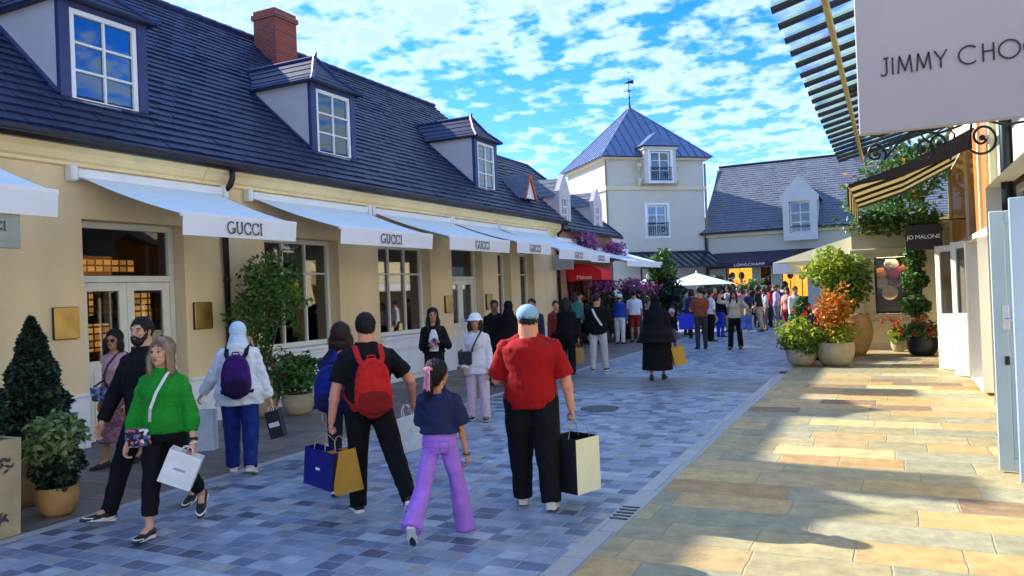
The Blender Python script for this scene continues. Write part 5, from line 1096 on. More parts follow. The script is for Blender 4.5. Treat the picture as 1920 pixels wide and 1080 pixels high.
# ---------------- things people carry
def paper_bag(label, hand, w_, d_, h_, rz, front_m, side_m=None, handle_m=None, drop=.14, tilt=(0, 0), mark=None, group=None, hang=None, name='shopping_bag', cat='bag'):
    hand = Vector(hand); o = thing(name, label, cat, tuple(hand), 0, group); Rm = Matrix.Rotation(rz, 3, 'Z') @ Matrix.Rotation(tilt[0], 3, 'X') @ Matrix.Rotation(tilt[1], 3, 'Y')
    def Q(x, y, z): return Rm @ Vector((x, y, z))
    zt = -drop; zb = -drop - h_; t = .004; kx = .96
    def vv(s, z, f=1): return [Q(x * f, y * f, z) for x, y in ((-w_ / 2, -d_ / 2), (w_ / 2, -d_ / 2), (w_ / 2, d_ / 2), (-w_ / 2, d_ / 2))]
    bt = vv(1, zb); tp = vv(1, zt, .99); ti = [Q(x, y, zt) for x, y in ((-w_ / 2 + t, -d_ / 2 + t), (w_ / 2 - t, -d_ / 2 + t), (w_ / 2 - t, d_ / 2 - t), (-w_ / 2 + t, d_ / 2 - t))]; bi = [Q(x, y, zb + t) for x, y in ((-w_ / 2 + t, -d_ / 2 + t), (w_ / 2 - t, -d_ / 2 + t), (w_ / 2 - t, d_ / 2 - t), (-w_ / 2 + t, d_ / 2 - t))]
    V = bt + tp + ti + bi
    b = MB(); b.add(V, [(0, 3, 2, 1), (0, 1, 5, 4), (2, 3, 7, 6), (12, 13, 14, 15), (4, 5, 9, 8), (5, 6, 10, 9), (6, 7, 11, 10), (7, 4, 8, 11), (8, 9, 13, 12), (9, 10, 14, 13), (10, 11, 15, 14), (11, 8, 12, 15)])
    b.build('panel', front_m, o, local=True); b = MB(); zmid = zb + h_ * .55
    # gusseted sides, folded a little inward
    for s in (-1, 1):
        x = s * w_ / 2; P = [Q(x, -d_ / 2, zb), Q(x, d_ / 2, zb), Q(x, d_ / 2, zt), Q(x, -d_ / 2, zt), Q(x * .985, 0, zb + .02), Q(x * .985, 0, zt)]
        b = MB(); b.add(P, [(0, 4, 5, 3), (4, 1, 2, 5), (0, 1, 4)]); b.build('gusset', side_m or front_m, o, local=True)
    b = MB()
    for s in (-1, 1):
        pts = [Q(-w_ * .2, s * d_ * .46, zt - .03), Q(-w_ * .18, s * d_ * .35, zt + drop * .55), Q(-w_ * .06, s * .008, -.004), Q(w_ * .06, s * .008, -.004), Q(w_ * .18, s * d_ * .35, zt + drop * .55), Q(w_ * .2, s * d_ * .46, zt - .03)]
        b.tube(pts, .0035, 6)
    b.build('handle', handle_m or front_m, o, local=True)
    if mark:
        b = MB(); mm_, mw, mh = mark
        for s in (-1, 1): P = [Q(x, s * (d_ / 2 + .003), z) for x, z in ((-mw / 2, (zt + zb) / 2 - mh / 2), (mw / 2, (zt + zb) / 2 - mh / 2), (mw / 2, (zt + zb) / 2 + mh / 2), (-mw / 2, (zt + zb) / 2 + mh / 2))]; b.slab(P, .002)
        b.build('print', mm_, o, local=True)
    return o
def backpack(label, info, mt, strap_m, w_=.30, h_=.44, d_=.17, low=.0, mt2=None, tilt=0, top_handle=True, seed=3, dx=0):
    h = info['h']; NB, up, fw, rt = info['NB'], info['up'], info['fw'], info['rt']; rm = info['rm']
    c = NB - up * (.05 * h + h_ / 2 + low) - fw * (.075 * h + d_ * .5) + rt * dx
    o = thing('backpack', label, 'backpack', tuple(rm @ c), info['root'].rotation_euler.z)
    def Q(x, y, z): return rt * x + fw * y + up * z
    b = MB(); rl = []
    for i in range(13):
        t = i / 12; z = -h_ / 2 + h_ * t; e = 1 - abs(2 * t - 1) ** 3.2; e = max(.05, e) ** .5; ww = w_ / 2 * e * (1.0 - .22 * t); dd = d_ / 2 * e * (1.05 - .35 * t)
        rl.append((Q(0, -dd * .1, z), rt * ww, fw * dd))
    # squarish section
    n = 24; vs = []
    for cc, a, b2_ in rl:
        for k_ in range(n):
            an = 2 * math.pi * k_ / n; ca, sa_ = math.cos(an), math.sin(an); vs.append(cc + a * math.copysign(abs(ca) ** .55, ca) + b2_ * math.copysign(abs(sa_) ** .55, sa_))
    b.add(vs, [(i * n + k_, i * n + (k_ + 1) % n, (i + 1) * n + (k_ + 1) % n, (i + 1) * n + k_) for i in range(12) for k_ in range(n)] + [tuple(reversed(range(n))), tuple(range(12 * n, 13 * n))])
    bo = fuse(b, 'main_pouch', mt, o, .010, 2, .006, 9, seed)
    b = MB(); rl = []
    for i in range(9):
        t = i / 8; z = -h_ * .44 + h_ * .40 * t; e = max(.08, 1 - abs(2 * t - 1) ** 4) ** .5; rl.append((Q(0, -d_ * .46, z), rt * w_ * .40 * e, fw * .045 * e))
    b.rings(rl, 20); fuse(b, 'front_pocket', mt2 or mt, o, .010, 2, .005, 11, seed + 1)
    b = MB(); b.tube([Q(-w_ * .36, -d_ * .44, h_ * .08), Q(-w_ * .25, -d_ * .44, h_ * .36), Q(0, -d_ * .36, h_ * .46), Q(w_ * .25, -d_ * .44, h_ * .36), Q(w_ * .36, -d_ * .44, h_ * .08)], .004, 6); b.build('zip', strap_m, o, local=True)
    for s in (-1, 1):
        b = MB(); sh = NB + rt * s * .062 * h - up * .006 * h + fw * 0 - c
        P = [Q(s * w_ * .22, -.0, h_ * .40), Q(s * w_ * .30, d_ * .25, h_ * .50), sh + up * .022 - fw * .045, sh + up * .026 + fw * .02, sh + fw * .095 * h * .9 - up * .03 * h, sh + fw * .100 * h - up * .14 * h + rt * s * .01, sh - up * .22 * h + rt * s * .05 * h + fw * .03 * h, Q(s * w_ * .42, d_ * .1, -h_ * .36)]
        for a_, b_ in zip(P, P[1:]): b.beam(a_, b_, .045, .014, up=tuple(fw) if abs((b_ - a_).normalized().dot(fw)) < .8 else tuple(up))
        b.build('strap', strap_m, o, local=True)
    if top_handle: b = MB(); b.tube([Q(-.04, d_ * .1, h_ * .46), Q(-.03, d_ * .1, h_ * .54), Q(.03, d_ * .1, h_ * .54), Q(.04, d_ * .1, h_ * .46)], .008, 6); b.build('grab_loop', strap_m, o, local=True)
    return o
def crossbag(label, info, side, at_, mt, strap_m, w_=.2, h_=.16, d_=.07, rz=0, mt2=None):
    """small bag hung across the chest: at_ = local offset from the pelvis (right, forward, up)"""
    NB, up, fw, rt, rm, h = info['NB'], info['up'], info['fw'], info['rt'], info['rm'], info['h']
    c = info['P0'] + rt * at_[0] + fw * at_[1] + up * at_[2]; o = thing('shoulder_bag', label, 'bag', tuple(rm @ c), info['root'].rotation_euler.z)
    b = MB(); Rz = Matrix.Rotation(rz, 3, 'Z'); bb = MB(); bb.bbox((-w_ / 2, -d_ / 2, -h_ / 2), (w_ / 2, d_ / 2, h_ / 2), .02); b.add([Rz @ Vector(v) for v in bb.v], bb.f); fuse(b, 'pouch', mt, o, .007, 2, .002, 10, 1)
    bb = MB(); bb.bbox((-w_ / 2 * .98, d_ / 2 - .002, -h_ * .05), (w_ / 2 * .98, d_ / 2 + .008, h_ / 2 * .96), .006); b = MB(); b.add([Rz @ Vector(v) for v in bb.v], bb.f); b.build('flap', mt2 or mt, o, local=True)
    b = MB(); s = -1 if side == 'L' else 1; shp = NB + rt * s * .052 * h - c
    hip = Rz @ Vector((-w_ / 2 * (1 if at_[0] < 0 else -1) * -1, 0, h_ / 2))
    kd = (.085 * info['bd'] + .018) * h / .098 / h; fr = [shp + up * .020 * h, shp + fw * .058 * h * kd + up * .0, shp.lerp(hip, .30) + fw * .098 * h * kd, shp.lerp(hip, .6) + fw * .092 * h * kd, shp.lerp(hip, .85) + fw * .05 * h, Rz @ Vector((w_ / 2 * (-1 if at_[0] > 0 else 1), 0, h_ / 2 - .01))]
    bk_ = [shp + up * .020 * h, shp - fw * .065 * h, shp.lerp(hip, .4) - fw * .105 * h, Rz @ Vector((w_ / 2 * (1 if at_[0] > 0 else -1), -.01, h_ / 2 - .01))]
    for P in (fr, bk_):
        for a_, b_ in zip(P, P[1:]): b.beam(a_, b_, .022, .006, up=tuple(fw))
    b.build('strap', strap_m, o, local=True); return o
# ================================================================== the walkers
C = cloth
# man in red tee and pale blue cap, seen from behind
pr = person('heavyset man in red tee shirt and pale blue cap walking away with a paper bag', G(1003, 950), 2, 1.76, dict(
    w=1.29, d=1.35, belly=.5, skin=SK4, top_m=C('red_tee', (.33, .006, .008), .08), tophem=-.17, sleeve=.46, sleever=(.044, .047, .047), topoff=.012, armfat=1.25, flare=.03, wrt=.006, wrn=5,
    waist=.02, loose=.006, lower_m=C('black_trousers', (.006, .006, .009)), legr=(.070, .056, .047), legL=(10, 10, .0, 0), legR=(-8, 8, .06, -8), shoe=M_shoew, sole=M_shoew,
    armL=((.45, .25, -1), (-.5, .9, -.1)), armR=((.55, .02, -1), (.15, .06, -1)), curlR=.9, hair='short', hair_m=M_hair, hat=('cap', C('cap_blue', (.26, .44, .60), .08), 1), lean=3, look=-6))
paper_bag('large black and cream paper bag in the hand of the man in red', pr['hands']['R'] + Vector((.03, 0, .01)), .32, .30, .46, R_(-20), mat('paper_black', (.014, .014, .016), .45), mat('paper_cream', (.74, .74, .55), .6, .05), mat('cord_grey', (.25, .27, .28), .6), drop=.15)
# man with red backpack
pb = person('man in black tee shirt with red backpack walking away, right arm swung out', G(700, 962), -10, 1.74, dict(
    w=1.12, d=1.12, skin=SK4, top_m=C('black_tee', (.006, .006, .008)), tophem=-.12, sleeve=.36, sleever=(.042, .044, .04), topoff=.02, collar=1,
    lower_m=C('black_chinos', (.005, .005, .007)), legr=(.060, .046, .040), legL=(9, 3, .02, 0), legR=(-20, 22, .20, -30), shoe=M_shoeb,
    armL=((.5, .0, -1), (.15, .12, -1)), armR=((1.25, .05, -1), (.25, .75, -.9)), curlL=.9, hair='short', lean=3, armfat=1.15))
backpack('bright red backpack with dark red panels on the man in black', pb, C('bag_red', (.50, .016, .014), .25), C('strap_red', (.46, .02, .02)), .34, .50, .17, .005, C('bag_dark_red', (.20, .010, .010)))
paper_bag('navy blue glossy paper bag carried beside a mustard one', pb['hands']['L'] + Vector((-.05, -.05, .0)), .34, .14, .32, R_(-8), mat('paper_navy', (.008, .012, .17), .35), mat('paper_navy_dark', (.006, .008, .05), .4), mat('cord_tan', (.4, .3, .15), .6), drop=.13, mark=(M_wtext, .05, .02), tilt=(0, .12))
paper_bag('mustard yellow paper bag tucked behind the navy bag', pb['hands']['L'] + Vector((.06, -.02, -.02)), .24, .13, .36, R_(40), mat('paper_mustard', (.42, .22, .02), .5, .1), None, mat('cord_tan', (.4, .3, .15), .6), drop=.12, tilt=(0, -.16))
# woman beside him with blue backpack
pw = person('dark haired woman in blue with dark blue backpack, left of the man with red backpack', G(650, 921), 0, 1.62, dict(
    g='f', skin=SK1, top_m=C('blue_top', (.02, .03, .26)), sleeve=.5, lower_m=C('navy_trousers', (.012, .014, .03)), legL=(-10, 16, .02, -14), legR=(8, 3, .02, 0), hair='curly', hair_m=M_hairb, legr=(.05, .038, .030)))
backpack('dark blue rounded backpack on the woman left of the red backpack', pw, C('bag_blue', (.010, .020, .20), .3), C('strap_navy', (.01, .01, .05)), .36, .46, .22, .02, C('bag_navy', (.008, .012, .06)), dx=-.10)
paper_bag('white paper bag showing between the man in black and the girl', pw['hands']['R'] + Vector((.28, .35, .1)), .26, .1, .34, R_(20), mat('paper_white', (.78, .80, .82), .5), None, None, drop=.12, tilt=(0, -.25))
# girl
pg = person('girl in navy tee shirt and lilac flared jeans with a pink ribbon in her ponytail', G(832, 1004), 14, 1.36, dict(
    g='f', w=1.0, skin=SK2, top_m=C('navy_tee', (.016, .022, .075), .2), tophem=.22, sleeve=.42, sleever=(.050, .058, .056), topoff=.028, flare=.10,
    lower_m=C('lilac_denim', (.36, .17, .66), .12, 10), legr=(.052, .046, .058), legL=(-26, 26, .12, -50), legR=(12, 2, .14, 0), waist=.46, drop=2.6, wr=.009, loose=.008,
    armL=((.2, .3, -1), (-.2, 1.0, -.3)), armR=((.30, .08, -1), (.16, .10, -1)), curlR=.5, hair='pony', hair_m=M_hair, head=.96, look=26, shoe=M_shoeb, topneck=.97))
o = pg['root']; b = MB(); HPg = pg['HP']
b.slab([HPg(.012, -.165, .06), HPg(.045, -.17, .055), HPg(.05, -.185, -.13), HPg(.03, -.185, -.11), HPg(.012, -.185, -.14)], .004); b.slab([HPg(-.02, -.16, .06), HPg(.01, -.17, .06), HPg(.004, -.186, -.12), HPg(-.012, -.186, -.10), HPg(-.026, -.186, -.12)], .004); b.ell(HPg(0, -.13, .06), (.045, .03, .022), None, 10, 6)
b.build('hair_ribbon', C('pink_ribbon', (.75, .28, .42)), o, local=True)
b = MB(); wr_ = pg['arms']['R'][2]; b.tube([wr_ + Vector((.028 * math.cos(a), .028 * math.sin(a), 0)) for a in [i * math.pi / 6 for i in range(13)]], .005, 6, cap=False); b.build('bracelet', M_shoeb, o, local=True)
# woman in green
pn = person('grey blonde woman in green puff sleeve blouse and black cropped trousers striding towards the camera', G(318, 998), 203, 1.60, dict(
    g='f', w=1.12, d=1.15, belly=.4, skin=SK1, wrt=.006, top_m=C('green_blouse', (.010, .24, .020), .2, 60, .7, .4, 140), tophem=-.02, sleeve=.82, sleever=(.036, .042, .030), puff=1, topoff=.010, collar=1,
    waist=.05, loose=.006, lower_m=C('black_crop', (.006, .006, .008)), legr=(.056, .043, .040), hem=.86, legL=(-20, 28, .05, -38), legR=(13, 4, .02, 6), shoe=M_shoeb,
    armL=((.38, .05, -1), (.20, .32, -1)), armR=((.42, .05, -1), (.12, .55, -1)), curlL=.8, curlR=.45, hair='curly', hair_m=M_hairg, look=8, nod=4))
paper_bag('small white paper bag with grey lettering in the hand of the woman in green', pn['hands']['L'] + Vector((.02, -.02, .06)), .26, .10, .28, R_(35), MC['paper_white'], mat('paper_white_side', (.66, .72, .78), .5), None, drop=.05, mark=(mat('grey_print', (.35, .37, .4), .5), .09, .018), tilt=(.1, .42))
crossbag('small black handbag with colourful pattern on a white strap across the green blouse', pn, 'L', (.16, .13, -.03), pattern('bag_flowers', [(.012, .012, .015), (.7, .7, .75), (.05, .1, .4), (.012, .012, .02), (.5, .1, .15), (.02, .02, .03)], 38), mat('strap_white', (.7, .7, .68), .6), .19, .15, .07, mt2=None)
b = MB(); wr_ = pn['arms']['L'][2]; hv = pn['arms']['L'][3]
for off_, mm_, rr_ in ((-.02, M_shoeb, .012), (.012, M_sole, .006)):
    b = MB(); c = wr_ + hv * off_; u_ = hv.orthogonal().normalized(); v_ = hv.cross(u_); b.tube([c + (u_ * math.cos(a) + v_ * math.sin(a)) * .030 for a in [i * math.pi / 6 for i in range(13)]], rr_, 6, cap=False); b.build('wrist_watch' if mm_ is M_shoeb else 'bracelet', mm_, pn['root'], local=True)
b = MB()
for s in (-1, 1): b.ell(pn['HP'](s * .080, .004, -.045), (.008, .008, .010), None, 8, 6)
b.build('earrings', M_sole, pn['root'], local=True)
# bearded man
pm = person('bearded man in black hooded jacket and black trousers striding left behind the woman in green', G(285, 962), 228, 1.82, dict(
    w=1.12, d=1.1, skin=SK1, top_m=C('black_hoodie', (.006, .006, .008)), tophem=-.16, sleeve=.97, sleever=(.044, .038, .030), hood=1, topoff=.026,
    lower_m=C('black_joggers', (.005, .005, .007)), legr=(.056, .044, .036), legL=(-22, 14, .03, -20), legR=(26, 6, .03, 14), shoe=M_shoeb, stripe=M_sole,
    armL=((.15, -.2, -1), (.1, .1, -1)), armR=((.25, .42, -1), (.05, .55, -1)), hair='short', beard=1, look=-14, collar=1))
# woman in sunglasses
ps = person('woman in sunglasses, pink knitted top and long patterned skirt by the shop door', G(226, 872), 218, 1.60, dict(
    g='f', skin=SK2, top_m=C('pink_knit', (.52, .31, .36), .12, 40), tophem=.02, sleeve=0, topoff=.014, lower='skirt', lower_m=pattern('rose_skirt', [(.16, .06, .09), (.20, .08, .11), (.30, .15, .17), (.13, .05, .08), (.24, .10, .13)], 26), hem_z=.19, fl=.8,
    legL=(-12, 12, .02, -10), legR=(12, 4, .02, 4), shoe=M_shoeb, sole=M_shoeb, armL=((.15, .1, -1), (.1, .3, -1)), armR=((.2, -.05, -1), (-.1, .5, -1)), hair='bob', shades=1, look=-12))
crossbag('small shiny blue and navy bag at the hip of the woman in pink', ps, 'L', (.13, .13, .02), pattern('bag_blue_shiny', [(.03, .05, .16), (.10, .16, .42), (.015, .02, .06), (.3, .38, .6)], 30, .35), mat('strap_navy2', (.02, .02, .05), .6), .20, .17, .08)
# hijab and white hoodie, from behind
ph = person('person in white hooded top and pale blue headscarf with purple backpack walking away', G(455, 885), 8, 1.66, dict(
    g='f', w=1.22, d=1.2, skin=SK1, top_m=C('white_hoodie', (.68, .73, .80), .07), tophem=-.28, flare=.10, sleeve=.96, sleever=(.046, .042, .032), topoff=.03, hood=1, wrt=.013,
    lower_m=C('blue_jeans', (.014, .028, .19), .3), legr=(.060, .048, .046), legL=(8, 4, .02, 0), legR=(-12, 16, .04, -18), shoe=mat('shoe_pink', (.62, .50, .50), .6), hair='hijab', hair_m=C('scarf_blue', (.50, .66, .80), .1), noface=1,
    armL=((.75, .25, -1), (.7, .5, -.9)), armR=((.42, -.05, -1), (.34, .0, -1)), curlR=.9))
backpack('dark purple backpack with black base on the person in white', ph, C('bag_purple', (.045, .012, .13), .3), C('strap_black', (.012, .01, .02)), .34, .48, .20, -.01, C('bag_purple_black', (.016, .008, .04)))
paper_bag('slim black paper bag with white band in the hand of the person in white', ph['hands']['R'] + Vector((.02, 0, .02)), .16, .10, .30, R_(20), mat('paper_matt_black', (.02, .022, .03), .5), None, M_sole, drop=.06, mark=(M_white, .12, .05), tilt=(0, -.22))
paper_bag('big pale grey paper bag hanging left of the person in white', ph['hands']['L'] + Vector((.0, -.04, .02)), .36, .14, .44, R_(30), mat('paper_pale_grey', (.52, .60, .66), .5), None, None, drop=.12)
# woman in black jacket facing the camera
pk = person('long haired woman in black jacket over white top facing the camera by a window', G(818, 762), 180, 1.64, dict(
    g='f', skin=SK2, top_m=C('black_jacket', (.007, .007, .009)), tophem=.05, sleeve=.95, sleever=(.044, .042, .032), topoff=.03, lower_m=C('black_wide', (.012, .012, .014)), legr=(.054, .046, .044), hair='long', armL=((.5, .15, -.9), (-.75, .75, .35)), armR=((.25, .1, -1), (-.55, .9, .15)), curlL=.6, curlR=.8, look=0))
NBk = pk['NB']; upk, fwk, rtk = pk['up'], pk['fw'], pk['rt']; b = MB()
b.rings([(NBk - upk * z + fwk * (.135 + .012 * math.sin(z * 9)), rtk * w_, fwk * .03) for z, w_ in ((.06, .035), (.13, .065), (.22, .085), (.33, .082), (.42, .078))], 14); fuse(b, 'white_top', C('white_vest', (.72, .73, .75), .05), pk['root'], .010, 1, .003, 12, 2)
b = MB(); b.tube([NBk - upk * .43 + rtk * .13 * math.cos(a) + fwk * .105 * math.sin(a) for a in [i * math.pi / 10 for i in range(21)]], .018, 6, cap=False); b.build('pale_belt', C('belt_pale', (.55, .50, .45)), pk['root'], local=True)
ic = thing('phone', 'small violet phone held up by the long haired woman in black', 'phone', tuple(pk['hands']['R']))
b = MB(); b.bbox((-.035, -.005, -.02), (.035, .005, .11), .006); b.build('case', mat('violet_case', (.12, .07, .25), .3), ic, local=True)
# older woman in white hat
pq = person('older woman in white sun hat and pale pink suit with black crossbody bag', G(899, 788), 190, 1.56, dict(
    g='f', w=1.05, skin=SK2, top_m=C('pale_shirt', (.66, .62, .68), .08, 40), tophem=-.30, flare=.06, sleeve=.95, sleever=(.042, .038, .030), topoff=.026, lower_m=C('pale_pink_trousers', (.58, .46, .54), .14, 30), legr=(.054, .046, .044), legL=(3, 2, .04, 0), legR=(-3, 3, .05, 0), hair='bob', hair_m=M_hairb, hat=('sun', C('hat_white', (.72, .78, .80), .06), 0), armL=((.25, .05, -1), (.05, .25, -1)), armR=((.3, .05, -1), (-.1, .55, -.8)), look=0))
crossbag('black crossbody bag of the older woman in the white hat', pq, 'L', (.15, .12, .10), mat('bag_black_leather', (.012, .012, .014), .4), mat('strap_dark', (.03, .03, .035), .6), .20, .20, .09)
# ---------------- middle distance
def mid(label, px, py, head, h, **S): return person(label, G(px, py), head, h, S, q=S.pop('q', 'mid'), group=S.pop('group', None))
blkc = C('black_plain', (.006, .006, .008)); MD = {}
mid('man in dark jacket looking back near the tan wall, behind the hooded figure in black', 932, 720, 170, 1.72, skin=SK3, top_m=blkc, lower_m=blkc, look=10)
mid('figure in a pointed black hood standing beside the man in the dark jacket', 958, 722, 20, 1.70, g='f', skin=SK2, top_m=blkc, tophem=-.3, flare=.3, topoff=.03, lower='abaya', lower_m=blkc, hem_z=.06, hair='hijab', hair_m=blkc, w=1.2)
mid('dark haired man in navy half hidden behind the man in the red tee shirt', 1004, 718, 200, 1.72, skin=SK2, top_m=C('navy_plain', (.02, .025, .06)), lower_m=blkc)
d12 = mid('person in black coat carrying a tan paper bag, walking away along the brown paving', 1066, 702, 5, 1.70, g='f', skin=SK2, top_m=blkc, tophem=-.35, topoff=.03, lower_m=blkc, legr=(.06, .05, .048), hair='long', armR=((.3, .05, -1), (.15, .1, -1)), legL=(6, 3, .03, 0), legR=(-8, 8, .03, -6))
paper_bag('tan paper bag carried by the person in the black coat', d12['hands']['R'], .24, .12, .34, R_(30), mat('paper_tan', (.40, .24, .07), .6, .1), None, None, drop=.12, group='tan and yellow paper bags')
mid('person with red face scarf in dark red top near the shop corner', 1046, 690, 170, 1.62, g='f', skin=SK4, top_m=C('dark_red', (.25, .03, .03)), lower_m=blkc)
d13 = mid('man in black jacket with a white diagonal stripe and pale trousers walking away', 1124, 696, 12, 1.76, w=1.15, skin=SK2, top_m=blkc, tophem=-.2, topoff=.03, sleever=(.05, .044, .034), lower_m=C('pale_trousers', (.50, .52, .50), .08), legr=(.056, .044, .036), legL=(-4, 4, .04, 0), legR=(6, 3, .06, 0), shoe=M_shoeb, sole=M_sole, look=30, armR=((.4, .2, -1), (.1, .5, -1)))
b = MB(); q_ = d13; NBq, uq, fq, rq = q_['NB'], q_['up'], q_['fw'], q_['rt']; P = [NBq - uq * .05 - fq * .13 - rq * .08, NBq - uq * .18 - fq * .165 - rq * .02, NBq - uq * .32 - fq * .16 + rq * .06, NBq - uq * .42 - fq * .15 + rq * .13]
for a_, b_ in zip(P, P[1:]): b.beam(a_, b_, .045, .02, up=tuple(fq))
b.build('white_stripe', M_sole, d13['root'], local=True)
mid('person in blue top and white trousers with white cap standing by the flowers', 1164, 645, 30, 1.66, g='f', skin=SK2, top_m=C('royal_blue', (.02, .06, .40)), lower_m=C('white_trousers', (.6, .62, .66)), hat=('cap', C('hat_pale', (.6, .66, .75)), 1), w=1.15, legr=(.062, .046, .036))
mid('man in white tee shirt and dark red shorts with his back turned', 1192, 642, 0, 1.76, skin=SK2, top_m=C('white_tee', (.62, .68, .78), .06), sleeve=.4, lower='shorts', lower_name='shorts', lower_m=C('red_shorts', (.22, .02, .015)), hem=.45, w=1.1)
d16 = mid('woman in long black abaya and headscarf walking away with yellow paper bags', 1234, 712, 6, 1.70, g='f', skin=SK2, top_m=blkc, tophem=-.35, flare=.3, topoff=.035, sleever=(.05, .05, .045), lower='abaya', lower_name='abaya', lower_m=blkc, hem_z=.12, fl=1.0, hair='hijab', hair_m=blkc, w=1.15, legL=(-8, 8, .02, -10), legR=(8, 3, .02, 0), shoe=M_shoeb, sole=M_shoeb, armR=((.3, .05, -1), (.15, .1, -1)))
M_yel = mat('paper_yellow', (.62, .34, .03), .6, .08)
for i, (dx_, rz_, t_) in enumerate(((-.02, 60, .15), (.14, 25, -.2))):
    paper_bag(('yellow paper bag nearer the legs of the woman in the abaya', 'bright yellow paper bag with checks, outer one of the woman in the abaya')[i], d16['hands']['R'] + Vector((dx_, -.03 * i, .02)), .28 - .04 * i, .12, .36, R_(rz_), M_yel, mat('paper_yellow_dark', (.5, .28, .05), .6), None, drop=.08, tilt=(0, t_), group='tan and yellow paper bags')
d17 = mid('small dark dressed child with pale cap beside the tall shrub planter', 1262, 655, 160, 1.15, g='f', skin=SK2, top_m=blkc, lower_m=C('grey_plain', (.12, .10, .12)), hat=('cap', C('hat_pinkish', (.5, .42, .42)), 1))
d18 = mid('man in rust brown tee shirt and dark trousers holding a bright blue bag', 1316, 654, 345, 1.78, skin=SK4, top_m=C('rust_tee', (.26, .07, .035)), sleeve=.4, lower_m=C('dark_trousers', (.05, .045, .05)), w=1.15, armL=((.25, .3, -1), (-.1, .9, .2)), armR=((.2, .4, -1), (-.5, .9, .2)), look=-40)
paper_bag('bright royal blue bag held by the man in the rust tee shirt', d18['root'].location + Vector((-.42, 0, 1.08)), .42, .16, .45, R_(10), mat('paper_royal', (.012, .03, .62), .4), None, None, drop=.06)
d19 = mid('woman in cream jacket and black trousers raising her arms, blue bag at her side', 1380, 654, 190, 1.68, g='f', skin=SK2, top_m=C('cream_jacket', (.58, .50, .36)), lower_m=blkc, armL=((.8, .3, -.3), (-.5, .6, .8)), armR=((.9, .3, .1), (-.3, .5, .9)), hair='long', hair_m=M_hairb, legr=(.056, .046, .046), legL=(-6, 4, .06, 0), legR=(10, 4, .06, 0))
paper_bag('navy and pale blue bag at the side of the woman in the cream jacket', d19['root'].location + Vector((.34, 0, 1.0)), .34, .15, .40, R_(-15), mat('paper_bluewhite', (.12, .2, .5), .5, .7, 5), None, None, drop=.06)
d20 = mid('person in white shirt and black trousers between the rust and cream dressed people', 1334, 640, 60, 1.68, g='f', skin=SK2, top_m=C('white_blouse', (.62, .66, .72)), lower_m=blkc, sleeve=.5)
mid('person in royal blue trousers and dark top behind the woman in cream', 1352, 632, 40, 1.66, skin=SK2, top_m=blkc, lower_m=C('royal_trousers', (.02, .05, .45)))
# ---------------- crowd by the far shop: each one an individual
crs = random.Random(11)
tops = [('pink', (.55, .20, .28)), ('white', (.62, .64, .68)), ('black', (.015, .015, .018)), ('navy', (.02, .03, .10)), ('yellow', (.60, .50, .05)), ('grey', (.22, .23, .26)), ('red', (.40, .03, .03)), ('beige', (.45, .36, .24)), ('teal', (.04, .18, .20)), ('lilac', (.36, .30, .48)), ('olive', (.12, .13, .05))]
lows = [('black', (.014, .014, .016)), ('blue', (.03, .06, .20)), ('grey', (.15, .15, .17)), ('beige', (.36, .30, .20))]
crowd = [(1366, 612, 'pink', 'black', 'short'), (1376, 606, 'white', 'blue', 'bob'), (1388, 612, 'black', 'grey', 'short'), (1398, 604, 'yellow', 'beige', 'long'), (1410, 612, 'black', 'black', 'bob'), (1420, 605, 'white', 'black', 'short'), (1428, 613, 'lilac', 'black', 'long'), (1438, 606, 'grey', 'blue', 'short'), (1442, 614, 'red', 'black', 'bob'), (1453, 612, 'black', 'blue', 'short'),
         (1462, 606, 'navy', 'grey', 'short'), (1404, 620, 'navy', 'beige', 'short'), (1098, 640, 'black', 'black', 'short'), (1140, 640, 'olive', 'grey', 'bob'), (1080, 652, 'teal', 'black', 'long'), (1290, 628, 'grey', 'black', 'short'), (1216, 628, 'beige', 'blue', 'bob'), (1344, 616, 'red', 'blue', 'short'), (1432, 598, 'pink', 'grey', 'bob'), (1384, 597, 'beige', 'black', 'short'), (1414, 596, 'teal', 'grey', 'short'), (1356, 600, 'navy', 'black', 'long'), (1470, 600, 'white', 'beige', 'bob'), (1178, 632, 'black', 'grey', 'long'),
         (1370, 622, 'grey', 'beige', 'bob'), (1393, 618, 'pink', 'beige', 'long'), (1408, 604, 'olive', 'blue', 'short'), (1425, 622, 'black', 'beige', 'bob'), (1447, 602, 'yellow', 'black', 'short'), (1436, 620, 'white', 'grey', 'long'), (1457, 620, 'lilac', 'grey', 'bob'), (1300, 634, 'navy', 'black', 'bob'), (1324, 626, 'teal', 'beige', 'short'), (1148, 634, 'red', 'grey', 'short'), (1110, 634, 'grey', 'grey', 'long'), (1205, 634, 'navy', 'blue', 'long'), (1088, 646, 'beige', 'black', 'short'), (1445, 594, 'black', 'beige', 'long'), (1400, 592, 'red', 'beige', 'long')]
hairn = {'short': 'short haired', 'bob': 'bob haired', 'long': 'long haired'}
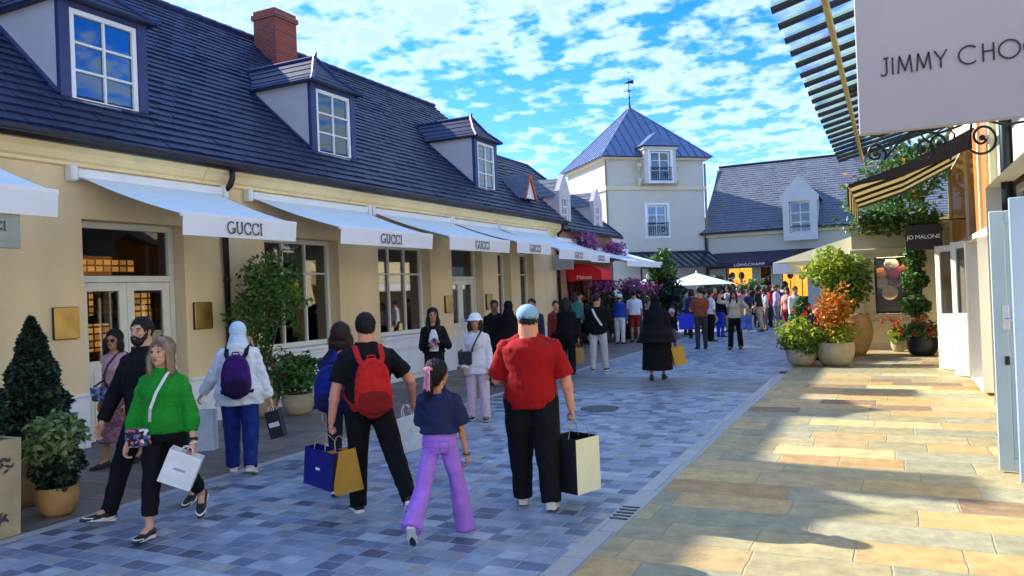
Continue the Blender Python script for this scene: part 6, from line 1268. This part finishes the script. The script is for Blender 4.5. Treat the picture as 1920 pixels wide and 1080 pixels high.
for i, (px, py, t_, l_, hh) in enumerate(crowd):
    tc_ = dict(tops)[t_]; lc_ = dict(lows)[l_]; bg_ = 'far right' if px > 1400 else ('middle' if px > 1250 else 'left')
    person('%s person in %s top and %s trousers, %s' % (hairn[hh], t_, l_, {'far right': 'before the lit shop windows', 'middle': 'left of the woman in cream', 'left': 'in the shade by the flowers'}[bg_]), G(px, py), crs.uniform(0, 360), crs.uniform(1.6, 1.8),
           dict(g='f' if hh != 'short' else 'm', skin=crs.choice([SK1, SK2, SK2, SK3]), top_m=C('crowd_top_' + t_, tc_), lower_m=C('crowd_low_' + l_, lc_), hair=hh, hair_m=crs.choice([M_hair, M_hairb, M_hairb]), sleeve=crs.choice([.4, .95]), legL=(crs.uniform(-12, 12), 6, .03, 0), legR=(crs.uniform(-12, 12), 5, .03, 0), armR=((.2, crs.uniform(-.2, .5), -1), (.0, crs.uniform(0, 1.2), -.8))), q='far', group='crowd before the far shops')
mid('woman in pink top sitting at the edge of the flower pots', 1479, 628, 200, 1.66, g='f', skin=SK1, top_m=C('salmon', (.62, .28, .24)), lower_m=C('dark_red', (.25, .03, .03)), hair='bob', hair_m=M_hairb, sleeve=.4)
mid('person in white shirt and black trousers behind the small cone shrub', 1494, 640, 150, 1.70, skin=SK2, top_m=C('white_tee', (.62, .68, .78), .06), lower_m=blkc)
# ================================================================== plants
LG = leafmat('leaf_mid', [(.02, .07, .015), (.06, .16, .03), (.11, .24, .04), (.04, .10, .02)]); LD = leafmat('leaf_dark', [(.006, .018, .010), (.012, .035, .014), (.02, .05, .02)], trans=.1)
LB = leafmat('leaf_bright', [(.16, .26, .02), (.30, .42, .03), (.44, .50, .04), (.10, .18, .02)], trans=.4); LV = leafmat('leaf_variegated', [(.06, .15, .03), (.20, .30, .10), (.35, .42, .2), (.03, .07, .02)])
LO = leafmat('leaf_orange', [(.55, .16, .01), (.62, .30, .02), (.45, .07, .02), (.50, .36, .03)], trans=.4); LP = leafmat('petal_pink', [(.55, .05, .14), (.65, .14, .25), (.40, .02, .06)], trans=.3); LR = leafmat('petal_red', [(.55, .02, .01), (.62, .08, .02), (.4, .01, .02)], trans=.3)
LPU = leafmat('petal_violet', [(.30, .04, .26), (.45, .12, .42), (.18, .02, .16), (.50, .22, .45)], trans=.3)
def pot(mb, c, r, h, shape='bowl'):
    pr = {'bowl': [(.62, 0), (.80, .15), (.96, .45), (1.0, .75), (.94, .96), (.97, 1.0), (.88, 1.0), (.84, .88)], 'urn': [(.55, 0), (.72, .12), (.95, .40), (1.0, .62), (.90, .84), (.80, .93), (.84, 1.0), (.72, 1.0), (.68, .9)], 'cone': [(.70, 0), (.86, .4), (.98, .9), (1.0, 1.0), (.90, 1.0), (.86, .9)]}[shape]
    mb.lathe(c, [(a * r, z * h) for a, z in pr], 28); return mb
def potted(label, pos, r, h, shape, pm, name='potted_plant', cat='potted plant', crown=None, extra=None, group=None, stem=None):
    o = thing(name, label, cat, (pos[0], pos[1], 0), group=group); po = pot(MB(), (pos[0], pos[1], .003), r, h, shape).build('pot', pm, o, smooth=True)
    MB().lathe((pos[0], pos[1], h * .9), [(r * .85, -.02), (r * .82, 0), (.01, .01)], 18).build('soil', M_soil, po)
    if stem:
        b = MB()
        for (a, b_, r0) in stem: b.tube([(pos[0] + a[0], pos[1] + a[1], a[2]), (pos[0] + (a[0] + b_[0]) / 2 + .02, pos[1] + (a[1] + b_[1]) / 2, (a[2] + b_[2]) / 2), (pos[0] + b_[0], pos[1] + b_[1], b_[2])], [r0, r0 * .8, r0 * .55], 7)
        b.build('stem', M_bark, o)
    for nm, mt, pts, sz in (crown or []): leaves(MB(), [Vector(p) + Vector((pos[0], pos[1], 0)) for p in pts], sz).build(nm, mt, o)
    return o
def stems(n, z0, z1, rad, r0=.012, seed=1): rr = random.Random(seed); return [((rr.uniform(-.05, .05), rr.uniform(-.05, .05), z0), (rr.uniform(-rad, rad), rr.uniform(-rad, rad), z1), r0) for _ in range(n)]
def cone_pts(n, r, z0, z1, seed=0, p=1.0):
    rr = random.Random(seed); o_ = []
    for _ in range(n):
        t = rr.random() ** .8; z = z0 + (z1 - z0) * t; ra = r * max(0, (1 - t) ** p) * (1 - .35 * rr.random() ** 2.5) * (1 + .1 * math.sin(z * 21) + .06 * rr.random()); a = rr.uniform(0, 6.283); o_.append((ra * math.cos(a), ra * math.sin(a), z))
    return o_
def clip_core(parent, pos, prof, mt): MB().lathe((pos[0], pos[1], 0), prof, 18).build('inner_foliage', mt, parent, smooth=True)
# left foreground group
pl_ = thing('square_planter', 'pale square planter with black leaf motifs at the left edge', 'planter', (-6.95, 3.62, 0))
b = MB(); cxp, cyp = -6.93, 3.63; Rz = Matrix.Rotation(R_(0), 3, 'Z')
V = [(-.34, -.34, 0), (.34, -.34, 0), (.34, .34, 0), (-.34, .34, 0), (-.36, -.36, .8), (.36, -.36, .8), (.36, .36, .8), (-.36, .36, .8), (-.31, -.31, .8), (.31, -.31, .8), (.31, .31, .8), (-.31, .31, .8), (-.31, -.31, .7), (.31, -.31, .7), (.31, .31, .7), (-.31, .31, .7)]
b.add([(v[0] + cxp, v[1] + cyp, v[2] + .003) for v in V], [(0, 3, 2, 1), (0, 1, 5, 4), (1, 2, 6, 5), (2, 3, 7, 6), (3, 0, 4, 7), (4, 5, 9, 8), (5, 6, 10, 9), (6, 7, 11, 10), (7, 4, 8, 11), (8, 9, 13, 12), (9, 10, 14, 13), (10, 11, 15, 14), (11, 8, 12, 15), (12, 13, 14, 15)])
b.build('box', M_pot, pl_)
b = MB(); rr = random.Random(4)
for cy_, cz_ in ((cyp + .18, .62), (cyp + .02, .40), (cyp + .14, .20), (cyp - .22, .6), (cyp - .24, .2)):
    for j in range(16):
        a = rr.uniform(0, 6.28); ra = rr.uniform(.01, .10); y_, z_ = cy_ + ra * 1.2 * math.cos(a), cz_ + ra * math.sin(a); s_ = rr.uniform(.014, .035); an = rr.uniform(0, 3.1)
        x_ = cxp + .343 + .02 * z_ / .8 + .004; b.slab([(x_, y_ + s_ * math.cos(an), z_ + s_ * math.sin(an)), (x_, y_ - s_ * .4 * math.sin(an), z_ + s_ * .4 * math.cos(an)), (x_, y_ - s_ * math.cos(an), z_ - s_ * math.sin(an)), (x_, y_ + s_ * .4 * math.sin(an), z_ - s_ * .4 * math.cos(an))], -.004)
b.build('leaf_motif', M_text, pl_)
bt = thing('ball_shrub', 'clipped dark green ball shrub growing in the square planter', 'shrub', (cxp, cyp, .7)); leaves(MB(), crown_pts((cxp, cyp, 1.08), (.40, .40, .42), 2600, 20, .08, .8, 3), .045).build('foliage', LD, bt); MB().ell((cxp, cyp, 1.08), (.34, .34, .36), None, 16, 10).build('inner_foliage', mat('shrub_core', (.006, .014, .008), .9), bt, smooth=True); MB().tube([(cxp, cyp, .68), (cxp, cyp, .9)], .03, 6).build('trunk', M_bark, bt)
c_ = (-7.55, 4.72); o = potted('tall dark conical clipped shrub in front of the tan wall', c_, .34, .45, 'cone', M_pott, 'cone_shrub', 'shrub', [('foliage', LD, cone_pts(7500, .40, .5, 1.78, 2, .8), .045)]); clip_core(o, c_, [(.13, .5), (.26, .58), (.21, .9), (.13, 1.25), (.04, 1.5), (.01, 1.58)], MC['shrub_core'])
c_ = (-6.86, 4.47); potted('leafy variegated shrub in a round terracotta bowl beside the dark cone', c_, .18, .26, 'bowl', M_pott, 'potted_shrub', 'shrub', [('foliage', LV, crown_pts((0, 0, .66), (.25, .25, .25), 1300, 12, .5, .4, 5), .05), ('lower_foliage', LD, crown_pts((0, 0, .42), (.22, .22, .24), 1200, 10, .3, .3, 6), .045)], stem=stems(7, .28, .8, .2, .01, 2))
# climber / small tree by the downpipe
c_ = (-9.2, 9.5); tp_ = []
for cc, rr_, n in (((.1, .05, 2.25), (.3, .6, .36), 1000), ((-.05, -.15, 1.75), (.26, .4, .45), 800), ((.1, .35, 1.85), (.26, .45, .4), 550), ((.0, .0, 1.25), (.18, .2, .45), 350)): tp_ += crown_pts(cc, rr_, n, 9, .7, .25, int(n / 100) + 3)
potted('loose green climbing tree in a pale pot beside the black downpipe', c_, .24, .62, 'urn', M_pot, 'potted_tree', 'tree', [('crown', LG, tp_, .055)], stem=[((0, 0, .5), (.05, .1, 2.3), .025), ((0, 0, .5), (-.1, -.3, 2.0), .02), ((0, 0, .6), (.1, .4, 1.9), .02), ((0, 0, .9), (0, .5, 2.4), .012)])
c_ = (-8.75, 9.78); rr = random.Random(9); fl = [(rr.gauss(0, .22), rr.gauss(0, .25), .62 + abs(rr.gauss(0, .16))) for _ in range(8)]; pet = [(a + rr.gauss(0, .022), b_ + rr.gauss(0, .022), z + rr.gauss(0, .022)) for a, b_, z in fl for _ in range(16)]
potted('bushy potted plant with pink blossoms in a pale bowl below the window', c_, .26, .34, 'bowl', M_pot, 'flower_pot', 'potted plant', [('foliage', LG, crown_pts((0, 0, .68), (.40, .44, .38), 1700, 9, .7, .25, 8), .06), ('blossom', LP, pet, .05)], stem=stems(8, .3, .9, .25, .008, 3))
# hanging violet flowers and lower hedge of flowers
for i, (y_, z_, ry, rz_) in enumerate(((25.0, 3.45, .75, .33), (27.9, 3.25, .9, .38))):
    o = thing('hanging_flowers', ('cloud of violet pink hanging flowers under the eaves, left one', 'cloud of violet pink hanging flowers under the eaves near the tower, right one')[i], 'flowers', (-9.3, y_, z_ - .3), group='violet flowers above the blue awning')
    leaves(MB(), crown_pts((-9.3, y_, z_), (.35, ry, rz_), 1100, 8, .6, .3, 20 + i), .07, 1.2).build('blossom', LPU, o); leaves(MB(), crown_pts((-9.35, y_, z_ - .05), (.3, ry * .9, rz_), 350, 8, .6, .3, 22 + i), .07).build('foliage', LD, o); MB().bbox((-9.68, y_ - ry * .8, z_ - .3), (-9.4, y_ + ry * .8, z_ - .15), .02).build('flower_box', M_black, o)
for i, (x_, y_, z_, rx, ry) in enumerate(((-8.9, 25.2, 2.0, .4, 1.1), (-8.6, 27.6, 1.9, .45, 1.2), (-8.5, 29.6, 1.75, .6, 1.0))):
    o = thing('flower_bush', ('violet flowering bush left of the white tee shirt man, under the red canopy', 'violet flowering bush in the middle under the long blue awning', 'violet flowering bush nearest the tower under the awning')[i], 'shrub', (x_, y_, 0), group='violet flowering bushes at the shop front')
    leaves(MB(), crown_pts((x_, y_, z_), (rx, ry, .35), 900, 8, .6, .3, 30 + i), .07, 1.2).build('blossom', LPU, o); leaves(MB(), crown_pts((x_, y_, 1.1), (rx, ry, .95), 1500, 8, .4, .4, 33 + i), .09).build('foliage', LD, o)
    MB().bbox((x_ - .3, y_ - ry * .8, .003), (x_ + .3, y_ + ry * .8, .5), .03).build('trough', M_black, o)
# tall shrub in planter in the middle + umbrella + hedge
c_ = (-8.1, 30.0); tp1 = crown_pts((0, 0, 2.35), (.58, .58, .6), 1000, 7, .7, .2, 41) + crown_pts((.1, 0, 2.95), (.3, .3, .42), 350, 7, .7, .2, 42); tp2 = crown_pts((0, 0, 1.4), (.85, .8, 1.0), 2400, 7, .4, .4, 43)
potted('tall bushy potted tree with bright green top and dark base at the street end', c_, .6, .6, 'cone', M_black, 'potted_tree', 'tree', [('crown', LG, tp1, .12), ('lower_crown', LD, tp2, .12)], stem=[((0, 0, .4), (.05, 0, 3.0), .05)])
for i, (x_, y_, r_) in enumerate(((-7.3, 32.6, 1.6), (-9.6, 34.0, 1.0))):
    um = thing('parasol', ('large pale aqua market parasol right of the tall bushy tree', 'smaller pale aqua parasol left of the tall bushy tree')[i], 'parasol', (x_, y_, 0), group='pale aqua parasols')
    b = MB(); P = [(x_ + r_ * math.cos(R_(45 * k + 22)), y_ + r_ * math.sin(R_(45 * k + 22)), 1.85) for k in range(8)]; tp = (x_, y_, 2.35)
    for k in range(8): b.slab([P[k], P[(k + 1) % 8], tp], .01)
    b.build('canopy', mat('aqua_canvas', (.60, .74, .74), .8, .04), um); b = MB(); b.tube([(x_, y_, 0), (x_, y_, 2.45)], .03, 8); b.build('pole', M_white, um)
    for k in range(8): MB().beam((x_, y_, 2.0), P[k], .015).build('rib', M_white, um)
    MB().lathe((x_, y_, .003), [(.3, 0), (.3, .06), (.05, .10), (.04, .3)], 16).build('base', M_black, um)
for i, (x_, y_, rx, rz_) in enumerate(((-7.0, 35.5, 1.0, 1.1), (-5.6, 36.2, .8, 1.05), (-9.6, 35.5, 1.2, 1.1))):
    o = thing('hedge_shrub', ('dark green shrub behind the large parasol', 'dark green shrub right of the large parasol pole', 'dark green shrub left behind the bushy tree')[i], 'shrub', (x_, y_, 0)); leaves(MB(), crown_pts((x_, y_, rz_), (rx, .8, rz_), 1500, 7, .4, .4, 50 + i), .12).build('foliage', LD if i != 1 else LG, o); MB().tube([(x_, y_, 0), (x_, y_, rz_)], .05, 6).build('trunk', M_bark, o)
# right-hand pots
def flowers(n, c, r, k, seed, sp=.03): rr = random.Random(seed); F_ = [(c[0] + rr.gauss(0, r[0]), c[1] + rr.gauss(0, r[1]), c[2] + rr.gauss(0, r[2])) for _ in range(n)]; return [(a + rr.gauss(0, sp), b_ + rr.gauss(0, sp), z + rr.gauss(0, sp)) for a, b_, z in F_ for _ in range(k)]
potted('low stone bowl with bright green leaves and small coral flowers, leftmost on the sunny pavement', (-1.80, 17.9), .32, .36, 'bowl', M_pot, 'flower_pot', 'potted plant', [('foliage', LB, crown_pts((0, 0, .62), (.48, .45, .38), 1500, 9, .5, .2, 61), .075), ('lower_foliage', LG, crown_pts((0, 0, .48), (.46, .42, .28), 700, 9, .5, .2, 62), .07), ('blossom', LP, flowers(8, (0, 0, .7), (.25, .22, .14), 12, 63), .05)])
potted('round stone bowl with flame orange foliage between the low bowl and the tall urn', (-1.12, 18.0), .40, .50, 'bowl', M_pot, 'flower_pot', 'potted plant', [('foliage', LO, crown_pts((0, .05, 1.10), (.40, .36, .56), 1500, 9, .7, .15, 64), .07), ('lower_foliage', LB, crown_pts((.05, 0, .68), (.46, .4, .28), 700, 9, .5, .2, 65), .06), ('blossom', LR, flowers(12, (-.2, 0, .9), (.25, .2, .2), 12, 66), .05)], stem=stems(10, .4, 1.3, .25, .008, 4))
potted('tall terracotta urn with a full bright green bay tree', (-.86, 20.4), .46, 1.0, 'urn', M_pott, 'potted_tree', 'tree', [('crown', LB, crown_pts((-.35, 0, 2.1), (.72, .6, .5), 1700, 8, .5, .3, 67) + crown_pts((-.1, 0, 1.6), (.5, .5, .5), 1000, 8, .5, .3, 68), .085), ('lower_crown', LG, crown_pts((.0, 0, 1.75), (.5, .5, .55), 800, 8, .5, .3, 69), .08)], stem=[((0, 0, .8), (0, 0, 1.9), .05), ((0, 0, .9), (.2, .1, 2.0), .03), ((0, 0, .9), (-.2, -.1, 2.0), .03)])
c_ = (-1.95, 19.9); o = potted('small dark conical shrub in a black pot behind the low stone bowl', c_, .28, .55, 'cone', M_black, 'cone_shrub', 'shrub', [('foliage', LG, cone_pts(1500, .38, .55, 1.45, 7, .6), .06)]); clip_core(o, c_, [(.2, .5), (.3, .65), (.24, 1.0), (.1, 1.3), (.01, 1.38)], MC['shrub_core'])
potted('dark pot of deep red flowers behind the orange foliage', (-1.50, 19.3), .3, .5, 'cone', M_black, 'flower_pot', 'potted plant', [('foliage', LD, crown_pts((0, 0, .8), (.42, .4, .35), 900, 9, .5, .2, 71), .07), ('blossom', LR, flowers(16, (0, 0, .95), (.25, .22, .14), 12, 72), .05)])
potted('dark pot of bright red geraniums at the foot of the tall topiary', (.62, 20.3), .34, .40, 'bowl', M_black, 'flower_pot', 'potted plant', [('foliage', LG, crown_pts((0, 0, .55), (.42, .38, .28), 900, 9, .5, .2, 73), .065), ('blossom', LR, flowers(16, (-.05, -.1, .66), (.22, .18, .12), 16, 74), .055), ('orange_blossom', LO, flowers(6, (.2, -.1, .7), (.12, .12, .12), 14, 75), .05)])
o = potted('tall tiered green topiary on a dark stem right of the macaron window', (.52, 21.0), .25, .42, 'cone', M_black, 'potted_tree', 'tree', [('crown', LG, crown_pts((0, 0, 1.15), (.34, .32, .26), 700, 8, .3, .4, 76) + crown_pts((0, 0, 1.75), (.32, .3, .28), 700, 8, .3, .4, 77) + crown_pts((.02, 0, 2.3), (.26, .26, .3), 500, 8, .3, .4, 78), .075)], stem=[((0, 0, .35), (0, 0, 2.5), .03)])
potted('small pot with orange and lime leaves below the corner of the macaron window', (.12, 21.4), .17, .26, 'bowl', M_pot, 'flower_pot', 'potted plant', [('foliage', LB, crown_pts((0, 0, .42), (.22, .2, .22), 400, 9, .5, .2, 79), .06), ('blossom', LR, flowers(8, (-.05, -.05, .68), (.12, .1, .08), 12, 80), .05)])
# leafy tree seen through and above the striped awning
tr_ = thing('street_tree', 'green and russet tree growing over the cream corner shop behind the striped awning', 'tree', (.9, 24.5, 0))
b = MB(); b.tube([(.9, 24.5, 3.3), (.8, 24.4, 4.2), (.6, 24.3, 5.2)], [.14, .11, .06], 9)
for q in ((-.4, 23.6, 4.3), (1.6, 23.9, 4.9), (-.2, 25, 5.2), (.4, 23.2, 4.6)): b.tube([(.85, 24.4, 3.9), ((.85 + q[0]) / 2, (24.4 + q[1]) / 2, (4.0 + q[2]) / 2 + .1), q], [.06, .045, .02], 7)
b.build('trunk', M_bark, tr_)
leaves(MB(), crown_pts((.1, 23.4, 4.2), (1.1, 1.1, .9), 1400, 8, .7, .2, 81) + crown_pts((.9, 24, 5.0), (1.2, 1.2, .75), 1300, 8, .7, .2, 82), .11).build('crown', LG, tr_); leaves(MB(), crown_pts((.3, 23.6, 4.6), (1.3, 1.1, 1.1), 90, 8, .7, .2, 83), .10).build('russet_leaves', LO, tr_)
vn = thing('climbing_vine', 'trailing vine hanging over the cornice of the cream corner shop', 'vine', (0, 21.8, 3.1)); leaves(MB(), crown_pts((-.1, 21.8, 3.25), (.95, .25, .42), 800, 8, .9, .1, 84) + crown_pts((.8, 21.7, 3.2), (.6, .25, .5), 500, 8, .9, .1, 85), .085).build('foliage', LG, vn); MB().tube([(-1, 21.78, 3.22), (0, 21.74, 3.25), (1.3, 21.75, 3.3)], .015, 5).build('stem', M_bark, vn)
# stitched back pockets and waistband on the lilac jeans, hem bands on the near tee shirts
b = MB(); P0g, TLg, upg, fwg, rtg = pg['P0'], pg['TL'], pg['up'], pg['fw'], pg['rt']
for s in (-1, 1):
    c = P0g + rtg * s * .062 - fwg * .128 + upg * .0
    pts = [c + rtg * x + upg * z + fwg * y for x, z, y in ((-.038, .04, .004), (.038, .04, .004), (.038, -.03, -.004), (0, -.05, -.006), (-.038, -.03, -.004), (-.038, .04, .004))]
    b.tube(pts, .0022, 5)
b.build('pocket_seams', mat('lilac_seam', (.18, .08, .40), .8), pg['root'], local=True)
